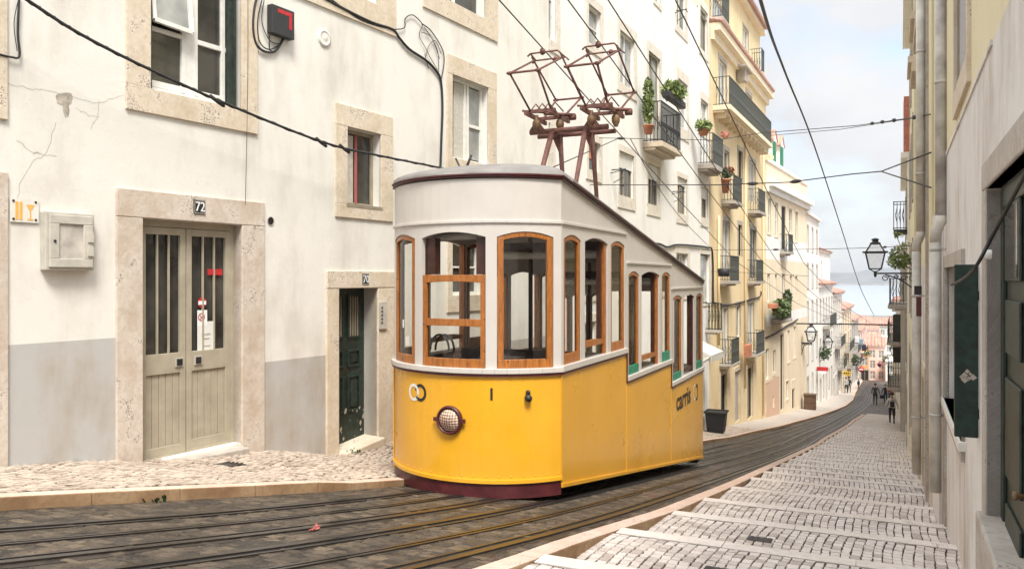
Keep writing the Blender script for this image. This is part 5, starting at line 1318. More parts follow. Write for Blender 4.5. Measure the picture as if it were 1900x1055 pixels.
# balconies
def zbal(u, v, d=.55): return F.z_(u, v, d)
mb = MB()
o = balcony(yh, F, F.s_(1323), F.s_(1429, .6), F.z_(1429, 268, .6), d=.65, h=1.15, th=.2, slab='plaster_cream')
zz = F.z_(1429, 268, .6) - .2
for i in range(14): s = F.s_(1326) + (F.s_(1420) - F.s_(1326)) * i / 13; mb = MB(); mb.fbox(F, s - .07, s + .07, zz - .28, zz - .08, .0, .45); mb.build('console', 'plaster_cream', o)
balcony(yh, F, F.s_(1339), F.s_(1376, .5), F.z_(1339, 362, .5), d=.5, h=1.1); balcony(yh, F, F.s_(1388), F.s_(1419.5, .5), F.z_(1388, 382, .5), d=.5, h=1.1)
balcony(yh, F, F.s_(1335), F.s_(1373, .5), F.z_(1335, 521, .5), d=.45, h=1.05); balcony(yh, F, F.s_(1387), F.s_(1418, .5), F.z_(1387, 522, .5), d=.45, h=1.05)
balcony(yh, F, F.s_(1335), F.s_(1371, .5), F.z_(1335, 687, .5), d=.5, h=1.05, th=.1); balcony(yh, F, F.s_(1384), F.s_(1418, .5), F.z_(1384, 667, .5), d=.5, h=1.05)
mb = MB()
for u, v0, v1 in ((1380, 262, 720), (1413.5, 285, 770), (1330, 400, 640)): s = F.s_(u); mb.tube([F.pt(s, F.z_(u, v1), .08), F.pt(s, F.z_(u, v0), .08)], .05, 8)
mb.build('downpipe', 'plaster_yellow', yh)
mb = MB(); mb.tube(spl([F.pt(*F.px(u, v, .06), .06) for u, v in ((1322, 560), (1345, 566), (1370, 562), (1390, 556), (1410, 550), (1412, 540))]), .035, 6); tag(mb.build('cable_bundle', 'cable_black', loc=F.pt(25, -3, 0)), 'dark cable bundle crossing the yellow house between its balconies', 'cable')
# things on it
p = F.pt(*F.px(1350, 318, .5), .5); plant('geranium', p + Vector((0, 0.6, .05)), (.2, .5, .2), 160, .14, 'leaf_dark', 'red geraniums on the iron rail of the yellow house third floor', 'flowers', flowers=('flower_red', 110))
p = F.pt(*F.px(1346, 352, .72), .72); plant('potted_plant', p + Vector((0, 0, .55)), (.14, .16, .35), 140, .16, 'leaf_dark', 'leafy plant in a red pot hung outside the geranium balcony', pot=(.17, .55), potmat='terracotta')
m_ = MB(); m_.fbox(F, F.s_(1366), F.s_(1371), F.z_(1366, 150), F.z_(1366, 128), .05, .4); m_.fbox(F, F.s_(1362), F.s_(1376), F.z_(1362, 124), F.z_(1362, 121), .02, .55); tag(m_.build('wall_lantern', 'lime_stone_grey', loc=F.pt(*F.px(1366, 150), 0)), 'small wall box with a hood above the long balcony of the yellow house', 'lantern')
m_ = MB(); c = F.pt(*F.px(1343, 508, .55), .55); m_.lathe(c - Vector((0, 0, .1)), [(.0, 0), (.22, 0), (.25, .3), (.2, .32), (0, .3)], 12); tag(m_.build('plant_pot', 'plant_pot_black', loc=c), 'black pot on the second floor balcony of the yellow house', 'pot')
m_ = MB(); m_.fbox(F, F.s_(1386, .4), F.s_(1392, .4), F.z_(1386, 662, .4), F.z_(1386, 640, .4), .25, .48); tag(m_.build('clay_trough', 'terracotta', loc=F.pt(*F.px(1388, 662), .3)), 'reddish trough on the lowest right balcony of the yellow house', 'planter')
# bin in front of it
b0 = W2.pt(*W2.px(1329, 790, .55), .55); bz = zr(b0.y) + .16
bn = empty('rubbish_bin', (b0.x, b0.y, bz), 'black open rubbish bin standing on the left pavement by the yellow house', 'bin')
m_ = MB(); w, w2, h = .30, .37, .78
m_.hexa([(b0.x - w, b0.y - w, bz), (b0.x + w, b0.y - w, bz), (b0.x + w, b0.y + w, bz), (b0.x - w, b0.y + w, bz), (b0.x - w2, b0.y - w2, bz + h), (b0.x + w2, b0.y - w2, bz + h), (b0.x + w2, b0.y + w2, bz + h), (b0.x - w2, b0.y + w2, bz + h)]); m_.build('body', 'rubbish_bin', bn, bevel=.03)
m_ = MB()
for (x0, x1, y0, y1) in ((-.41, .41, -.41, -.36), (-.41, .41, .36, .41), (-.41, -.36, -.36, .36), (.36, .41, -.36, .36)): m_.box(b0.x + x0, b0.x + x1, b0.y + y0, b0.y + y1, bz + h - .03, bz + h + .03)
m_.build('rim', 'rubbish_bin', bn, bevel=.01)

# ---- the cream house
F = W3
ch = empty('cream_house', F.pt(6, zr(53), 0), 'cream house with salmon base, white cornice and green-shuttered dormers beyond the yellow house', 'house')
C0, C1 = F.s_(1420), F.s_(1497); wl_ = []
for u0, u1, v0, v1 in ((1424, 1430, 367, 432), (1437, 1443, 375, 437), (1463, 1469, 386, 432), (1475, 1480, 392, 447)): addpx(u0, v0, u1, v1, cols=2, rows_=2, pane='pane_pale' if u0 < 1450 else 'pane_dark', sur=(.15, .15, .2, .1), smat='plaster_cream')
addpx(1450, 381, 1458, 462, cols=1, rows_=1, pane='dark_room', frame='dark_green')
for u0, u1, v0, v1 in ((1423, 1428, 508, 560), (1437, 1441, 509, 560), (1450, 1456, 508, 560), (1465, 1469, 511, 556), (1475, 1479, 512, 556)): addpx(u0, v0, u1, v1, cols=1, rows_=1, pane='pane_pale', sur=(.12, .12, .2, 0), smat='plaster_cream')
addpx(1419, 648, 1426, 705, cols=1, rows_=1, pane='pane_pale', sur=(.1, .1, .3, .2), smat='plaster_cream'); addpx(1434, 650, 1439, 692, cols=1, rows_=1, pane='dark_room', sur=(.12, .12, .3, .2), smat='plaster_cream'); addpx(1447.5, 621, 1453.5, 763, cols=1, rows_=1, pane='dark_room', frame='khaki_dark', sur=(.1, .1, .15, 0), smat='lime_stone', name='door')
addpx(1461, 613, 1465, 672, cols=1, rows_=1, pane='pane_pale', sur=(.1, .1, .15, .1), smat='plaster_cream'); addpx(1472, 606, 1476, 664, cols=1, rows_=1, pane='pane_pale', sur=(.1, .1, .15, .1), smat='plaster_cream'); addpx(1469, 722, 1474, 760, cols=1, rows_=1, pane='dark_room', frame='dark_green', sur=(.12, .12, .6, 0), smat='plaster_cream', name='door'); addpx(1458, 708, 1463, 742, cols=1, rows_=1, pane='pane_pale', sur=(.1, .1, .1, .1), smat='plaster_cream')
addpx(1419, 744, 1422, 764, cols=1, rows_=1, pane='dark_room', frame='plaster_cream'); addpx(1434, 735, 1437, 756, cols=1, rows_=1, pane='dark_room', frame='plaster_cream')
ztop = F.z_(1420, 292); zs_ = F.z_(1430, 705); zw1, zw2 = F.z_(1420, 480), F.z_(1420, 435)
mb = MB(); mb.wallface(F, C0, C1, -13, ztop, [r for r, k in wl_], .12, [(C0, F.s_(1446), -13, zs_, 1), (C0, C1, zw1, zw2, 2), (C0, C1, F.z_(1420, 607), F.z_(1420, 585), 2)])
mb.build('wall', ['plaster_cream', 'plaster_salmon', 'plaster_far_white'], ch); shell(ch, F, C0, C1, -13, ztop, 8, 'plaster_cream')
for r, k in wl_: window(ch, F, r, depth=.06, **k)
mb = MB(); z = F.z_(1420, 345); mb.fbox(F, C0, C1 + .3, z - .3, z, -.02, .2); mb.fbox(F, C0, C1 + .4, z, z + .35, -.02, .45); mb.fbox(F, C0, C1 + .1, ztop - .15, ztop + .05, -.3, .08); mb.build('cornice', 'plaster_far_white', ch)
for u in (1432, 1446, 1459):
    s = F.s_(u) + .3; mb = MB(); w = .45; h = 1.55
    mb.fbox(F, s - w, s + w, ztop, ztop + h, -1.6, -.35); mb.face([F.pt(s - w - .15, ztop + h, -.3), F.pt(s + w + .15, ztop + h, -.3), F.pt(s, ztop + h + .6, -.3)]); dm = mb.build('dormer', 'plaster_far_white', ch)
    mb = MB(); mb.hexa([F.pt(s - w - .2, ztop + h, -1.7), F.pt(s - w - .2, ztop + h, -.25), F.pt(s, ztop + h + .65, -.25), F.pt(s, ztop + h + .65, -1.7), F.pt(s - w - .2, ztop + h + .1, -1.7), F.pt(s - w - .2, ztop + h + .1, -.25), F.pt(s, ztop + h + .75, -.25), F.pt(s, ztop + h + .75, -1.7)]); mb.hexa([F.pt(s + w + .2, ztop + h, -1.7), F.pt(s + w + .2, ztop + h, -.25), F.pt(s, ztop + h + .65, -.25), F.pt(s, ztop + h + .65, -1.7), F.pt(s + w + .2, ztop + h + .1, -1.7), F.pt(s + w + .2, ztop + h + .1, -.25), F.pt(s, ztop + h + .75, -.25), F.pt(s, ztop + h + .75, -1.7)]); mb.build('dormer_roof', 'roof_tiles', dm)
    mb = MB(); mb.fbox(F, s - w - .05, s - w + .28, ztop + .2, ztop + h - .1, -.34, -.2); mb.fbox(F, s - .12, s + .12, ztop + .2, ztop + h - .2, -.34, -.33); mb.build('shutter', 'bright_green', dm)
o = balcony(ch, F, F.s_(1447), F.s_(1471, .5), F.z_(1447, 464, .5), d=.5, h=1.05)
m_ = MB(); s = F.s_(1463, .3); m_.fbox(F, s, s + .9, F.z_(1460, 462, .4), F.z_(1460, 435, .4), .3, .36); m_.build('shutter', 'bright_green', o)
mb = MB(); mb.tube(spl([F.pt(*F.px(u, v, .08), .08) for u, v in ((1421, 626), (1440, 618), (1460, 604), (1472, 598), (1480, 592))]), .05, 6); mb.build('cable_run', 'cable_black', ch)
balcony(ch, F, F.s_(1431), F.s_(1468, .6), F.z_(1431, 598, .6), d=.6, h=.9, th=.2)
p = F.pt(*F.px(1450, 572, .6), .6); plant('balcony_plant', p, (.45, 2.2, .55), 900, .3, 'leaf_green', 'large dark green bush spilling over the lower balcony of the cream house'); 
p = F.pt(*F.px(1461, 553, .6), .6); plant('balcony_plant', p, (.25, .5, .5), 160, .3, 'leaf_dark', 'upright plant standing at the right of the bush on the cream house balcony', pot=(.25, .4))
p = F.pt(*F.px(1435, 567, .6), .6); m_ = MB(); m_.obox(p, (.2, 0, 0), (0, .8, 0), (0, 0, .12)); tag(m_.build('clay_trough', 'terracotta', loc=p), 'clay trough beside the bush on the cream house balcony', 'planter')
# crate at the house corner
cr = empty('wooden_box', (0, 0, 0), 'brown wooden box standing on the pavement by the cream house corner', 'box'); p = W4.pt(*W4.px(1503, 752, .5), .5); z = zr(p.y) + .14; cr.location = (p.x, p.y, z)
m_ = MB(); m_.box(p.x - .38, p.x + .38, p.y - .35, p.y + .35, z, z + 1.0); m_.build('body', 'cardboard', cr, bevel=.02)
m_ = MB(); m_.box(p.x - .42, p.x + .42, p.y - .39, p.y + .39, z + 1.0, z + 1.06); [m_.box(p.x - .40, p.x + .40, p.y - .37, p.y - .35, z + k, z + k + .05) for k in (.1, .5, .9)]; m_.build('batten', 'cardboard', cr, bevel=.01)

# ---- houses farther down on the left
def plain_house(name, F, s0, s1, z0, z1, T, wall, lab, rows_, cols_, ww=.9, wh=1.7, cat='house', roof=None, door=True, zbase=None, frame='window_white', pane='pane_dark', sur=True, first=1.0, balc=()):
    h = empty(name, F.pt((s0 + s1) / 2, z0, 0), lab, cat); L = s1 - s0; zb = zbase if zbase is not None else z0
    rr = []; fh = (z1 - zb - .6) / rows_
    for r in range(rows_):
        for c in range(cols_):
            sc = s0 + L * (c + .5) / cols_; zc_ = zb + fh * (r + .5) + .1
            w_, h_ = ww, min(wh, fh * .72)
            if r == 0 and door and c % 2 == 0: rr.append((sc - .5, sc + .5, zb + .02 - .35 * (c / cols_), zb + min(2.5, fh * .85), 'd'))
            else: rr.append((sc - w_ / 2, sc + w_ / 2, zc_ - h_ / 2, zc_ + h_ / 2, 'w'))
    mb = MB(); mb.wallface(F, s0, s1, z0 - 3, z1, [q[:4] for q in rr], .12); mb.build('wall', wall, h)
    shell(h, F, s0, s1, z0 - 3, z1, T, wall)
    for q in rr:
        if q[4] == 'd': window(h, F, q[:4], depth=.06, cols=2, rows_=1, frame='khaki_dark', pane='dark_room', sur=(.15, .15, .2, 0), smat='lime_stone_grey', name='door')
        else: window(h, F, q[:4], depth=.06, cols=2, rows_=2, frame=frame, pane=random.choice([pane, pane, 'pane_pale']), sur=(.12, .12, .15, .12) if sur else None, smat='lime_stone_grey')
    mb = MB(); mb.fbox(F, s0, s1 + .05, z1 - .2, z1, -.02, .22); mb.build('cornice', 'plaster_far_white', h)
    if roof:
        mb = MB(); e = .35; zt = z1 + roof
        mb.face([F.pt(s0 - .1, z1 + .003, e), F.pt(s1 + .1, z1 + .003, e), F.pt(s1 + .1, zt, -T / 2), F.pt(s0 - .1, zt, -T / 2)]); mb.face([F.pt(s0 - .1, z1 + .003, -T - .3), F.pt(s1 + .1, z1 + .003, -T - .3), F.pt(s1 + .1, zt, -T / 2), F.pt(s0 - .1, zt, -T / 2)])
        mb.face([F.pt(s0, z1, 0), F.pt(s0, z1, -T), F.pt(s0, zt - .1, -T / 2)], 1); mb.face([F.pt(s1, z1, 0), F.pt(s1, z1, -T), F.pt(s1, zt - .1, -T / 2)], 1)
        n = int(L / .45)
        for i in range(n + 1): s = s0 + L * i / n; mb.tube([F.pt(s, z1 + .06, e), F.pt(s, zt + .06, -T / 2)], .1, 5)
        mb.build('roof', ['roof_tiles', wall], h)
    for (c0, c1, r) in balc:
        balcony(h, F, s0 + L * c0, s0 + L * c1, zb + fh * r + .25, d=.6, h=1.0, lattice=False)
    return h
F = W4
zt4 = F.z_(1505, 535)
t0 = F.s_(1497); 
plain_house('white_house', F, .0, F.s_(1519), zr(64), F.z_(1500, 395), 7, 'plaster_far_white', 'tall narrow white house just beyond the cream house', 5, 3, ww=.8, frame='lime_stone_grey', zbase=zr(64) + .1)
plain_house('white_house', F, F.s_(1519) + .02, F.s_(1545), zr(74), F.z_(1520, 528), 8, 'plaster_far_white', 'lower white house with a strip of red tiles beyond the tall narrow one', 3, 5, ww=.75, roof=1.0, zbase=zr(78) + .1, balc=((.25, .75, 2),))
G = Facade(W4.pt(F.s_(1519), 0, -3.0)[:2], 1.7)
plain_house('tower_house', G, -1.0, G.s_(1540), zt4 - 1, G.z_(1505, 458), 6, 'plaster_far_white', 'pale rooftop house with two windows and red pantiles above the lower white house', 1, 2, ww=1.0, roof=1.3, door=False, zbase=zt4)
G2 = Facade(W4.pt(F.s_(1545), 0, -4.0)[:2], 1.7)
plain_house('grey_house', G2, 0, 9, -10, G2.z_(1545, 490), 6, 'plaster_grey', 'grey rooftop house with a small red roof standing farther back', 2, 2, roof=1.2, door=False, zbase=-8)
F = W5
segs = [(1545, 1562, 545, 'plaster_far_white', 'cream white terrace house with dark slit windows far down the street', 4, 5, 'plaster_white'), (1562, 1580, 575, 'plaster_cream', 'pale cream terrace house with a projecting balcony far down the street', 4, 4, None), (1580, 1593, 596, 'plaster_grey', 'grey terrace house hung with washing far down the street', 4, 4, None), (1593, 1606, 615, 'plaster_pink', 'pinkish terrace house near the end of the street', 4, 4, None)]
for (u0, u1, v, mt, lab, r_, c_, _) in segs:
    s0, s1 = F.s_(u0), F.s_(u1) - .02; ym = F.pt((s0 + s1) / 2, 0).y
    plain_house('terrace_house', F, s0, s1, zr(ym) - 1, F.z_(u0, v), 8, mt, lab, r_, c_, ww=1.0, wh=1.9, roof=1.4, zbase=zr(ym) + .1, balc=((.2, .7, 2), (.5, .9, 1)))
# end of the street: houses that close the view
def end_house(name, u0, u1, vb, vt, y, T, mat, lab, rows_, cols_, roof=None, cat='house', door=False):
    d0, d1 = ray(u0, 500), ray(u1, 500); p0 = d0 * (y / d0.y); p1 = d1 * (y / d1.y)
    E = Facade((p0.x, p0.y), 90 - 1e-3, 1); fwd = y
    zt = at_y(u0, vt, y).z; zb = at_y(u0, vb, y).z
    return plain_house(name, E, 0, p1.x - p0.x, zb - 3, zt, T, mat, lab, rows_, cols_, ww=.75, wh=1.25, roof=roof, zbase=zb, door=door, cat=cat, frame='window_white', pane='pane_pale', sur=False)
end_house('orange_house', 1598, 1611, 706, 652, 131, 8, 'plaster_orange', 'small orange house with a dark doorway closing the end of the street', 2, 1, None, door=True)
end_house('pink_house', 1611, 1643, 706, 640, 134, 8, 'plaster_pink', 'pale pink house with few windows at the end of the street', 3, 2, 1.0)
end_house('red_roof_house', 1600, 1634, 690, 642, 150, 10, 'plaster_cream', 'cream house with a big orange-red roof behind the orange house', 2, 2, 2.2)
end_house('white_block', 1632, 1678, 700, 604, 165, 12, 'plaster_far_white', 'white block with rows of small windows at the end of the street', 6, 4, 1.2)
end_house('white_house', 1643, 1676, 712, 668, 128, 6, 'plaster_far_white', 'low white house at the right end of the street', 2, 2, None)
rr = random.Random(11)
k = 0
for (u0, u1, vt, y, rf) in ((1562, 1590, 600, 190, 2.5), (1588, 1606, 604, 200, 2.5), (1604, 1640, 606, 250, 3.2), (1630, 1664, 602, 280, 3), (1652, 1690, 600, 300, 3.4), (1580, 1616, 596, 330, 3), (1615, 1650, 598, 370, 3)):
    lab = ['pale house with a pink-red roof low at the left among the riverside roofs', 'pale house with a weathered red roof behind the pink terrace', 'wide pale house with a long red roof in the middle of the riverside roofs', 'pale house with a broad red roof right of the wide one', 'cream house with a high red roof next to the right-hand lamp', 'farther pale house with a faded red roof below the water', 'farthest pale house with a red roof nearest the water'][k]; k += 1
    end_house('riverside_house', u0, u1, 660, vt + 6, y, 14, rr.choice(['plaster_cream', 'plaster_far_white', 'plaster_far_white']), lab, 2, 4, rf)
# ------------------------------------------------------------------ right-hand side
F = R1
g1 = empty('stained_house', F.pt(0, zr(7), 0), 'near right-hand house of stained grey plaster with dark green door and open shutter', 'house')
S0, S1 = F.s_(2300), F.s_(1738)
zbd = F.z_(1757, 285)
rdoor = (F.s_(1990), F.s_(1831), -2.6, F.z_(1834, 347)); rwin = (F.s_(1791), F.s_(1757), F.z_(1757, 738), F.z_(1757, 497))
rup = (F.s_(1800), F.s_(1776), F.z_(1778, 170), 4.0)
ZR1 = 3.9
mb = MB(); mb.wallface(F, S0, S1, -5, ZR1, [(*rdoor, .075), (*rwin, .2), (*rup, .2)], .2, [(S0, S1, zbd, ZR1, 1)])
mb.build('wall', ['plaster_stained', 'plaster_pale_yellow'], g1)
shell(g1, F, S0, S1, -5, ZR1, 6, 'plaster_stained')
mb = MB(); a, b, c, d = rdoor
mb.fbox(F, a - .3, b + .20, d, d + .16, -.08, .012); mb.fbox(F, b, b + .20, c, d - .002, -.08, .010); mb.build('door_surround', 'lime_stone_grey', g1, bevel=.01)
mb = MB(); mb.fbox(F, a, b - .001, c, d - .002, -.16, -.09); mb.fbox(F, b - .10, b - .001, c, d - .002, -.09, -.068); mb.fbox(F, a, b - .1, d - .12, d - .002, -.09, -.068); dr = mb.build('door', 'dark_green', g1, bevel=.005)
mb = MB()
for i, (z0, z1) in enumerate(((-.02, .40), (-.42, -.12), (-1.1, -.55), (-2.1, -1.25))): mb.fbox(F, b - .75, b - .16, z0, z1, -.09, -.072)
mb.build('door_panel', 'dark_green', dr, bevel=.012)
mb = MB(); mb.fbox(F, b - .7, b - .2, .0, .38, -.071, -.069); mb.build('door_glass', 'pane_dark', dr)
mb = MB(); mb.lathe(F.pt(b - .85, -1.05, -.08), [(.0, -.03), (.012, -.02), (.012, .02), (.022, .03), (.022, .045), (.0, .05)], 12, F.N); mb.build('door_handle', 'bronze', dr)
mb = MB(); mb.fbox(F, a, b + .1, c - .8, F.z_(1831, 955), -.3, .05); mb.build('threshold', 'lime_stone_grey', g1, bevel=.015)
a, b, c, d = rwin
o = window(g1, F, rwin, depth=.08, frame='dark_green', cols=2, rows_=2, pane='pane_pale', sur=(.0, .16, .12, .16), smat='lime_stone_grey', fw=.06)
mb = MB(); mb.fbox(F, a - .05, b + .12, c - .07, c, -.1, .05); mb.build('sill', 'window_white', o)
mb = MB(); mb.fbox(F, b + .02, b + .7, -4.9, c - .17, -.02, .022); mb.build('base_block', 'lime_stone_grey', g1)
# the open shutter, perpendicular to the wall
sh = MB(); ys_ = F.s_(1816); z0, z1 = F.z_(1812, 803), F.z_(1812, 491)
def shx(u): d_ = ray(u, 500); P = F.pt(ys_, 0, 0); return (P.x - d_.x * (P.y / d_.y))
wsh = max(.12, shx(1770))
sh.fbox(F, ys_ - .04, ys_, z0, z1, .005, wsh); so = sh.build('shutter', 'shutter_green', o, bevel=.006)
mb = MB()
for z in (z0 + .15, z1 - .2): mb.fbox(F, ys_ - .035, ys_ + .01, z - .03, z + .03, -.01, .012)
mb.build('hinge', 'black_iron', o)
mb = MB(); rr = random.Random(3)
for k in range(7):
    q = rr.uniform(.02, .05); zc_ = z0 + .37 + rr.uniform(-.05, .05); dd = rr.uniform(.03, wsh - .03); mb.face([F.pt(ys_ - .0405, zc_ + q * .6, dd), F.pt(ys_ - .0405, zc_, dd + q * .5), F.pt(ys_ - .0405, zc_ - q * .5, dd), F.pt(ys_ - .0405, zc_, dd - q * .6)])
mb.build('peeled_paint', 'lime_stone_grey', o)
window(g1, F, rup, depth=.12, sur=(.1, .1, .15, .2), smat='lime_stone', cols=2)
mb = MB()
mb.fbox(F, F.s_(1842), F.s_(1757), zbd - .02, zbd + .01, -.01, .012); mb.build('string_course', 'plaster_stained', g1)
mb = MB(); mb.fbox(F, F.s_(1752), F.s_(1738), -5, zbd - .5, -.02, .05); mb.fbox(F, F.s_(1752), F.s_(1738), zbd - .5, ZR1, -.02, .03, 1); mb.build('pilaster', ['plaster_stained', 'plaster_pale_yellow'], g1)
# wire and bell on it
mb = MB(); P = lambda u, v, d: F.pt(*F.px(u, v, d), d)
mb.tube(spl([P(1765, 528, .16), P(1788, 517, .17), P(1812, 492, .16), P(1840, 440, .10), P(1880, 365, .06), P(1920, 290, .05)]), .008, 6); tag(mb.build('loose_wire', 'cable_black', loc=F.pt(0, 0, .1)), 'loose black wire slung over the green shutter to the door head', 'wire')
mb = MB(); mb.lathe(P(1836, 472, .012), [(.026, -.01), (.026, .012), (.016, .022), (0, .026)], 12, F.N); tag(mb.build('door_bell', 'white_paint', loc=P(1836, 472, .012)), 'white round bell on the stone jamb beside the right-hand door', 'bell')

# second right house, beyond the pipes
G = Facade(F.pt(S1, 0, .06)[:2], 1.05, -1)
g2 = empty('pale_yellow_house', G.pt(6, zr(16), 0), 'pale yellow house on the right with stone window heads and drainpipes on both ends', 'house')
e0, e1 = .02, G.s_(1699)
wins = [(2.2, 3.2, 1.6, 3.6), (5.0, 6.0, 1.6, 3.6), (2.2, 3.2, 4.8, 6.8), (5.0, 6.0, 4.8, 6.8), (2.3, 3.3, -4.2, -1.6), (5.2, 6.2, -4.0, -2.2)]
mb = MB(); mb.wallface(G, e0, e1, -9, 9.5, wins, .15, [(e0, e1, -9, .2, 1)]); mb.build('wall', ['plaster_pale_yellow', 'plaster_stained'], g2); shell(g2, G, e0, e1, -9, 9.5, 7, 'plaster_pale_yellow')
for i, w in enumerate(wins):
    window(g2, G, w, depth=.1, sur=(.15, .15, .2, .15), smat='lime_stone', frame='dark_green' if i > 3 else 'window_white')
    if i < 4:
        mb = MB(); mb.fbox(G, w[0] - .3, w[1] + .3, w[3] + .2, w[3] + .38, -.02, .16); mb.fbox(G, w[0] - .22, w[1] + .22, w[3] + .38, w[3] + .5, -.02, .22); mb.build('window_hood', 'lime_stone', g2)
for s in (1.0, 7.0):
    mb = MB(); mb.fbox(G, s, s + .35, -9, 9.0, -.02, .035); mb.build('pilaster', 'lime_stone_grey', g2)
mb = MB(); mb.fbox(G, e0, e1, 9.2, 9.5, -.02, .35); mb.build('cornice', 'lime_stone', g2)
# drainpipes
def pipe(F, u, r, v0, v1, off, lab, mat='pipe_grey', elbow=None, lower=None):
    s = F.s_(u, off); zt, zb = F.z_(u, v0, off), F.z_(u, v1, off); t = empty('drainpipe', F.pt(s, zb, off), lab, 'drainpipe', 'drainpipes on the right-hand houses')
    m_ = MB(); ze = F.z_(u, elbow, off) if elbow else zb
    m_.tube([F.pt(s, ze, off), F.pt(s, zt, off)], r, 14); m_.build('pipe', mat, t)
    if elbow:
        m_ = MB(); m_.tube([F.pt(s, ze + .02, off), F.pt(s, ze - .05, off), F.pt(s + .05, ze - .16, off + .045), F.pt(s + .05, ze - .3, off + .05)], r, 14); m_.tube([F.pt(s + .05, ze - .28, off + .05), F.pt(s + .05, zb, off + .05)], r * 1.02, 14); m_.build('lower_pipe', lower or 'pipe_pale', t)
    m_ = MB(); z = zb + .8
    while z < zt:
        q = (s + .05, off + .05) if z < ze else (s, off); m_.tube([F.pt(q[0], z, q[1]), F.pt(q[0], z + .03, q[1])], r * 1.12, 14); m_.fbox(F, q[0] - .012, q[0] + .012, z, z + .03, -.02, q[1]); z += 1.75
    m_.build('clip', 'pipe_grey', t)
pipe(R1, 1746, .056, -90, 915, .05, 'thick grey drainpipe with an elbow, nearest of the drainpipes on the right', elbow=400)
pipe(G, 1708, .06, -90, 880, .10, 'pale drainpipe standing between the thick one and the lamp', mat='pipe_pale', elbow=430)
# red and white sign box between the pipes
mb = MB(); p = G.pt(*G.px(1711, 555, .1), .1); mb.obox(p + Vector((-.05, 0, .12)), (.045, 0, 0), (0, .02, 0), (0, 0, .06), 1); mb.obox(p + Vector((-.04, 0, -.10)), (.032, 0, 0), (0, .02, 0), (0, 0, .13), 0); tag(mb.build('hanging_sign', ['maroon', 'cable_black'], loc=p), 'small dark red hanging sign between the two drainpipes', 'sign')
# farther right houses
Hh = Facade(G.pt(e1, 0, .03)[:2], 1.25, -1)
def rh(name, s0, s1, ztop, wall, lab, zb, d=.0, **k):
    Q = Facade(Hh.pt(0, 0, d)[:2], 1.25, -1)
    return Q, plain_house(name, Q, s0, s1, zb, ztop, 8, wall, lab, 4, max(2, int((s1 - s0) / 3)), ww=.9, wh=1.9, zbase=zb + 1.2, **k)
y0 = Hh.P.y
Q1, _ = rh('cream_house', .02, 10, 8.2, 'plaster_pale_yellow', 'cream house with a heavy eaves line beyond the pale yellow one on the right', zr(y0 + 3) - 1, 0, balc=())
Q2, _ = rh('white_house', 10.02, 22, 4.4, 'plaster_far_white', 'white house behind the street lamp on the right', zr(y0 + 14) - 1, .06, balc=((.2, .6, 2),))
Q3, _ = rh('grey_house', 22.02, 36, 1.6, 'plaster_grey', 'grey house with dark shutters farther down on the right', zr(y0 + 28) - 1, .25, balc=((.1, .5, 1), (.1, .6, 2)))
Q4, _ = rh('white_house', 36.02, 64, -2.0, 'plaster_far_white', 'last white house on the right before the crest of the street', zr(y0 + 46) - 1, .55, roof=1.0)
Q5, _ = rh('cream_house', 64.02, 90, -6.5, 'plaster_cream', 'cream house on the right where the street turns', zr(y0 + 72) - 1, .9, roof=1.0)
mb = MB(); s = 9.6; z0 = 4.0; mb.fbox(Q1, 10.3, 11.3, 4.4, 6.4, -1.2, .18); 
for k in range(14): mb.fbox(Q1, 10.3, 11.3, 4.4 + k * .14, 4.4 + k * .14 + .02, .18, .19)
ck = mb.build('chimney', 'brick_red', _) if False else tag(mb.build('chimney_stack', 'brick_red', loc=Q1.pt(10.8, 4.4, -.5)), 'red brick chimney stack rising above the white house on the right', 'chimney')
mb = MB(); zz = Q2.z_(1683, 392); mb.fbox(Q2, 11.0, 12.2, 1.6, 1.75, 0, .45); bo = mb; 
railing(mb, Q2, 11.0, 12.2, 1.75, 2.75, .45, lattice=False); tag(mb.build('iron_balcony', 'black_iron', loc=Q2.pt(11, 1.6, 0)), 'small iron balcony jutting out above the right-hand lamp', 'balcony')
for k, (s, z) in enumerate(((24, -4.0), (27, -4.6), (30, -4.2))):
    mb = MB(); mb.fbox(Q3, s, s + .08, z, z + 2.1, .0, .38); 
    for i in range(12): mb.fbox(Q3, s - .01, s, z + .1 + i * .16, z + .2 + i * .16, .04, .34)
    tag(mb.build('louvred_shutter', 'slat_dark', loc=Q3.pt(s, z, 0)), ['nearest dark louvred shutter standing open on the grey house', 'middle dark louvred shutter standing open on the grey house', 'farthest dark louvred shutter standing open on the grey house'][k], 'shutter', 'open louvred shutters')

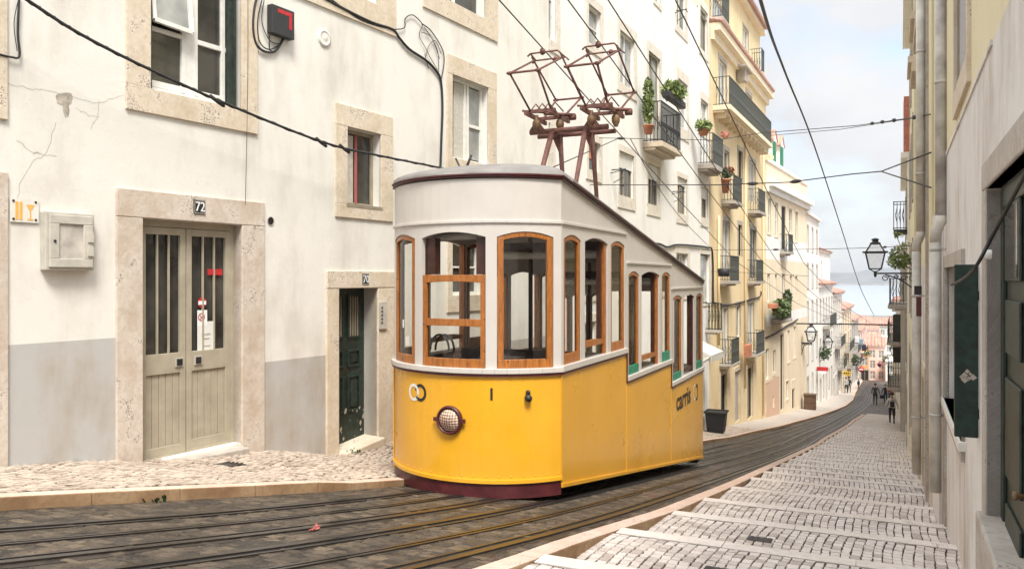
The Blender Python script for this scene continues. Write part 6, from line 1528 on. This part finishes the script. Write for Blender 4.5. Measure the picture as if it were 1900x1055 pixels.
# ------------------------------------------------------------------ street lamps
def street_lamp(c, wallp, lab, sc=1.0):
    """c: foot of the lantern, wallp: where the bracket meets the wall"""
    c = Vector(c); w = Vector(wallp); t = empty('street_lamp', w, lab, 'street lamp', 'lantern street lamps on wall brackets')
    m_ = MB(); hb, ht, H = .12 * sc, .195 * sc, .36 * sc; zb = c.z + .10 * sc
    cor = lambda h, z: [Vector((c.x + a * h, c.y + b * h, z)) for a, b in ((-1, -1), (1, -1), (1, 1), (-1, 1))]
    b0, b1, b2 = cor(hb, zb), cor(ht, zb + H), cor(.085 * sc, zb + H + .19 * sc)
    for i in range(4):
        m_.bar(b0[i], b1[i], .022 * sc); m_.bar(b1[i], b2[i], .018 * sc); m_.bar(b0[i], b0[(i + 1) % 4], .022 * sc); m_.bar(b1[i], b1[(i + 1) % 4], .035 * sc); m_.bar(c + Vector((0, 0, .02 * sc)), b0[i], .018 * sc)
        e1_ = cor(ht + .045 * sc, zb + H + .005); m_.bar(e1_[i], e1_[(i + 1) % 4], .028 * sc)
    m_.lathe((c.x, c.y, zb + H + .175 * sc), [(.115 * sc, 0), (.11 * sc, .03 * sc), (.07 * sc, .055 * sc), (.055 * sc, .08 * sc), (.075 * sc, .09 * sc), (.08 * sc, .115 * sc), (.03 * sc, .135 * sc), (0, .14 * sc)], 14); m_.lathe(c, [(.0, -.09 * sc), (.03 * sc, -.06 * sc), (.03 * sc, .04 * sc), (.0, .06 * sc)], 10)
    m_.build('lantern', 'black_iron', t)
    m_ = MB(); a0, a1, a2 = cor(hb * .96, zb), cor(ht * .96, zb + H), cor(.08 * sc, zb + H + .185 * sc)
    for i in range(4):
        j = (i + 1) % 4; m_.face([a0[i], a0[j], a1[j], a1[i]]); m_.face([a1[i], a1[j], a2[j], a2[i]])
    m_.build('lantern_glass', 'lamp_glass', t)
    m_ = MB(); m_.bar(c + Vector((0, 0, -.0)), w, .032 * sc, .035 * sc); L = (w - c)
    m_.tube(spl([c + L * .22 + Vector((0, 0, -.03)), c + L * .5 + Vector((0, 0, -.12)), c + L * .8 + Vector((0, 0, -.32)), w + Vector((0, 0, -.5)) * sc]), .016 * sc, 6)
    for q, rr_ in ((.22, .075), (.45, .05), (.62, .07), (.80, .08)):
        cc = c + L * q + Vector((0, 0, -.03 - rr_)); d_ = L.normalized(); m_.tube([cc + d_ * rr_ * math.cos(A) * (1 - A / 14) + Vector((0, 0, rr_ * math.sin(A) * (1 - A / 14))) for A in [k * .5 for k in range(18)]], .010 * sc, 5)
    m_.bar(w + Vector((0, 0, .12)), w + Vector((0, 0, -.55)), .05 * sc, .03); m_.build('bracket', 'black_iron', t)
def lampglass():
    t = NT('lamp_glass'); t.col((0.85, 0.85, 0.82)); t.rough(0.3); t.b.inputs['Alpha'].default_value = 0.28; t.b.inputs['Subsurface Weight'].default_value = 0.0
lampglass()
c = at_y(1624, 507, 19.3); wp = Vector((right_x(19.3) + .03, 19.3, c.z)); street_lamp(c, wp, 'black iron lantern on a scrolled bracket on the right-hand wall', 1.0)
for (u, v, uw, Fw, lab) in ((1505, 636, 1487, W3, 'black lantern on a bracket at the cream house corner'), (1537, 650, 1527, W4, 'lantern on a bracket on the lower white house beyond the cream one')):
    s = Fw.s_(uw); y = Fw.pt(s, 0).y; c = at_y(u, v, y); street_lamp(c, (Fw.pt(s, 0).x, y, c.z), lab, 1.7)
for (u, v, y, lab) in ((1659, 662, 62, 'small far lantern hanging over the people on the right'), (1667, 685, 70, 'farthest small lantern low on the right-hand wall')):
    c = at_y(u, v, y); street_lamp(c, (right_x(y) + .1, y, c.z), lab, 1.3)
# creeper beside the lamp
p = at_y(1668, 483, 20.5); t = plant('creeper', p, (.26, .3, .20), 260, .12, 'leaf_bright', 'bright green creeper growing from the wall above the right-hand lamp bracket')
m_ = MB()
for k in range(5): m_ = MB(); leaves(m_, (p.x + [.1, -.1, .0, .15, -.05][k], p.y, p.z + [.35, .15, .6, -.1, .25][k]), (.12, .12, .10), 22, .11); m_.build('shoot', 'leaf_bright', t)
m_ = MB(); m_.tube(spl([p + Vector((.4, 0, -.4)), p + Vector((.2, 0, 0)), p + Vector((.05, 0, .3)), p + Vector((-.1, 0, .7))]), .008, 5); m_.tube(spl([p + Vector((.4, 0, -.4)), p + Vector((.25, 0, -.2)), p + Vector((-.15, 0, .02))]), .01, 5); m_.build('stem', 'leaf_dark', t)

# ------------------------------------------------------------------ overhead wires
def wire(name, pts, r, lab, extra=None, cat='wire', group='overhead tram wires', mat='wire_dark'):
    m_ = MB(); m_.tube(pts, r, 6)
    if extra: extra(m_)
    return tag(m_.build(name, mat, loc=pts[0]), lab, cat, group)
def z_w(y, H=6.55): return -1.15 - .1625 * y + H if y < 30 else z_w(29.99, H) + (zr(y) - zr(30)) * 1.0
for x, lab in ((-4.76, 'tram contact wire touched by the left pantograph'), (-3.85, 'tram contact wire touched by the right pantograph'), (-3.30, 'tram contact wire left of the two over the empty track'), (-2.45, 'tram contact wire farthest right over the empty track')):
    H = 6.55 if x > -3.5 else 6.60
    wire('contact_wire', [(x, -2, z_w(-2, H)), (x, 5, z_w(5, H)), (x, 11.6, z_w(11.6, H)), (x, 20, z_w(20, H) - .02), (x + .05, 30, z_w(30, H)), (x + .75, 46, z_w(46, H)), (x + 2.0, 66, z_w(66, H))], .0105, lab)
# the thick cable from the top to the far end
_f0, _f1 = at_y(1405, -20, 7), at_y(1455, 130, 13)
wire('feeder_cable', spl([_f0 + (_f0 - _f1) * 1.6 + Vector((0, 0, .5)), _f0, at_y(1455, 130, 13), at_y(1510, 268, 21), at_y(1560, 420, 33), at_y(1597, 535, 46), at_y(1622, 585, 60)], 10), .017, 'thick dark cable hanging in a long curve against the sky', group='hanging cables')
def span(pts, lab, r=.011, ins=()):
    def ex(m_):
        for i, t in ins:
            a, b = Vector(pts[i]), Vector(pts[i + 1]); c = a + (b - a) * t; d = (b - a).normalized()
            m_.tube([c - d * .11, c - d * .05, c, c + d * .05, c + d * .11], [.012, .034, .038, .034, .012], 8)
    wire('span_wire', pts, r, lab, ex, group='cross-street span wires')
# nearest span: over the tram rear, forked at the right wall
y = 16.0; q = at_y(1635, 318, y); a = W2.pt(*W2.px(1095, 343)); 
span([a, at_y(1330, 343, y), at_y(1465, 338, y), at_y(1580, 323, y), q], 'span wire over the tram with a fork at its right end', ins=((0, .3), (1, .5), (2, .1)))
wr_ = Vector((right_x(14.6) - .03, 14.6, 0)); 
for v, lab in ((283, 'upper branch of the forked wire on the right'), (348, 'lower branch of the forked wire on the right')):
    p1 = at_y(1727, v, 11.5); wire('wire_branch', [q, p1], .011, lab, group='fork branches')
y = 20; span([W2.pt(*W2.px(1110, 256)), at_y(1330, 260, y), at_y(1410, 247, y), at_y(1590, 233, y), at_y(1690, 219, 15.0), at_y(1727, 212, 12.0)], 'upper span wire with small insulators near the right-hand wall', .0085, ((0, .2), (3, .35), (3, .55), (3, .75), (4, .2)))
span([at_y(1425, 252, 21), at_y(1560, 240, 19), at_y(1690, 220, 15.5)], 'thin span wire just below the upper one', .007)
span([W2.pt(*W2.px(1300, 464)), at_y(1420, 463, 30), at_y(1520, 462, 30), at_y(1600, 460, 28), at_y(1690, 456, 25)], 'span wire crossing level with the lamp top', .010, ((1, .2), (3, .5)))
span([W3.pt(*W3.px(1478, 600)), at_y(1580, 601, 56), at_y(1684, 603, 50)], 'thick span pole crossing the street above the people', .05, ((0, .3), (1, .2)))
span([W2.pt(*W2.px(1320, 503)), at_y(1420, 507, 34), at_y(1500, 512, 34)], 'thin wire sagging across the yellow house', .009)
wire('stay_wire', [W1.pt(*W1.px(960, 330)), at_y(1018, 314, 12.5), at_y(1145, 258, 16)], .009, 'short stay wire rising from behind the collectors to the span', group='stay wires')
wire('stay_wire', spl([at_y(1170, 258, 15.6), at_y(1210, 330, 19), at_y(1260, 400, 23), at_y(1318, 460, 29)]), .009, 'stay wire running down past the blind windows', group='stay wires')

# ------------------------------------------------------------------ people
def person(x, y, zg, h, face, legs, arms, mats, lab, hair='hair_dark', long_hair=False):
    """face: heading in degrees (0 = walking away downhill); legs: forward swing of left/right foot in metres; arms: (fwd, out, bend) each"""
    t = empty('person', (x, y, zg), lab, 'person', None)
    s = h / 1.75; V = []; E = []; Rr = []
    def v(p, r): V.append(Vector(p) * s); Rr.append(r * s); return len(V) - 1
    pel = v((0, 0, .94), .135); wa = v((0, .0, 1.08), .125); ch_ = v((0, .01, 1.28), .15); ne = v((0, .01, 1.46), .065); hd0 = v((0, .03, 1.56), .07); hd = v((0, .035, 1.655), .095); top_ = v((0, .02, 1.73), .06)
    E += [(pel, wa), (wa, ch_), (ch_, ne), (ne, hd0), (hd0, hd), (hd, top_)]
    no = v((0, .135, 1.635), .014); E.append((hd, no))
    for sd_, sw in ((-1, legs[0]), (1, legs[1])):
        hp = v((sd_ * .095, 0, .88), .10); kn = v((sd_ * .10, sw * .55 + .04, .50), .062); an = v((sd_ * .10, sw - (.06 if sw < 0 else 0), .10 + (.07 if sw < -.15 else 0)), .042); hl_ = v((sd_ * .10, sw - .02 - (.06 if sw < 0 else 0), .045 + (.06 if sw < -.15 else 0)), .042); to = v((sd_ * .115, sw + .17 - (.08 if sw < 0 else 0), .035), .036)
        E += [(pel, hp), (hp, kn), (kn, an), (an, hl_), (hl_, to)]
    for sd_, (af, ao, be) in ((-1, arms[0]), (1, arms[1])):
        shd = v((sd_ * .185, 0, 1.40), .062); el = v((sd_ * (.22 + ao * .5), af * .5 - .02, 1.13), .045); wr = v((sd_ * (.22 + ao), af + be * .18, .90 + be * .15), .032); hn = v((sd_ * (.22 + ao), af + be * .24 + .02, .83 + be * .16), .036); fi = v((sd_ * (.215 + ao), af + be * .28 + .03, .76 + be * .17), .022); th = v((sd_ * (.19 + ao), af + be * .26 + .06, .82 + be * .16), .014)
        E += [(ch_, shd), (shd, el), (el, wr), (wr, hn), (hn, fi), (hn, th)]
    me = bpy.data.meshes.new('body'); me.from_pydata([tuple(p) for p in V], E, []); o = bpy.data.objects.new('body', me); COL.objects.link(o)
    sk = o.modifiers.new('skin', 'SKIN'); sk.use_smooth_shade = True; o.modifiers.new('sub', 'SUBSURF').levels = 1
    for i, q in enumerate(me.skin_vertices[0].data): q.radius = (Rr[i], Rr[i] * (.72 if i in (pel, wa, ch_) else 1.0))
    me.skin_vertices[0].data[pel].use_root = True
    dg = bpy.context.evaluated_depsgraph_get(); m2 = bpy.data.meshes.new_from_object(o.evaluated_get(dg)); bpy.data.objects.remove(o)
    b = bpy.data.objects.new('body', m2); COL.objects.link(b); b.parent = t; t.rotation_euler = (0, 0, math.radians(face))
    m2.materials.clear()
    for k in ('skin', mats[0], mats[1], mats[2]): m2.materials.append(M[k])
    for p in m2.polygons:
        c = p.center / s
        if c.z > 1.47: i = 0
        elif c.z < .09 : i = 3
        elif abs(c.x) > .17 and c.z < .90 and c.z > .6: i = 0
        elif c.z > .93 or abs(c.x) > .2: i = 1
        else: i = 2
        p.material_index = i; p.use_smooth = True
    mb = MB(); org = Vector((x, y, zg)); m_ = MB(); rows = []
    for i in range(8):
        th_ = i / 7 * (1.75 if not long_hair else 2.05); r_ = []
        for j in range(13):
            A = 2 * math.pi * j / 12; rr_ = .118 * math.sin(th_) if th_ < 1.57 else .118 * (1 - .1 * (th_ - 1.57)); zz = 1.665 + .118 * math.cos(th_)
            if math.sin(A) > .35 and th_ > 1.25: zz = max(zz, 1.70)
            r_.append(Vector((rr_ * math.cos(A), .02 + rr_ * math.sin(A), zz)) * s)
        rows.append(r_)
    m_.grid(rows); me = bpy.data.meshes.new('hair'); me.from_pydata([tuple(q) for q in m_.v], [], m_.f); me.materials.append(M[hair]); me.polygons.foreach_set('use_smooth', m_.sm); ho = bpy.data.objects.new('hair', me); COL.objects.link(ho); ho.parent = t
    return t
def put(u, v, y):  p = at_y(u, v, y); return p.x, y
relax = ((.05, .03, .2), (-.05, .03, .2))
def zgr(x, y): return tread(y)[0] + .012 if (x > lerp_t(KR, min(y, 57)) + .1 and y < 57) else (zr(y) + .15 if x < lerp_t(KL, y) else zr(y) + .005)
ppl = []
def P_(u, y, h, face, legs, arms, mats, lab, **k):
    x = (ray(u, 500) * (y / ray(u, 500).y)).x; z = zgr(x, y); return person(x, y, z, h, face, legs, arms, mats, lab, **k), (x, y, z)
_, q1 = P_(1655, 50.2, 1.75, 0, (.22, -.18), ((-.02, .12, .9), (.05, .08, .4)), ('cloth_white', 'cloth_black', 'cloth_black'), 'nearest person on the stepped pavement, white shirt, dark trousers and dark backpack')
_, q2 = P_(1624, 74.5, 1.80, 0, (.1, -.15), ((.1, .05, .3), (-.1, .12, .3)), ('cloth_green', 'cloth_black', 'cloth_black'), 'person in a dark green jacket walking down the middle of the road')
_, q3 = P_(1570, 94, 1.70, 20, (.05, -.05), relax, ('cloth_grey', 'cloth_black', 'cloth_black'), 'person in a pale grey top and black trousers by the left houses')
_, q4 = P_(1575.5, 95, 1.72, -10, (-.05, .08), relax, ('cloth_navy', 'cloth_navy', 'cloth_black'), 'person in dark clothes close behind the one in pale grey')
_, q5 = P_(1643, 79, 1.68, 180, (.12, -.1), ((.1, .05, .8), (.0, .1, .3)), ('cloth_black', 'cloth_navy', 'cloth_black'), 'person in black walking uphill carrying a dark bag')
_, q6 = P_(1652, 81, 1.66, 175, (-.1, .1), ((.1, .05, .9), (.1, .05, .9)), ('cloth_red', 'cloth_navy', 'cloth_black'), 'person in a dull red top behind the nearest person')
_, q7 = P_(1664, 78, 1.7, 178, (.1, -.1), relax, ('cloth_red', 'cloth_grey', 'cloth_black'), 'person in red close to the right-hand wall')
_, q8 = P_(1666, 88, 1.7, 178, (.1, -.1), relax, ('cloth_blue', 'cloth_navy', 'cloth_black'), 'farthest person in pale blue near the right-hand wall')
def bag(c, w, d, h, mat, lab, strap=True):
    t = empty('bag', c, lab, 'bag'); m_ = MB(); m_.box(c[0] - w, c[0] + w, c[1] - d, c[1] + d, c[2], c[2] + h); m_.build('body', mat, t, bevel=min(w, d, h) * .45)
    m_ = MB(); m_.tube([(c[0] - w * .6, c[1], c[2] + h), (c[0] - w * .3, c[1], c[2] + h + .12), (c[0] + w * .3, c[1], c[2] + h + .12), (c[0] + w * .6, c[1], c[2] + h)], .012, 5); m_.build('handle', mat, t)
bag((q1[0], q1[1] - .2, q1[2] + .98), .11, .08, .30, 'cloth_navy', 'dark backpack on the back of the person in the white shirt')
bag((q5[0] - .30, q5[1] - .08, q5[2] + .42), .15, .08, .28, 'cloth_black', 'dark bag hanging from the hand of the person in black')
bag((q4[0] + .02, q4[1] - .2, q4[2] + 1.0), .15, .09, .4, 'cloth_black', 'black backpack on the person in dark clothes by the left houses')

# ------------------------------------------------------------------ small things down the street
def signboard(u, v, y, w, h, mat, lab, round_=False, F=None):
    p = at_y(u, v, y); t = empty('street_sign', p, lab, 'sign'); m_ = MB()
    if round_: m_.lathe((p.x, p.y, p.z), [(0, -.02), (w, -.02), (w, .02), (0, .02)], 20, (0, -1, 0))
    else: m_.box(p.x - w, p.x + w, p.y - .03, p.y + .03, p.z - h, p.z + h)
    m_.build('plate', mat, t); m_ = MB(); m_.bar((p.x, p.y + .04, p.z), (p.x - 1.0 if u < 1640 else p.x + 1.0, p.y + .04, p.z), .04, .04); m_.build('arm', 'black_iron', t)
    return t, p
t, p = signboard(1571, 692, 88, .38, .20, 'yellow_sign', 'yellow shop sign hanging over the left pavement'); m_ = MB(); [m_.box(p.x - .28 + k * .19, p.x - .14 + k * .19, p.y - .036, p.y - .031, p.z - .07, p.z + .07) for k in range(3)]; m_.build('lettering', 'cable_black', t)
t, p = signboard(1526, 684, 68, .42, .16, 'red', 'red shop sign on the white house down the street'); m_ = MB(); m_.box(p.x - .3, p.x + .3, p.y - .036, p.y - .031, p.z - .36, p.z - .18); m_.build('lower_plate', 'white_sign', t)
t, p = signboard(1598, 685, 100, .32, .32, 'red', 'red no-entry sign on the left near the end of the street', True); m_ = MB(); m_.box(p.x - .22, p.x + .22, p.y - .04, p.y - .025, p.z - .06, p.z + .06); m_.build('bar', 'white_sign', t)
t, p = signboard(1632, 676, 120, .30, .30, 'red', 'small round red-edged sign at the end of the street', True); m_ = MB(); m_.lathe((p.x, p.y - .021, p.z), [(0, .0), (.2, 0), (.2, .004), (0, .004)], 16, (0, -1, 0)); m_.build('centre', 'cloth_navy', t)
t, p = signboard(1668, 694, 66, .26, .26, 'red', 'round red no-entry sign on the right-hand wall', True); m_ = MB(); m_.box(p.x - .18, p.x + .18, p.y - .04, p.y - .025, p.z - .05, p.z + .05); m_.build('bar', 'white_sign', t)
# washing hung out far down the street
for k, (u, v, y, mat, lab) in enumerate(((1590, 636, 105, 'cloth_white', 'white washing hanging from a far balcony on the left'), (1597, 640, 108, 'cloth_blue', 'blue washing hanging from a far balcony on the left'), (1603, 650, 112, 'cloth_navy', 'dark washing hanging from a far balcony on the left'))):
    p = at_y(u, v, y); m_ = MB(); rows = [[(p.x - .25 + .07 * i, p.y + .06 * math.sin(i * 1.7 + j), p.z + .8 - .17 * j) for i in range(8)] for j in range(6)]; m_.grid(rows); ob = m_.build('washing', mat, loc=p); so_ = ob.modifiers.new('thickness', 'SOLIDIFY'); so_.thickness = .02; tag(ob, lab, 'washing', 'washing hung out far down the street')
for k, (u, v, y, mat, lab) in enumerate(((1530, 655, 70, 'leaf_dark', 'dark hanging plants on the white house down the street'), (1588, 668, 100, 'leaf_dark', 'hanging plants over a far doorway on the left'), (1610, 655, 128, 'leaf_green', 'green plant over the orange house doorway'), (1643, 665, 130, 'leaf_green', 'green plant on the pink house wall'))):
    p = at_y(u, v, y); plant('hanging_plant', p, (.5, .5, .6), 160, .3, mat, lab)
# parked scooter and small tuk-tuk like cart at the street end
p = at_y(1593, 706, 104); p.z = zr(104) + .16; sc_ = empty('scooter', p, 'dark motor scooter parked by the left houses near the end of the street', 'scooter')
for dx in (-.55, .55):
    m_ = MB(); m_.lathe((p.x - .05, p.y + dx, p.z + .25), [(.08, 0), (.25, .01), (.25, .09), (.08, .1)], 16, (1, 0, 0)); m_.build('wheel', 'cable_black', sc_)
m_ = MB(); m_.tube([(p.x, p.y - .6, p.z + .45), (p.x, p.y - .3, p.z + .6), (p.x, p.y + .0, p.z + .35), (p.x, p.y + .35, p.z + .4), (p.x, p.y + .5, p.z + .95)], [.12, .17, .12, .08, .06], 10); m_.tube([(p.x - .3, p.y + .48, p.z + 1.02), (p.x + .3, p.y + .48, p.z + 1.02)], .025, 6); m_.build('body', 'cloth_navy', sc_)
m_ = MB(); m_.box(p.x - .12, p.x + .12, p.y - .65, p.y - .05, p.z + .70, p.z + .80); m_.build('seat', 'cable_black', sc_, bevel=.03)

# ------------------------------------------------------------------ haze: one closed box of thin air
mb = MB(); mb.box(-7200, 7200, -60, 4100, -40, 75)
hz = mb.build('haze', 'ground_earth'); tag(hz, kind='stuff')
hm = bpy.data.materials.new('haze_air'); hm.use_nodes = True; M['haze_air'] = hm
hn, hl_ = hm.node_tree.nodes, hm.node_tree.links
for n in list(hn):
    if n.type != 'OUTPUT_MATERIAL': hn.remove(n)
pv = hn.new('ShaderNodeVolumePrincipled'); pv.inputs['Color'].default_value = (0.92, 0.95, 1.0, 1); pv.inputs['Density'].default_value = 0.00028; pv.inputs['Anisotropy'].default_value = 0.3
hl_.new(pv.outputs['Volume'], [n for n in hn if n.type == 'OUTPUT_MATERIAL'][0].inputs['Volume'])
hz.data.materials.clear(); hz.data.materials.append(hm)
